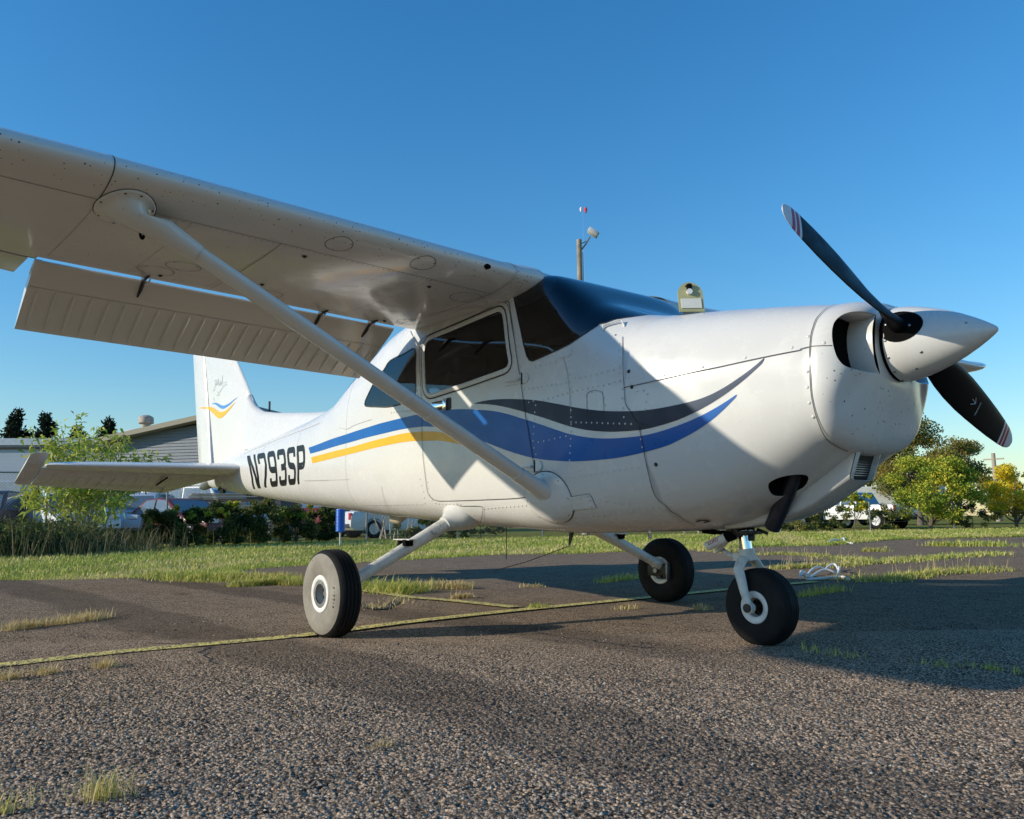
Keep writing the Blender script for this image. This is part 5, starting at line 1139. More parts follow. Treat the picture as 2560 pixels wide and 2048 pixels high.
def blade(sign):
    er = Vector((0, -math.cos(PANG), math.sin(PANG)))*sign; ev = Vector((1, 0, 0)).cross(er)   # rotation direction
    ev = Vector((0, -math.sin(PANG), -math.cos(PANG)))*sign
    rs = [.09, .13, .17, .22, .28, .36, .46, .56, .66, .75, .81, .845, .846, .858, .859, .878, .879, .886, .887, .906, .907, .925, .94, .952, .960, .964]
    rings = []; n = 22
    for r in rs:
        b = math.atan2(1.32, 2*math.pi*r)*(1 if r > .2 else 1); b = min(b, math.radians(62))
        ch = np.interp(r, [.09, .15, .22, .32, .45, .60, .75, .85, .91, .945, .96, .964], [.070, .082, .112, .145, .160, .156, .138, .118, .098, .070, .038, .012]); tk = np.interp(r, [.09, .15, .22, .32, .5, .75, .964], [.070, .060, .040, .026, .019, .013, .006])
        cdir = (ev*math.cos(b)+Vector((1, 0, 0))*math.sin(b)).normalized(); ndir = (Vector((1, 0, 0))*math.cos(b)-ev*math.sin(b)).normalized(); c = Vector((PX, 0, HZ))+er*r; ring_ = []
        for k in range(n):
            t = 2*math.pi*k/n; X = math.cos(t); Z_ = math.sin(t); cam_ = (.35 if Z_ < 0 else 1.0) if r > .25 else 1.0
            ring_.append(tuple(c+cdir*(X*ch/2)+ndir*(Z_*tk/2*cam_*(1+.3*X))))
        rings.append(ring_)
    mb = MB(); k = n
    for i in range(len(rings)-1):
        r = (rs[i]+rs[i+1])/2; m = 0
        if r > .846: m = 1
        if .859 < r < .878 or .887 < r < .906: m = 2
        mb.add(rings[i]+rings[i+1], [(j, (j+1) % k, k+(j+1) % k, k+j) for j in range(k)], m)
    mb.add(rings[-1], [tuple(range(k))], 1)
    o = mb.build('propeller_blade', [M_prop, M_propw, M_propr], prp, 0, fix=False)
    bm = bmesh.new(); bm.from_mesh(o.data); bmesh.ops.remove_doubles(bm, verts=bm.verts, dist=1e-5); bmesh.ops.recalc_face_normals(bm, faces=bm.faces); bm.to_mesh(o.data); bm.free()
    o.data.polygons.foreach_set('use_smooth', [True]*len(o.data.polygons))
    # cut-out collar where the blade leaves the spinner
    cb = MB(); q = []
    for rr, off in ((.074, 0), (.05, 0), (.025, 0), (.003, 0)):
        rg = []
        for t in np.linspace(0, 6.2832, 29)[:-1]:
            ax = PX+.012+math.cos(t)*rr*1.12; ph = math.sin(t)*rr/.15; R_ = np.interp(ax, [a for _, a in prof], [r for r, _ in prof])+.0018
            d_ = er*math.cos(ph)+ev*math.sin(ph); rg.append(tuple(Vector((ax, 0, HZ))+d_*R_))
        q.append(rg)
    cb.loft(q, cap=False); cb.build('blade_opening', M_black, spin, 0)
    return o, er, ev
prp = MB(); prp.tube([(PX-.05, 0, HZ), (PX+.06, 0, HZ)], .07, 20); prp = prp.build('propeller', M_dkst, plane, 40)
b1, er1, ev1 = blade(1); b2, er2, ev2 = blade(-1)
def text_mesh(body, size, M, name, mat, parent, ext=.0004, align='CENTER'):
    c = bpy.data.curves.new('text', 'FONT'); c.body = body; c.size = size; c.extrude = ext; c.align_x = align; c.align_y = 'CENTER'
    o = bpy.data.objects.new('text', c); COL.objects.link(o); bpy.context.view_layer.update()
    me = bpy.data.meshes.new_from_object(o.evaluated_get(bpy.context.evaluated_depsgraph_get())); bpy.data.objects.remove(o); bpy.data.curves.remove(c)
    me.transform(M); me.materials.clear(); me.materials.append(mat); me.name = name
    return link(bpy.data.objects.new(name, me), parent)
# maker's mark on the lower blade
r_ = .55; b_ = math.atan2(1.32, 2*math.pi*r_); cdir = (ev2*math.cos(b_)+Vector((1, 0, 0))*math.sin(b_)).normalized(); ndir = (Vector((1, 0, 0))*math.cos(b_)-ev2*math.sin(b_)).normalized()
cc_ = Vector((PX, 0, HZ))+er2*r_+ndir*.0125
mb = MB()
for a, b in ((( -.018, .03), (0, 0)), ((0, 0), (.022, .016)), ((0, 0), (.006, .034))):
    p, q = cc_+cdir*a[0]+er2*-a[1], cc_+cdir*b[0]+er2*-b[1]; mb.tube([p, q], .0016, 5)
mb.build('maker_mark', M_propw, b2, 0)
Mt = Matrix.Translation(cc_+er2*.035-cdir*.01) @ Matrix((( -er2.x, cdir.x, ndir.x, 0), (-er2.y, cdir.y, ndir.y, 0), (-er2.z, cdir.z, ndir.z, 0), (0, 0, 0, 1))) @ Matrix.Rotation(-math.pi/2, 4, 'Z')
text_mesh('McCAULEY', .013, Mt, 'maker_name', M_propw, b2)
# ================================================================== landing gear
def wheel(c, R, W, rim_r, parent, name, out=-1, side=M_side):
    """axle along Y through c; out = sign of the outer side"""
    w = empty(name, c); w.parent = parent
    M = Matrix.Rotation(math.pi/2, 4, 'X')
    h = W/2
    tread = [(R-.020, -h*.80), (R-.009, -h*.70), (R-.003, -h*.56)]
    for g in (-.42, -.14, .14, .42): tread += [(R-.0006, (g-.035)*h), (R-.0052, (g-.012)*h), (R-.0052, (g+.012)*h), (R, (g+.035)*h)]
    tread += [(R-.003, h*.56), (R-.009, h*.70), (R-.020, h*.80)]
    t = MB(); t.lathe(tread, M, 64, 0)
    for s in (-1, 1):
        t.lathe([(R-.020, s*h*.80), (R-.034, s*h*.90), (R-.055, s*h*.985), (R-.080, s*h), (R-.098, s*h*.96), (rim_r+.008, s*h*.86), (rim_r, s*h*.80)], M, 64, 1)
    ty = t.build('tyre', [M_rubber, side], w, 40)
    rm = MB()
    for s in (-1, 1):
        rm.lathe([(rim_r+.004, s*h*.84), (rim_r+.001, s*h*.90), (rim_r-.006, s*h*.92), (rim_r-.020, s*h*.88), (rim_r-.027, s*h*.80), (rim_r-.029, s*h*.45), (rim_r-.031, s*h*.25)], M, 48)
    rim = rm.build('rim', M_wheel, w, 35)
    return w, ty, rim
for sgn in (-1, 1):
    gl = MB(); T0, T1 = Vector((-1.545, .42*sgn, .615)), Vector((-1.465, 1.19*sgn, .268))
    dgl = (T1-T0).normalized()
    gl.tube([T0, T0+(T1-T0)*.3, T0+(T1-T0)*.6, T0+(T1-T0)*.85, T1], [.041, .038, .034, .031, .030], 20, flat=1.0)
    gl.tube([T1-dgl*.05, T1-dgl*.045, T1+dgl*.03], [.030, .034, .034], 16)
    leg = gl.build('main_gear_leg', M_worn, plane, 40)
    fz_ = MB(); rings = []    # bulged fairing where the leg leaves the belly
    for k, (dd, rx, ry) in enumerate(((-.01, .150, .105), (.05, .135, .088), (.085, .098, .070), (.115, .064, .056), (.14, .048, .047), (.155, .045, .045), (.156, .037, .037))):
        c = Vector((-1.535, .42*sgn, .62))+dgl*dd; a = Vector((1, 0, 0)); b = dgl.cross(a).normalized(); rings.append([tuple(c+a*rx*math.cos(t)+b*ry*math.sin(t)) for t in np.linspace(0, 6.2832, 29)[:-1]])
    fz_.loft(rings); fz_.build('gear_fairing', M_white, leg, 45)
    wc = Vector((-1.478, 1.292*sgn, .219))
    wh, ty, rim = wheel(wc, .2205, .150, .090, plane, 'main_wheel', side=M_side if sgn == -1 else M_rubber)  # port sidewall takes black rubber, painting in the shade on that tyre
    hb = MB(); h = .075; M = Matrix.Rotation(math.pi/2, 4, 'X')
    for k in range(3):
        a = 2*math.pi*k/3+.4; hb.tube([(.014*math.cos(a), sgn*.006, .014*math.sin(a)), (.062*math.cos(a), sgn*.012, .062*math.sin(a))], [.009, .012], 8)
    hb.tube([(0, -.03, 0), (0, .03, 0)], .020, 18); hb.build('hub', M_steel, wh, 40)
    ax = MB(); ax.tube([(0, -sgn*.115, 0), (0, sgn*.03, 0)], .016, 14); ax.tube([(0, sgn*.03, 0), (0, sgn*.042, 0)], .013, 6); ax.build('axle', M_steel, wh, 40)
    dk = MB(); dk.lathe([(.0, -sgn*.005), (.075, -sgn*.005)], M, 24); dk.build('wheel_web', M_black, wh, 30)
    br = MB(); br.lathe([(.05, -sgn*.060), (.079, -sgn*.060), (.079, -sgn*.066), (.05, -sgn*.066)], M, 32, close=True); br.build('brake_disc', M_steel, wh, 30)
    bc = MB(); bc.box((.075, -sgn*.078, -.005), (.038, .045, .105)); bc.box((-.02, -sgn*.088, .0), (.13, .012, .075)); bc.tube([(.05, -sgn*.1, .0), (.05, -sgn*.07, 0)], .022, 14); bc.tube([(-.035, -sgn*.1, -.015), (-.035, -sgn*.07, -.015)], .02, 12); bc.build('brake_caliper', M_dkst, wh, 40, bevel=.004)
    bp_ = MB(); bp_.box((.098, -sgn*.086, -.004), (.010, .050, .112)); bp_.build('brake_plate', M_steel, wh, 40, bevel=.003)
    # step on the leg
    sp = MB(); sc_ = T0+(T1-T0)*.545; sp.box(tuple(sc_+Vector((-.005, sgn*-.01, .052))), (.165, .062, .006)); stp = sp.build('step', M_worn, leg, 0, bevel=.002)
    sp = MB(); sp.box(tuple(sc_+Vector((.03, 0, .035))), (.030, .05, .035)); sp.box(tuple(sc_+Vector((-.035, 0, .035))), (.02, .04, .03)); sp.tube([sc_+Vector((.07, 0, .048)), sc_+Vector((-.01, 0, .018))], .006, 6); sp.build('step_bracket', M_black, leg, 0)
    bl = MB(); bl.tube([T0+Vector((-.045, sgn*.2, -.08)), T0+(T1-T0)*.6+Vector((-.036, 0, -.02)), T1+Vector((-.04, 0, 0)), wc+Vector((-.04, -sgn*.09, .02))], .005, 6); bl.build('brake_line', M_wheel, leg, 40)
    if sgn == -1:   # raised size marking on the sidewall
        for k, ch in enumerate('6.00-6'):
            a = math.radians(14-k*6.6); r = .163; px_, pz_ = r*math.cos(a), r*math.sin(a)
            Mt = Matrix.Translation((px_, -.0755, pz_)) @ Matrix.Rotation(-(math.pi/2-a), 4, 'Y') @ Matrix.Rotation(math.pi/2, 4, 'X')
            text_mesh(ch, .024, Mt, 'tyre_marking', M_side, ty, .0012)
# ---- nose gear
ng = MB(); S0, S1 = Vector((.095, 0, .60)), Vector((.117, 0, .425))
ng.tube([S0, S0+(S1-S0)*.35], .041, 20); ng.tube([S0+(S1-S0)*.30, S0+(S1-S0)*.36, S0+(S1-S0)*.45], [.046, .048, .046], 20); ng.tube([S0+(S1-S0)*.50, S0+(S1-S0)*.58], [.050, .050], 20)
nose = ng.build('nose_gear_strut', M_steel, plane, 40)
k = MB(); k.tube([S0+(S1-S0)*.35, S1+Vector((.003, 0, -.02))], .0285, 24); k.build('oleo_piston', M_chrome, nose, 40)
fk = MB(); cr = Vector((.121, 0, .392))
fk.tube([Vector((.116, 0, .428)), Vector((.118, 0, .415)), cr, cr+Vector((.004, 0, -.02))], [.036, .038, .041, .036], 18)
for s in (-1, 1):
    fk.tube([cr+Vector((0, s*.005, .01)), cr+Vector((.003, s*.052, -.018)), cr+Vector((.006, s*.082, -.052)), (.148, s*.094, .30), (.165, s*.096, .235), (.185, s*.096, .178)], [.026, .028, .026, .024, .0205, .018], 12, flat=.62, up=(1, 0, 0))
    fk.tube([(.185, s*.082, .172), (.185, s*.108, .172)], .026, 18)
fk.box((.083, 0, .392), (.05, .05, .035)); fkx = fk.build('fork', M_worn, nose, 45)
k = MB()
for s in (-1, 1): k.tube([(.185, s*.106, .172), (.185, s*.114, .172)], [.017, .017], 6); k.lathe([(.012, s*.1145), (.020, s*.1145), (.020, s*.110)], Matrix.Translation((.185, 0, .172)) @ Matrix.Rotation(math.pi/2, 4, 'X') @ Matrix.Scale(-1, 4, (0, 0, 1)), 18)
k.parts('axle_nut', M_dkst, nose, 40)
k = MB(); k.tube([(.100, -.012, .498), (.02, -.012, .470), (-.032, -.010, .425)], [.016, .014, .012], 10); k.tube([(-.032, .010, .425), (.02, .010, .398), (.088, .010, .392)], [.012, .014, .016], 10); k.tube([(-.034, -.028, .424), (-.034, .028, .424)], .011, 10); k.build('torque_link', M_worn, nose, 40)
L0, L1 = Vector((.055, -.055, .487)), Vector((-.045, -.085, .440))
k = MB(); dl = (L1-L0).normalized(); k.tube([L0+dl*.0, L1-dl*.004, L1], [.0225, .0225, .020], 22); dm = k.build('shimmy_damper', M_wheel, nose, 40)
k = MB(); k.tube([L0-dl*.035, L0+dl*.006], .027, 20); k.tube([L0-dl*.10, L0-dl*.03], .008, 8); k.build('damper_collar', M_black, nose, 40)
vx = -dl; vz = Vector((.45, -.85, .22)); vz = (vz-vx*vz.dot(vx)).normalized(); vy = vz.cross(vx)
Mt = Matrix.Translation(L0+(L1-L0)*.58+vz*.0228+vy*.002) @ Matrix(((vx.x, vy.x, vz.x, 0), (vx.y, vy.y, vz.y, 0), (vx.z, vy.z, vz.z, 0), (0, 0, 0, 1)))
text_mesh('LORD', .0215, Mt, 'damper_lettering', flat('red_print', (.45, .015, .07), .5), dm, .0012)
k = MB()
for a, b, r in (((.06, .06, .53), (.10, .07, .50), .018), ((.10, -.06, .53), (.12, -.05, .49), .016), ((.14, .02, .53), (.15, .0, .47), .014), ((.06, -.03, .545), (-.02, -.09, .535), .010), ((.15, -.03, .52), (.19, -.05, .545), .008), ((.16, .03, .52), (.21, .04, .50), .008)): k.tube([a, b], r, 9)
k.box((.105, .0, .505), (.12, .13, .016)); k.box((.075, -.055, .512), (.03, .03, .05)); k.build('steering_collar', M_dkst, nose, 40, bevel=.003)
k = MB(); k.tube([(-.13, -.10, .528), (-.05, -.085, .515), (.03, -.06, .505), (.08, -.04, .505)], [.006, .006, .011, .011], 8); k.tube([(-.06, -.088, .515), (-.0, -.07, .508)], .0125, 10); k.build('steering_rod', M_black, nose, 40)
nw, nty, nrim = wheel(Vector((.185, 0, .172)), .173, .128, .070, plane, 'nose_wheel', side=flat('nose_tyre_sidewall', (.014, .014, .014), .75, spec=.2, var=.3, vscale=12))
k = MB(); M = Matrix.Rotation(math.pi/2, 4, 'X')
for s in (-1, 1): k.lathe([(.064, s*.050), (.062, s*.054), (.044, s*.050), (.041, s*.03)], M, 36)
k.parts('wheel_flange', M_wheel, nw, 40)
k = MB(); k.tube([(0, -.09, 0), (0, .09, 0)], .016, 14); k.lathe([(.0, -.02), (.045, -.02)], M, 24); k.build('hub', M_dkst, nw, 40)
# ================================================================== doors, handles, hinges, small fittings
def on(px): return np.array(px)
hd = MB(); c = skin(UB+BOWLX+1.55, .437); n_ = Vector(skin_n(UB+BOWLX+1.55, .437))
HB = Vector((-1.55, -.557, 1.248))
hd.box(HB+Vector((-.03, -.008, 0)), (.135, .014, .036), Matrix.Rotation(0, 3, 'Y')); hd.box(HB+Vector((.045, -.012, 0)), (.030, .016, .066)); hnd = hd.build('door_handle', M_chrome, doorR, 40, bevel=.004)
k = MB(); k.box(HB+Vector((.0, -.0005, 0)), (.20, .004, .058)); k.box(HB+Vector((.07, -.001, 0)), (.045, .006, .075)); k.build('handle_recess', M_dkst, doorR, 0, bevel=.003)
for zc_, xc_ in ((1.305, -.815), (.845, -.725)):
    k = MB(); yb = -.565; L_ = .155 if zc_ > 1 else .12
    k.prism([(xc_-L_, zc_-.012), (xc_-L_*.9, zc_-.022), (xc_, zc_-.024), (xc_, zc_+.024), (xc_-L_*.75, zc_+.012)], 1, yb-.003, yb+.004)
    k.prism([(xc_+.010, zc_-.026)]+[(xc_+.030+.026*math.cos(a), zc_+.026*math.sin(a)) for a in np.linspace(-1.4, 1.4, 9)]+[(xc_+.010, zc_+.026)], 1, yb-.004, yb+.004)
    hg = k.build('door_hinge', M_white, doorR, 30)
    k = MB(); k.tube([(xc_+.004, yb-.005, zc_-.030), (xc_+.004, yb-.005, zc_+.030)], .004, 8); k.build('hinge_pin', M_dkst, doorR, 40)
    k = MB(); k.tube([(xc_-L_*.8, yb-.004, zc_-.002), (xc_-.01, yb-.010, zc_-.002)], [.004, .009], 8); k.build('hinge_fairing', M_white, doorR, 40)
    k = MB()
    for q in ((xc_-L_*.6, zc_-.016), (xc_-L_*.4, zc_-.017), (xc_-L_*.2, zc_-.018), (xc_-L_*.3, zc_+.016), (xc_+.035, zc_+.013), (xc_+.035, zc_-.013), (xc_-L_*.1, zc_+.018)): k.dome((q[0], yb-.004, q[1]), (0, -1, 0), .0042, .002, 7)
    tag(k.build('hinge_rivet', M_rivet, doorR, 40), kind='stuff')
k = MB(); tp = [skin(*p)+skin_n(*p)*.003 for p in TR['patch_tab']]; k.add(tp, [tuple(range(len(tp)))]); k.build('patch_tab', M_tailw, fus, 0)
k = MB(); PP = np.array(TR['step_plate']); tp = [skin(*p)+skin_n(*p)*.006 for p in PP]; tb = [skin(*p) for p in PP]; n = len(tp); k.add(tp+tb, [tuple(range(n))]+[(i, (i+1) % n, n+(i+1) % n, n+i) for i in range(n)]); k.build('access_plate', M_white, fus, 20)
k = MB(); surf_ribbon(k, list(TR['step_plate'])+[TR['step_plate'][0]], .004, .003, both=False, sm=False); k.build('plate_seam', M_seam, fus, 0, fix=False)
k = MB(); cen_ = PP.mean(0)
for p in list(PP[[0, 1, 3, 4]])+[(PP[0]+PP[1])/2, PP[2]]: q = cen_+(np.array(p)-cen_)*.72; k.dome(skin(*q)+skin_n(*q)*.006, skin_n(*q), .0068, .0035, 9)
tag(k.build('plate_bolt', M_rivet, fus, 40), kind='stuff')
k = MB(); hp = [skin(*p)+skin_n(*p)*o for p, o in zip(TR['deck_corner_handle'], (.001, .014, .018, .016, .001))]; k.tube([tuple(p) for p in hp], .0042, 7); k.build('refuel_handle', M_wheel, fus, 40)
for q, r in ((( -.0, 0), 0),): pass
for px_ in ((1.06, .433), (1.075, .405)): pass
k = MB()
for u_, t_ in ((1.118, .405), (1.098, .455), (1.0, .655)): k.dome(skin(u_, t_)+skin_n(u_, t_)*.001, skin_n(u_, t_), .0095, .005, 10)
k.parts('cowl_fastener', M_dkst, cowl, 40)
# belly antennas, drains, wires
k = MB(); k.tube([(-.93, -.12, .515), (-.945, -.13, .43)], [.022, .007], 8, flat=.35); k.tube([(-.945, -.13, .43), (-1.12, -.30, .345), (-1.22, -.45, .30)], .0024, 5); k.build('belly_antenna', M_dkst, plane, 40)
k = MB(); k.tube([(-1.22, -.35, .54), (-1.225, -.35, .36)], .003, 5); k.build('vent_pipe', M_dkst, plane, 40)
k = MB(); k.tube([(-.25, -.25, .52), (-.25, -.25, .478)], .009, 8); k.lathe([(.0, .001), (.022, .0)], Matrix.Translation((-.25, -.25, .508)), 12); k.build('fuel_drain', M_chrome, plane, 40)
M_yelb = flat('aged_beige', (.42, .36, .25), .5)
k = MB(); k.tube([(-2.55, -.12, .635), (-2.72, -.12, .592), (-2.80, -.12, .60), (-2.83, -.12, .63)], [.01, .035, .03, .01], 10, flat=.8); k.build('belly_fairing', M_yelb, plane, 40)
k = MB(); k.tube([(-2.95, -.25, 1.70), (-3.25, -.28, 1.95)], .0022, 5); k.tube([(-3.6, .1, 1.50), (-3.72, .12, 1.85)], .0022, 5); k.parts('whip_antenna', M_seaml, plane, 40)
k = MB(); k.tube([(-1.86, -.575, 1.745), (-1.78, -.57, 1.62)], .003, 5); k.build('door_wire', M_wheel, doorR, 40)
# ================================================================== cabin interior
def rbox(mb, c, d, rot=None): mb.box(c, d, rot)
for y in (-.25, .25):
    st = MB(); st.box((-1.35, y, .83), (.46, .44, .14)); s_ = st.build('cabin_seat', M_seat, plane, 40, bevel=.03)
    b = MB(); b.box((-1.62, y, 1.16), (.12, .44, .62), Matrix.Rotation(-.18, 3, 'Y')); b.build('seat_back', M_seat, s_, 40, bevel=.04)
    b = MB(); b.box((-1.70, y, 1.52), (.09, .26, .17), Matrix.Rotation(-.18, 3, 'Y')); b.build('headrest', M_seat, s_, 50, bevel=.04)
b = MB(); b.box((-2.25, 0, .86), (.45, .92, .14)); r_ = b.build('rear_bench', M_tan, plane, 40, bevel=.03)
b = MB(); b.box((-2.52, 0, 1.12), (.12, .90, .58), Matrix.Rotation(-.2, 3, 'Y')); b.build('bench_back', M_tan, r_, 40, bevel=.04)
b = MB(); b.prism([(-.20, 1.44), (-.62, 1.40), (-.64, 1.32), (-.56, .95), (-.20, .95)], 1, -.50, .50); ip = b.build('instrument_panel', M_seat, plane, 0)
b = MB()
for y in (-.28, .28): b.tube([(-.56, y, 1.12), (-.80, y, 1.14)], .012, 8); b.tube([(-.80, y-.14, 1.22), (-.80, y-.13, 1.12), (-.80, y, 1.10), (-.80, y+.13, 1.12), (-.80, y+.14, 1.22)], .014, 8)
b.parts('control_yoke', M_black, ip, 40)
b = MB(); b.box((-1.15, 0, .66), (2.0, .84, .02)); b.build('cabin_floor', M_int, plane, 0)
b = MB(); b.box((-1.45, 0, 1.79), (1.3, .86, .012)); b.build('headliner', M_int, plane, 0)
b = MB(); b.tube([(-1.0, .50, 1.78), (-1.0, .525, 1.40)], .02, 8); b.tube([(-.83, .53, 1.35), (-.95, .50, 1.78)], .022, 8); b.tube([(-.83, -.53, 1.35), (-.95, -.50, 1.78)], .022, 8); b.parts('door_post', M_int, plane, 40)
# ================================================================== background
def leaf_cloud(clumps, n, size, aspect=.55, shell=.45, up=.0, outward=.4):
    """clumps: (cx,cy,cz,rx,ry,rz); returns V,T(quads),tint per leaf"""
    Cc = np.array(clumps, float); vol = Cc[:, 3]*Cc[:, 4]*Cc[:, 5]; vol = vol**.75; k = NPR.choice(len(Cc), n, p=vol/vol.sum()); d = NPR.normal(0, 1, (n, 3)); d /= np.linalg.norm(d, axis=1, keepdims=True); r = NPR.uniform(0, 1, n)**shell
    P = Cc[k, :3]+d*r[:, None]*Cc[k, 3:]*(1+NPR.normal(0, .10, n))[:, None]
    a = NPR.normal(0, 1, (n, 3))+d*outward+np.array([0, 0, up]); a /= np.linalg.norm(a, axis=1, keepdims=True); b = np.cross(a, NPR.normal(0, 1, (n, 3))); b /= np.linalg.norm(b, axis=1, keepdims=True)
    S = size*NPR.uniform(.55, 1.35, n)[:, None]; c = np.cross(a, b)
    V = np.stack([P, P+a*S*.5+b*S*aspect*.5+c*S*.08, P+a*S, P+a*S*.5-b*S*aspect*.5+c*S*.08], 1).reshape(-1, 3); i = np.arange(n)*4
    T = np.stack([i, i+1, i+2, i+3], 1); ct = NPR.uniform(-.22, .22, len(Cc))[k]; return V, T, ct
def foliage(name, clumps, n, size, mat, parent, mean=.5, dev=.25, **k):
    V, T, ct = leaf_cloud(clumps, n, size, **k); V[:, 2] = np.maximum(V[:, 2], .01); o = fast_mesh(name, V, T, mat, parent); tint(o, np.repeat(np.clip(mean+ct+NPR.normal(0, dev, n), 0, 1), 4)); return o
M_ygreen = mk_blade('shrub_leaves', [(0.735, 0.560, 0.061), (0.455, 0.473, 0.052), (0.210, 0.315, 0.038), (0.105, 0.201, 0.028)])
M_yellow = mk_blade('yellow_leaves', [(0.800, 0.578, 0.032), (0.800, 0.595, 0.035), (0.595, 0.525, 0.044), (0.298, 0.367, 0.044)])
M_olive = mk_blade('olive_leaves', [(0.420, 0.263, 0.061), (0.263, 0.245, 0.052), (0.140, 0.175, 0.038), (0.070, 0.108, 0.028)])
M_ever = mk_blade('evergreen_needles', [(.030, .045, .020), (.018, .032, .015), (.012, .024, .012), (.008, .018, .009)])
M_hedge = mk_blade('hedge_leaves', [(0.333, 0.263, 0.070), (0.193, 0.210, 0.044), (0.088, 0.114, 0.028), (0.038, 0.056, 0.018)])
M_weed = mk_blade('weed_stalks', [(0.350, 0.280, 0.149), (0.210, 0.184, 0.088), (0.105, 0.114, 0.044), (0.052, 0.070, 0.026)])
M_long = mk_blade('long_leaves', [(0.630, 0.578, 0.105), (0.473, 0.525, 0.088), (0.280, 0.385, 0.061), (0.149, 0.245, 0.044)])
M_bark = flat('bark', (.13, .105, .08), .9, var=.35, vscale=12, bump=.6); M_barkp = flat('pale_stem', (.36, .32, .25), .9, var=.25, vscale=12)
def trunk(parent, pts, rads, branches, mat=None, name='trunk'):
    mb = MB(); mb.tube(pts, rads, 8)
    for P, r in branches: mb.tube(P, r, 6)
    return mb.build(name, mat or M_bark, parent, 50)
def clump_set(cx, cy, z0, z1, w, n, seed, squash=.7):
    r = random.Random(seed); out = []
    for i in range(n):
        t = r.random(); z = z0+(z1-z0)*t; prof = math.sin(math.pi*(.16+.76*t))**.7; a = r.random()*6.28; q = w*prof*r.random()**.5; s = (z1-z0)*r.uniform(.11, .20)
        out.append((cx+q*math.cos(a), cy+q*math.sin(a), z, s*1.15, s*1.15, s*squash))
    return out
def tree(name, key, z0, z1, w, n, size, mat, label, cat='tree', group=None, seed=1, ncl=34, mean=.5, th=.12, dev=.25, aspect=.6, limbs=7, dx=0, dy=0):
    x, y = BG[key]; x += dx; y += dy; o = tag(empty(name, (x, y, 0)), label, cat, group); r = random.Random(seed)
    cl = clump_set(0, 0, z0+(z1-z0)*.12, z1*.96, w, ncl, seed); br = []
    for i in range(limbs):
        c = cl[i % len(cl)]; b = Vector((r.uniform(-.03, .03), r.uniform(-.03, .03), z0*r.uniform(.3, .9))); br.append(([b, b*.5+Vector(c[:3])*.5+Vector((0, 0, -.1)), Vector(c[:3])], [th*.55, th*.35, th*.12]))
    trunk(o, [(0, 0, -.05), (r.uniform(-.05, .05), r.uniform(-.05, .05), z0), (r.uniform(-.15, .15), r.uniform(-.15, .15), z1*.75)], [th, th*.75, th*.25], br)
    foliage('crown', cl, n, size, mat, o, mean, dev, aspect=aspect); return o
tree('shrub_tree', 'treeR', .30, 3.15, 1.95, 19000, .095, M_ygreen, 'dense yellow-green shrub tree on the lawn edge, largest at right', 'tree', None, 3, 60, .50, .10, aspect=.75)
tree('shrub_tree', 'treeRl', .75, 1.75, .85, 2400, .105, M_ygreen, 'small thin yellow-green tree below the airplane nose', 'tree', None, 5, 18, .48, .03, aspect=.75, limbs=9)
tree('shrub_tree', 'treeY', .4, 2.75, 1.6, 11000, .09, M_yellow, 'golden yellow shrub tree at the right edge', 'tree', None, 8, 36, .35, .08, aspect=.75)
tree('large_tree', 'treeBack', 1.5, 6.6, 2.6, 24000, .14, M_olive, 'tall olive-green tree with bronzed top behind the yellow-green shrub', 'tree', 'trees on the skyline', 12, 60, .42, .22)
tree('large_tree', 'treeBack2', 1.2, 5.4, 2.0, 14000, .135, M_olive, 'olive tree right of the tallest one, with ragged top', 'tree', 'trees on the skyline', 17, 40, .36, .2)
tree('large_tree', 'treeBack3', .8, 4.6, 2.0, 13000, .135, M_olive, 'dark olive tree half hidden by the airplane nose', 'tree', 'trees on the skyline', 21, 38, .62, .2)
tree('large_tree', 'treeBack4', .8, 5.0, 2.6, 6000, .20, M_olive, 'distant tree between the utility pole and the yellow shrub', 'tree', 'trees on the skyline', 23, 30, .5, .2)
def evergreen(key, h, w, label, seed):
    x, y = BG[key]; o = tag(empty('evergreen_tree', (x, y, 0)), label, 'tree', 'evergreens behind the warehouse'); r = random.Random(seed); cl = []
    for i in range(44):
        t = i/43; z = .8+(h-.9)*t; q = w*(1-t)**.8; a = r.random()*6.28; cl.append((q*.55*math.cos(a), q*.55*math.sin(a), z, .30+.62*w*(1-t)*.5, .30+.62*w*(1-t)*.5, .42))
    trunk(o, [(0, 0, 0), (0, 0, h*.9)], [.22, .05], []); foliage('crown', cl, 15000, .30, M_ever, o, .5, .25, aspect=.45); return o
evergreen('ever0', 7.9, 3.0, 'dark evergreen at the left edge of the photo', 1); evergreen('ever1', 8.8, 3.4, 'tallest dark evergreen behind the warehouse roof', 2); evergreen('ever2', 8.5, 3.6, 'broad dark evergreen second from the tallest one', 3)
evergreen('ever3', 7.9, 2.6, 'dark evergreen behind the leafy sapling', 4); evergreen('ever4', 8.3, 2.6, 'dark evergreen beside the turbine vent', 5)
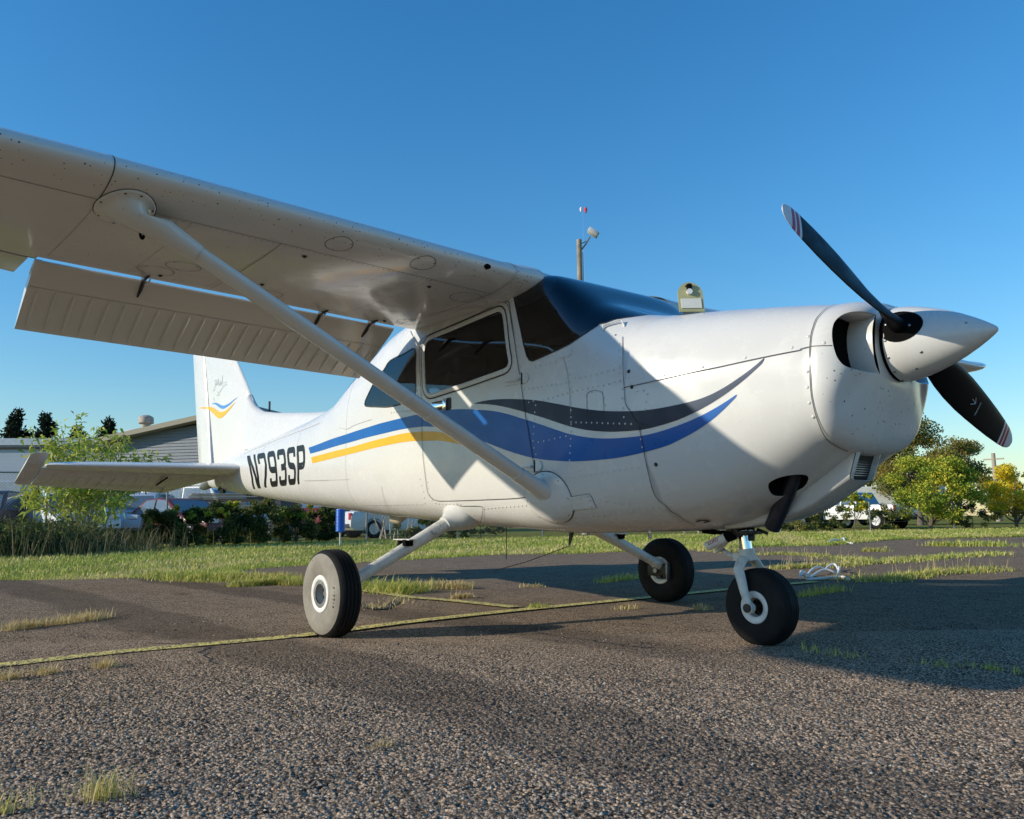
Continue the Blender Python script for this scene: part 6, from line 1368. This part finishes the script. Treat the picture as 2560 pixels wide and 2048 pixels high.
# ---- long-leaved sapling at left
def sapling():
    x, y = BG['bush']; o = tag(empty('leafy_sapling', (x, y, 0)), 'leafy sapling with long yellow-green leaves in front of the fence', 'bush'); r = random.Random(4); mb = MB(); Vs = []; Ts = []; tn = []; off = 0
    tips = []
    for i in range(26):
        a = r.uniform(0, 6.28); sp = r.uniform(.4, 2.1); h = r.uniform(.9, 3.0); p0 = Vector((r.uniform(-.2, .2), r.uniform(-.2, .2), 0)); p2 = Vector((sp*math.cos(a), sp*math.sin(a), h)); p1 = p0*.5+p2*.5+Vector((0, 0, .15)); mb.tube([p0, p1, p2], [.022, .014, .006], 5)
        tips.append((p2, p2-p1))
        for j in range(r.randint(3, 6)):
            t = r.uniform(.35, .95); b = p1+(p2-p1)*(t*2-1) if t > .5 else p0+(p1-p0)*t*2; e = b+Vector((r.uniform(-.6, .6), r.uniform(-.6, .6), r.uniform(.1, .5))); mb.tube([b, e], [.008, .004], 4); tips.append((e, e-b))
    mb.build('stems', M_barkp, o, 50)
    for p, d in tips:
        m = r.randint(22, 34); d = d.normalized(); A = NPR.normal(0, 1, (m, 3)); A[:, 2] -= .1; A += np.array(d)*.35; A /= np.linalg.norm(A, axis=1, keepdims=True); P = np.array(p)+NPR.normal(0, .10, (m, 3))-np.array(d)*NPR.uniform(0, .4, (m, 1)); b = np.cross(A, NPR.normal(0, 1, (m, 3))); b /= np.linalg.norm(b, axis=1, keepdims=True); S = NPR.uniform(.13, .24, (m, 1))
        dr = np.array([0, 0, -1.]); V = np.stack([P, P+A*S*.45+b*S*.14, P+A*S+dr*S*.25, P+A*S*.45-b*S*.14], 1).reshape(-1, 3); i = np.arange(m)*4+off; Vs.append(V); Ts.append(np.stack([i, i+1, i+2, i+3], 1)); off += 4*m; tn.append(np.repeat(np.clip(NPR.normal(.45, .28, m), 0, 1), 4))
    f = fast_mesh('crown', np.concatenate(Vs), np.concatenate(Ts), M_long, o); tint(f, np.concatenate(tn))
sapling()
# ---- weeds, hedge shrubs
def weed_patch():
    P = np.concatenate([np.array(BG[k])+NPR.normal(0, 1, (n, 2))*[.9, 1.3] for k, n in (('weeds0', 1300), ('weeds1', 1500), ('weeds2', 1100))]); V, T = blades(P, .42, .014, .9, .6); o = fast_mesh('tall_weeds', V, T, M_weed); tint(o, np.repeat(NPR.uniform(.1, 1, len(P)), 5)); tag(o, 'tall dark weeds and dead stalks along the fence at left', None, kind='stuff')
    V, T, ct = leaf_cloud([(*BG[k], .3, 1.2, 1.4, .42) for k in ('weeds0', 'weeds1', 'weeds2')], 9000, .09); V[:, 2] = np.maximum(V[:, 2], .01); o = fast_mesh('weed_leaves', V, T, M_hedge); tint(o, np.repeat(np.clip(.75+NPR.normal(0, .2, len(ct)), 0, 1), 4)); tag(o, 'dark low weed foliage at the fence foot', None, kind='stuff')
weed_patch()
HL = ['dark shrub below the registration letters', 'dark hedge shrub with yellowish top under the tail', 'yellow-green topped shrub beside the lumber rack', 'hedge shrub under the rear fuselage', 'brownish hedge shrub near the blue marker', 'dark hedge shrub just left of the blue marker']
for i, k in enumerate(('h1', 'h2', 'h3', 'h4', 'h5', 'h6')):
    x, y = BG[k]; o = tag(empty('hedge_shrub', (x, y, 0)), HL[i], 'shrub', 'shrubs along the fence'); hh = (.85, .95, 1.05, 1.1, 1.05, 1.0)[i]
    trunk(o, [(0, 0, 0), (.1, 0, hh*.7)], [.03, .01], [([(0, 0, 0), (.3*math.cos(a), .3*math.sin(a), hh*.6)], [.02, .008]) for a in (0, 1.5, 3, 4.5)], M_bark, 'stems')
    cl = clump_set(0, 0, .12, hh, .75, 26, 40+i, .9); foliage('crown', cl, 6500, .075, M_hedge, o, .80, .2)  # tint pushed dark: the shade inside the hedge is put into leaf colour
    cl = clump_set(0, 0, hh*.75, hh*1.1, .6, 9, 60+i, .8); tag(foliage('lit_top_leaves', cl, 900, .085, M_ygreen if i in (1, 2, 4) else M_olive, o, .45, .25), kind='stuff')  # paler leaves on top paint in the sunlit tips of the shrub
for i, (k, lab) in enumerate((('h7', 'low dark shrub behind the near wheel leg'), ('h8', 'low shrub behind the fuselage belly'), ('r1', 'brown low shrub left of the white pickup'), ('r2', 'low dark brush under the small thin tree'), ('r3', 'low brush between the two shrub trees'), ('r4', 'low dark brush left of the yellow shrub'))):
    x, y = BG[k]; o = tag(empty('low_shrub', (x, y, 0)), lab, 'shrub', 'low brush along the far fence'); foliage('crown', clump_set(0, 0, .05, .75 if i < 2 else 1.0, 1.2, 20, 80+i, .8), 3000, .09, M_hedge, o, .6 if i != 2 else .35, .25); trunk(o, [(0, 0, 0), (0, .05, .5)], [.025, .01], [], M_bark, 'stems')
def bare(key, lab, n, seed):
    x, y = BG[key]; o = tag(empty('bare_shrub', (x, y, 0)), lab, 'shrub', 'bare-stemmed shrubs'); r = random.Random(seed); mb = MB()
    for i in range(n):
        a = r.uniform(0, 6.28); b = Vector((r.uniform(-.6, .6), r.uniform(-.6, .6), 0)); e = b+Vector((.5*math.cos(a), .5*math.sin(a), r.uniform(.7, 1.1))); m = b*.5+e*.5+Vector((0, 0, -.1)); mb.tube([b, m, e], [.03, .022, .01], 6); mb.tube([m, m+Vector((r.uniform(-.3, .3), r.uniform(-.3, .3), .4))], [.014, .006], 5)
    mb.build('stems', M_barkp, o, 50); foliage('crown', clump_set(0, 0, .8, 1.5, .8, 12, seed), 500, .08, M_olive, o)
bare('stems', 'pale bare-stemmed shrub seen under the rear belly', 10, 2); bare('stems2', 'pale bare stems behind the nose gear', 7, 5)
# ---- chain-link fence
M_fence = flat('galvanised_steel', (.22, .235, .25), .45, metal=.6); 
fr_ = tag(empty('chain_link_fence', (*BG['f1'], 0)), 'grey chain-link fence running behind the lawn', 'fence')
FP = [BG[k] for k in ('f0', 'f1', 'f2', 'f3', 'f4', 'f5', 'f6', 'f7')]
FH = 2.02; ox, oy = BG['f1']; wires = []
dF = np.r_[0, np.cumsum([math.dist(a, b) for a, b in zip(FP[:-1], FP[1:])])]
fat = lambda s: (float(np.interp(s, dF, [p[0] for p in FP]))-ox, float(np.interp(s, dF, [p[1] for p in FP]))-oy)
for s in np.arange(0, dF[-1], 3.05): x, y = fat(s); m_ = MB(); m_.tube([(x, y, 0), (x, y, FH+.04)], .030, 8); m_.dome((x, y, FH+.04), (0, 0, 1), .034, .03, 8); m_.build('fence_post', M_fence, fr_, 50)
m_ = MB(); m_.tube([(*fat(s), FH) for s in np.arange(0, dF[-1], 3.05)], .021, 6); m_.build('top_rail', M_fence, fr_, 50)
Vs = []; Ts = []; o_ = 0; st = .085
for sg in (1, -1):
    s = np.arange(0, dF[-1]-FH, st); k = 5; t = np.linspace(0, 1, k)
    for i in range(len(s)):
        ss = s[i]+(t*FH if sg > 0 else FH-t*FH); P = np.array([(*fat(q), z) for q, z in zip(ss, t*(FH-.04)+.03)]); w_ = .0024
        V = np.concatenate([P+[0, 0, w_], P-[0, 0, w_], P+[w_, w_, 0]]); q = np.arange(k-1); Vs.append(V)
        Ts.append(np.concatenate([np.stack([q+o_, q+1+o_, q+1+k+o_, q+k+o_], 1), np.stack([q+k+o_, q+1+k+o_, q+1+2*k+o_, q+2*k+o_], 1), np.stack([q+2*k+o_, q+1+2*k+o_, q+1+o_, q+o_], 1)])); o_ += 3*k
tag(fast_mesh('chain_mesh', np.concatenate(Vs), np.concatenate(Ts), M_fence, fr_), kind='stuff')
lf = tag(empty('wire_fence', (*BG['f8'], 0)), 'low wire fence along the far lawn edge at right', 'fence'); ox, oy = BG['f8']
LP_ = [BG[k] for k in ('f8', 'f9', 'f10', 'f11')]; dL = np.r_[0, np.cumsum([math.dist(a, b) for a, b in zip(LP_[:-1], LP_[1:])])]
lat = lambda s: (float(np.interp(s, dL, [p[0] for p in LP_]))-ox, float(np.interp(s, dL, [p[1] for p in LP_]))-oy)
for s in np.arange(0, dL[-1], 4.2): x, y = lat(s); m_ = MB(); m_.tube([(x, y, 0), (x, y, 1.15)], .028, 7); m_.build('fence_post', M_fence, lf, 50)
for zz in (.35, .7, 1.08): m_ = MB(); m_.tube([(*lat(s), zz) for s in np.arange(0, dL[-1], 2.1)], .004, 4); m_.build('wire', M_fence, lf, 50)
# ---- blue marker post
x, y = BG['bluepost']; o = tag(empty('marker_post', (x, y, 0)), 'blue cylinder on a thin white pole on the lawn', 'post')
m_ = MB(); m_.tube([(0, 0, 0), (0, 0, .5)], .022, 10); m_.build('pole', flat('grey_pole', (.5, .5, .48), .5), o, 50)
m_ = MB(); m_.lathe([(.0, .36), (.105, .36), (.112, .375)]+[p for k in range(14) for p in ((.112, .39+k*.035), (.1085, .397+k*.035), (.1085, .412+k*.035), (.112, .419+k*.035))]+[(.105, .90), (0, .905)], None, 28); m_.build('blue_cylinder', flat('blue_plastic', (.012, .11, .50), .4), o, 35)
# ---- light pole with floodlight
x, y = BG['pole']; o = tag(empty('light_pole', (x, y, 0)), 'tall wooden light pole with a floodlight behind the windshield', 'light pole')
m_ = MB(); m_.tube([(0, 0, 0), (0, 0, 6), (0, 0, 11.92)], [.17, .135, .105], 12); m_.build('pole', flat('weathered_wood', (.30, .25, .18), .9, var=.3, vscale=3, bump=.5), o, 40)
rv_ = Vector((.636, .771, 0)); m_ = MB(); m_.tube([rv_*.09+Vector((0, 0, 11.5)), rv_*.28+Vector((0, 0, 11.75)), rv_*.45+Vector((0, 0, 12.05))], .035, 8); m_.tube([rv_*.08+Vector((0, 0, 11.75)), rv_*.3+Vector((0, 0, 11.86))], .02, 6); m_.tube([rv_*.14+Vector((0, 0, 11.4)), rv_*.15+Vector((0, 0, 8))], .014, 6); m_.build('bracket', M_fence, o, 40)
Rm = Matrix.Rotation(math.radians(50), 3, 'Z') @ Matrix.Rotation(math.radians(35), 3, 'Y')
m_ = MB(); m_.box(rv_*.58+Vector((0, 0, 12.22)), (.46, .36, .20), Rm); hd_ = m_.build('lamp_head', flat('lamp_grey', (.55, .55, .54), .5), o, 30, bevel=.04)
m_ = MB(); m_.box(rv_*.58+Vector((0, 0, 12.22))+Rm @ Vector((.235, 0, -.01)), (.02, .32, .17), Rm); m_.build('lamp_glass', flat('lamp_glass', (.05, .05, .045), .2), o, 0)
x, y = BG['beacon']; o = tag(empty('beacon_mast', (x, y, 0)), 'thin mast with a red and white beacon above the light pole', 'mast'); m_ = MB(); m_.tube([(0, 0, 0), (0, 0, 29)], [.02, .006], 5); m_.build('mast', flat('pale_mast', (.45, .55, .65), .6), o, 0)
m_ = MB(); m_.dome((-.10, -.12, 29.35), (0, 0, 1), .14, .2, 8); m_.tube([(-.10, -.12, 29.1), (-.10, -.12, 29.36)], [.08, .14], 8); m_.build('white_lens', flat('white_lens', (.8, .78, .8), .4), o, 40)
m_ = MB(); m_.dome((.18, .20, 29.3), (0, 0, 1), .18, .24, 8); m_.tube([(.18, .20, 29.0), (.18, .20, 29.31)], [.10, .18], 8); m_.build('red_lens', flat('red_lens', (.6, .06, .14), .4), o, 40)
x, y = BG['util']; o = tag(empty('utility_pole', (x, y, 0)), 'distant pale utility pole left of the yellow shrub', 'pole'); m_ = MB(); m_.tube([(0, 0, 0), (0, 0, 5.7)], [.2, .16], 10); m_.build('pole', flat('pale_wood', (.36, .31, .24), .9), o, 40); m_ = MB(); m_.box((0, 0, 5.2), (1.6, .1, .12)); m_.build('crossarm', flat('pale_wood', (.36, .31, .24), .9), o, 0)
# ---- buildings
M_wall = None
def mk_block():
    n = N('painted_block'); b = n.new('ShaderNodeTexBrick'); b.inputs['Scale'].default_value = 1; b.inputs['Brick Width'].default_value = .4; b.inputs['Row Height'].default_value = .2; b.inputs['Mortar Size'].default_value = .012
    n.ln(n.mp((1, 1, 1), (0, 0, 0), (math.pi/2, 0, 0)), b.inputs['Vector']); c = n.mix(n.noise(.9, 5), (.40, .45, .52), (.52, .57, .64)); c = n.mix(n.math('MULTIPLY', b.outputs['Fac'], .25), c, (.3, .33, .38)); n.set(color=c, rough=.85); n.bump(b.outputs['Fac'], -.3, .01); return n.m
M_wall = mk_block(); M_white_trim = flat('white_trim', (.74, .74, .72), .6); M_dark = flat('dark_wall', (.035, .037, .042), .8); M_siding = flat('blue_grey_siding', (.19, .215, .245), .6, var=.06); M_roof = flat('tan_shingle', (.36, .325, .25), .9, var=.15, vscale=20)
A_, B_ = Vector((*BG['wareA'], 0)), Vector((*BG['wareB'], 0)); d_ = (B_-A_); L_ = d_.length; ang = math.atan2(d_.y, d_.x)
wh_ = tag(empty('warehouse', A_, ang), 'long pale blue-grey block warehouse behind the fence at left', 'building')
m_ = MB(); m_.box((L_/2-3, 5, 2.5), (L_+6, 10, 5.0)); m_.build('wall', M_wall, wh_, 0)
m_ = MB(); m_.box((L_/2-3, 5, 5.2), (L_+6.3, 10.3, .38)); m_.build('parapet', flat('pale_blue_metal', (.55, .60, .66), .5), wh_, 0)
m_ = MB(); m_.box((L_/2-3, -.06, 4.86), (L_+6.1, .10, .10)); m_.build('gutter', M_dark, wh_, 0)
for i, xx in enumerate(np.arange(1.0, L_, 4.0)):
    m_ = MB(); m_.box((xx, -.03, 1.6), (2.6, .10, 2.8)); g_ = m_.build('roller_door', flat('roller_grey', (.42, .46, .52), .5), wh_, 0)
GL, GR = Vector((*BG['gableL'], 0)), Vector((*BG['gableR'], 0)); d_ = GR-GL; W_ = d_.length; ang = math.atan2(d_.y, d_.x)
gb = tag(empty('gabled_building', GL, ang), 'gabled building with blue-grey siding and tan roof behind the tail fin', 'building'); EV, APX, AX = 5.30, 6.36, W_*.83
m_ = MB(); m_.prism([(0, 0), (W_, 0), (W_, EV-.3), (AX, APX-.25), (0, EV-.15)], 1, .02, 12); m_.build('wall', M_dark, gb, 0)
z = 3.15
while z < APX-.3:     # lap siding, board by board
    def xr(zz): return (0 if zz <= EV-.15 else AX*(zz-(EV-.15))/(APX-.25-(EV-.15)), W_ if zz <= EV-.3 else W_-(W_-AX)*(zz-(EV-.3))/(APX-.25-(EV-.3)))
    a0, b0 = xr(z); a1, b1 = xr(z+.17)
    m_ = MB(); m_.add([(a0, -.055, z), (b0, -.055, z), (b1, -.012, z+.17), (a1, -.012, z+.17), (a0, .02, z), (b0, .02, z), (b1, .02, z+.17), (a1, .02, z+.17)], [(0, 1, 2, 3), (4, 7, 6, 5), (0, 4, 5, 1), (0, 3, 7, 4), (1, 5, 6, 2), (3, 2, 6, 7)]); m_.build('siding_board', M_siding, gb, 0); z += .165
for s, (xa, za, xb, zb) in enumerate(((-.9, EV-.42, AX, APX), (W_+.9, EV-.6, AX, APX))):
    m_ = MB(); m_.add([(xa, -.7, za), (xb, -.7, zb), (xb, 12.5, zb), (xa, 12.5, za), (xa, -.7, za+.26), (xb, -.7, zb+.26), (xb, 12.5, zb+.26), (xa, 12.5, za+.26)], [(0, 1, 2, 3), (4, 7, 6, 5), (0, 4, 5, 1), (1, 5, 6, 2), (2, 6, 7, 3), (3, 7, 4, 0)]); rf = m_.build('roof', M_roof, gb, 0)
m_ = MB(); m_.box((W_*.45, -.5, 2.62), (W_*.95, 1.0, .20)); m_.build('porch_fascia', M_white_trim, gb, 0)
m_ = MB(); m_.box((W_*.45, -.45, 2.85), (W_*.93, .9, .22)); m_.build('porch_roof', M_dark, gb, 0)
m_ = MB(); m_.tube([(-.1, 2.5, 4.9), (-.1, 2.5, 6.25)], .24, 14); m_.tube([(-.1, 2.5, 6.2), (-.1, 2.5, 6.26), (-.1, 2.5, 6.58), (-.1, 2.5, 6.7)], [.3, .42, .40, .2], 14); m_.build('vent_stack', flat('rusty_vent', (.40, .33, .27), .7, var=.3), gb, 40)
m_ = MB(); m_.lathe([(0, 6.15), (.45, 6.05), (.75, 5.88), (.6, 5.80), (.3, 5.6), (.3, 4.6)], Matrix.Translation((-1.5, 3.5, -.05)), 18); m_.build('roof_vent', M_white_trim, gb, 40)
m_ = MB(); m_.tube([(AX+.35, 1.0, 5.5), (AX+.35, 1.0, 6.95)], .06, 6); m_.build('vent_pipe', M_dark, gb, 40)
# ---- lumber rack
x, y = BG['lumber']; o = tag(empty('lumber_rack', (x, y, 0), 1.0), 'rack of stacked lumber behind the hedge under the tail', 'lumber rack')
for i, zz in enumerate((.55, 1.0, 1.38)):
    m_ = MB(); m_.box((0, 0, zz), (2.2, .1, .10)); m_.build('rack_beam', flat('rust_orange', (.30, .14, .07), .7), o, 0)
for sx in (-.8, .9):
    m_ = MB(); m_.box((sx, .05, .8), (.1, .1, 1.6)); m_.build('rack_post', M_dark, o, 0)
for i in range(9):
    m_ = MB(); m_.box((rnd.uniform(-.3, .3), -.05+.02*(i % 2), (1.09 if i < 5 else 1.46)+.052*(i % 5)), (rnd.uniform(1.7, 2.4), .14, .042)); m_.build('board', flat('board_tan' if i % 2 else 'board_grey', (.42, .32, .17) if i % 2 else (.30, .28, .25), .8), o, 0)
# ---- parked vehicles
M_carglass = mk_glass('car_glass', (.25, .32, .36), 1.5); M_tyre2 = M_rubber; M_rim2 = flat('alloy', (.55, .55, .56), .35, metal=.6); M_tail = flat('tail_lamp', (.45, .012, .02), .25, coat=.5); M_head = flat('head_lamp', (.7, .7, .7), .2, coat=.5)
SHP = {'sedan': (4.5, 1.75, [(0, .45), (.05, .62), (.25, .70), (1.0, .80), (1.35, .92), (2.05, 1.40), (2.5, 1.46), (3.1, 1.42), (3.75, 1.02), (4.35, .98), (4.48, .80), (4.5, .42), (4.3, .28), (.2, .28)], .92, (1.42, 2.08, 3.08, 3.68)),
       'suv': (4.6, 1.85, [(0, .50), (.04, .75), (.2, .88), (1.05, 1.0), (1.25, 1.05), (1.85, 1.62), (2.3, 1.72), (4.0, 1.70), (4.42, 1.15), (4.56, 1.05), (4.6, .50), (4.4, .34), (.2, .34)], 1.08, (1.32, 1.90, 4.0, 4.32)),
       'van': (5.2, 1.95, [(0, .52), (.03, .85), (.15, 1.0), (.75, 1.15), (1.45, 1.98), (1.9, 2.10), (5.05, 2.10), (5.17, 1.3), (5.2, .52), (5.0, .36), (.2, .36)], 1.2, (.95, 1.52, 4.2, 4.9)),
       'pickup': (5.4, 1.9, [(0, .55), (.03, .85), (.2, .98), (1.25, 1.06), (1.4, 1.1), (1.95, 1.66), (2.4, 1.75), (3.2, 1.73), (3.5, 1.12), (5.35, 1.10), (5.4, .62), (5.2, .42), (.2, .42)], 1.1, (1.48, 2.0, 3.2, 3.44))}
def vehicle(name, kind, key, heading, color, label, cat, group='vehicles parked behind the fence', D=(0, 0)):
    Ln, Wd, prof, belt, (gx0, gx1, gx2, gx3) = SHP[kind]; x, y = BG[key]; o = tag(empty(name, (x+D[0], y+D[1], 0), heading), label, cat, group); top = max(z for _, z in prof); hw = Wd/2
    yw = lambda z: hw*(1-.16*max(0, (z-belt)/(top-belt))) if z > belt else hw*(1-.05*max(0, (.75-z)/.75))
    n = len(prof); mb = MB(); v = [(Ln/2-px, -yw(pz), pz) for px, pz in prof]+[(Ln/2-px, yw(pz), pz) for px, pz in prof]
    mb.add(v, [tuple(range(n))[::-1], tuple(range(n, 2*n))]+[(i, (i+1) % n, n+(i+1) % n, n+i) for i in range(n)]); body = mb.build('body', flat('car_paint_%d_%d_%d' % tuple(int(c*255) for c in color), color, .35, coat=.15, spec=.3, var=.04), o, 30, bevel=.04)
    zt = top-.08
    for s in (-1, 1):
        ww = lambda z: s*(yw(z)+.012); ny = len(prof); xs = [gx0+.12, gx1+.08, (gx1+gx2)/2, gx2-.02, gx3-.12]; zs = [belt+.02, zt, zt+.02, zt, belt+.02]; mid = [(xs[1]+xs[2])/2+.1, 0]
        for a, b in (((0, 1), (2,)), ((2,), (3, 4))):
            if a == (0, 1): P = [(xs[0], zs[0]), (xs[1], zs[1]), (xs[2]-.04, zs[2]), (xs[2]-.04, zs[0])]
            else: P = [(xs[2]+.04, zs[0]), (xs[2]+.04, zs[2]), (xs[3], zs[3]), (xs[4], zs[4])]
            m = MB(); m.add([(Ln/2-px, ww(pz), pz) for px, pz in P]+[(Ln/2-px, ww(pz)-s*.02, pz) for px, pz in P], [(0, 1, 2, 3), (4, 7, 6, 5), (0, 4, 5, 1), (1, 5, 6, 2), (2, 6, 7, 3), (3, 7, 4, 0)]); m.build('window', M_carglass2, o, 0)
    def screen(p0, p1):
        (xa, za), (xb, zb) = p0, p1; dx, dz = xb-xa, zb-za; l = math.hypot(dx, dz); nx, nz = (-dz/l, dx/l); sgn_ = 1 if nz > 0 else -1; q = []
        for t in (.08, .92):
            px, pz = xa+dx*t, za+dz*t
            for s in ((-1, 1) if t < .5 else (1, -1)): q.append((Ln/2-(px+nx*sgn_*.012), s*(yw(pz)-.08), pz+nz*sgn_*.012))
        m = MB(); m.add(q, [(0, 1, 2, 3)]); m.build('windshield', M_carglass2, o, 0)
    k = [i for i, p in enumerate(prof) if p[1] > belt+.2]; screen(prof[k[0]-1], prof[k[0]]); screen(prof[k[-1]+1], prof[k[-1]])
    wr = .33 if kind == 'sedan' else .37
    for wx in (.86, Ln-.95):
        for s in (-1, 1):
            w_ = empty('wheel', (Ln/2-wx, s*(hw-.09), wr)); w_.parent = o; M = Matrix.Rotation(math.pi/2, 4, 'X'); m = MB(); m.lathe([(wr*.62, -.10), (wr*.9, -.115), (wr, -.08), (wr, .08), (wr*.9, .115), (wr*.62, .10)], M, 24); m.build('tyre', M_rubber, w_, 40)
            m = MB(); m.lathe([(0.02, s*-.09), (wr*.25, s*-.085), (wr*.6, s*-.10), (wr*.64, s*-.10)], M, 24)
            for q in range(5): a = q*1.2566; m.box((wr*.36*math.cos(a), s*.098, wr*.36*math.sin(a)), (wr*.46, .03, .07), Matrix.Rotation(-a, 3, 'Y'))
            m.build('rim', M_rim2, w_, 30)
            m = MB(); m.lathe([(wr*1.16, s*.10), (wr*1.0, s*.02), (0, s*.02)], Matrix.Translation((Ln/2-wx, s*(hw-.085), wr+.01)) @ M @ Matrix.Scale(-1, 4, (0, 0, 1)), 24); m.build('wheel_arch', M_black, o, 0)
    zl = .72 if kind == 'sedan' else .88
    for s in (-1, 1):
        m = MB(); m.box((Ln/2-.06, s*(hw-.28), zl-.04), (.08, .36, .14)); m.build('headlight', M_head, o, 0, bevel=.02)
        m = MB(); m.box((-Ln/2+.035, s*(hw-.13), zl+.08 if kind != 'van' else 1.1), (.06, .20, .26)); m.build('tail_light', M_tail, o, 0, bevel=.015)
    m = MB(); m.box((Ln/2-.03, 0, .42), (.07, Wd*.9, .14)); m.box((-Ln/2+.03, 0, .46), (.07, Wd*.9, .14)); m.build('bumper', M_dark, o, 0, bevel=.02)
    return o
M_carglass2 = flat('tinted_glass', (.10, .14, .17), .08, spec=.8, coat=.8, var=.1)
va = math.atan2(-.64, .77)   # along the sight line, towards the camera
vehicle('parked_suv', 'suv', 'suv_dark', va+.2, (.03, .012, .014), 'dark maroon vehicle cut off by the left edge', 'car')
vehicle('parked_suv', 'suv', 'suv_white', va+.75, (.72, .74, .76), 'white vehicle with big windshield behind the left sapling', 'car', D=(.3, .8))
vehicle('parked_suv', 'suv', 'silver', va+.1, (.50, .54, .60), 'silver vehicle between the fence post and the dark red car', 'car')
vehicle('parked_car', 'sedan', 'redcar', va+1.05, (.13, .010, .016), 'dark red car behind the chain-link fence under the tailplane', 'car')
vehicle('parked_van', 'van', 'vanw', va+1.2, (.74, .74, .73), 'white van behind the dark red car', 'van')
vehicle('parked_car', 'sedan', 'redsmall', va+.3, (.34, .02, .02), 'bright red car seen through the sapling', 'car')
vehicle('parked_car', 'suv', 'red2', va+2.6, (.16, .012, .02), 'dark red vehicle right of the blue marker', 'car')
vehicle('parked_car', 'sedan', 'whitecar', va+2.2, (.74, .72, .71), 'white car seen under the rear belly of the airplane', 'car')
vehicle('parked_pickup', 'pickup', 'pickup', va-2.55, (.74, .74, .72), 'white pickup truck with red tail light behind the small thin tree', 'pickup truck', D=(.6, .3))
vehicle('parked_suv', 'suv', 'darksuv', va-1.2, (.02, .022, .025), 'black vehicle left of the white pickup at right', 'car')
x, y = BG['boxtruck']; o = tag(empty('box_trailer', (x, y, 0), va+1.5), 'white box trailer behind the yellow-green shrub', 'trailer')
m_ = MB(); m_.box((0, 0, 1.55), (6.5, 2.3, 1.7)); m_.build('box', M_white_trim, o, 0, bevel=.05)
for xx in (-1.0, 0, ): 
    for s in (-1, 1): m_ = MB(); m_.lathe([(.0, -.1), (.38, -.1), (.38, .1), (0, .1)], Matrix.Translation((xx, s*1.0, .38)) @ Matrix.Rotation(math.pi/2, 4, 'X'), 20); m_.build('wheel', M_rubber, o, 30)
m_ = MB(); m_.box((0, 0, .62), (6.3, 1.6, .16)); m_.box((3.8, 0, .6), (1.4, .12, .12)); m_.build('chassis', M_dark, o, 0)
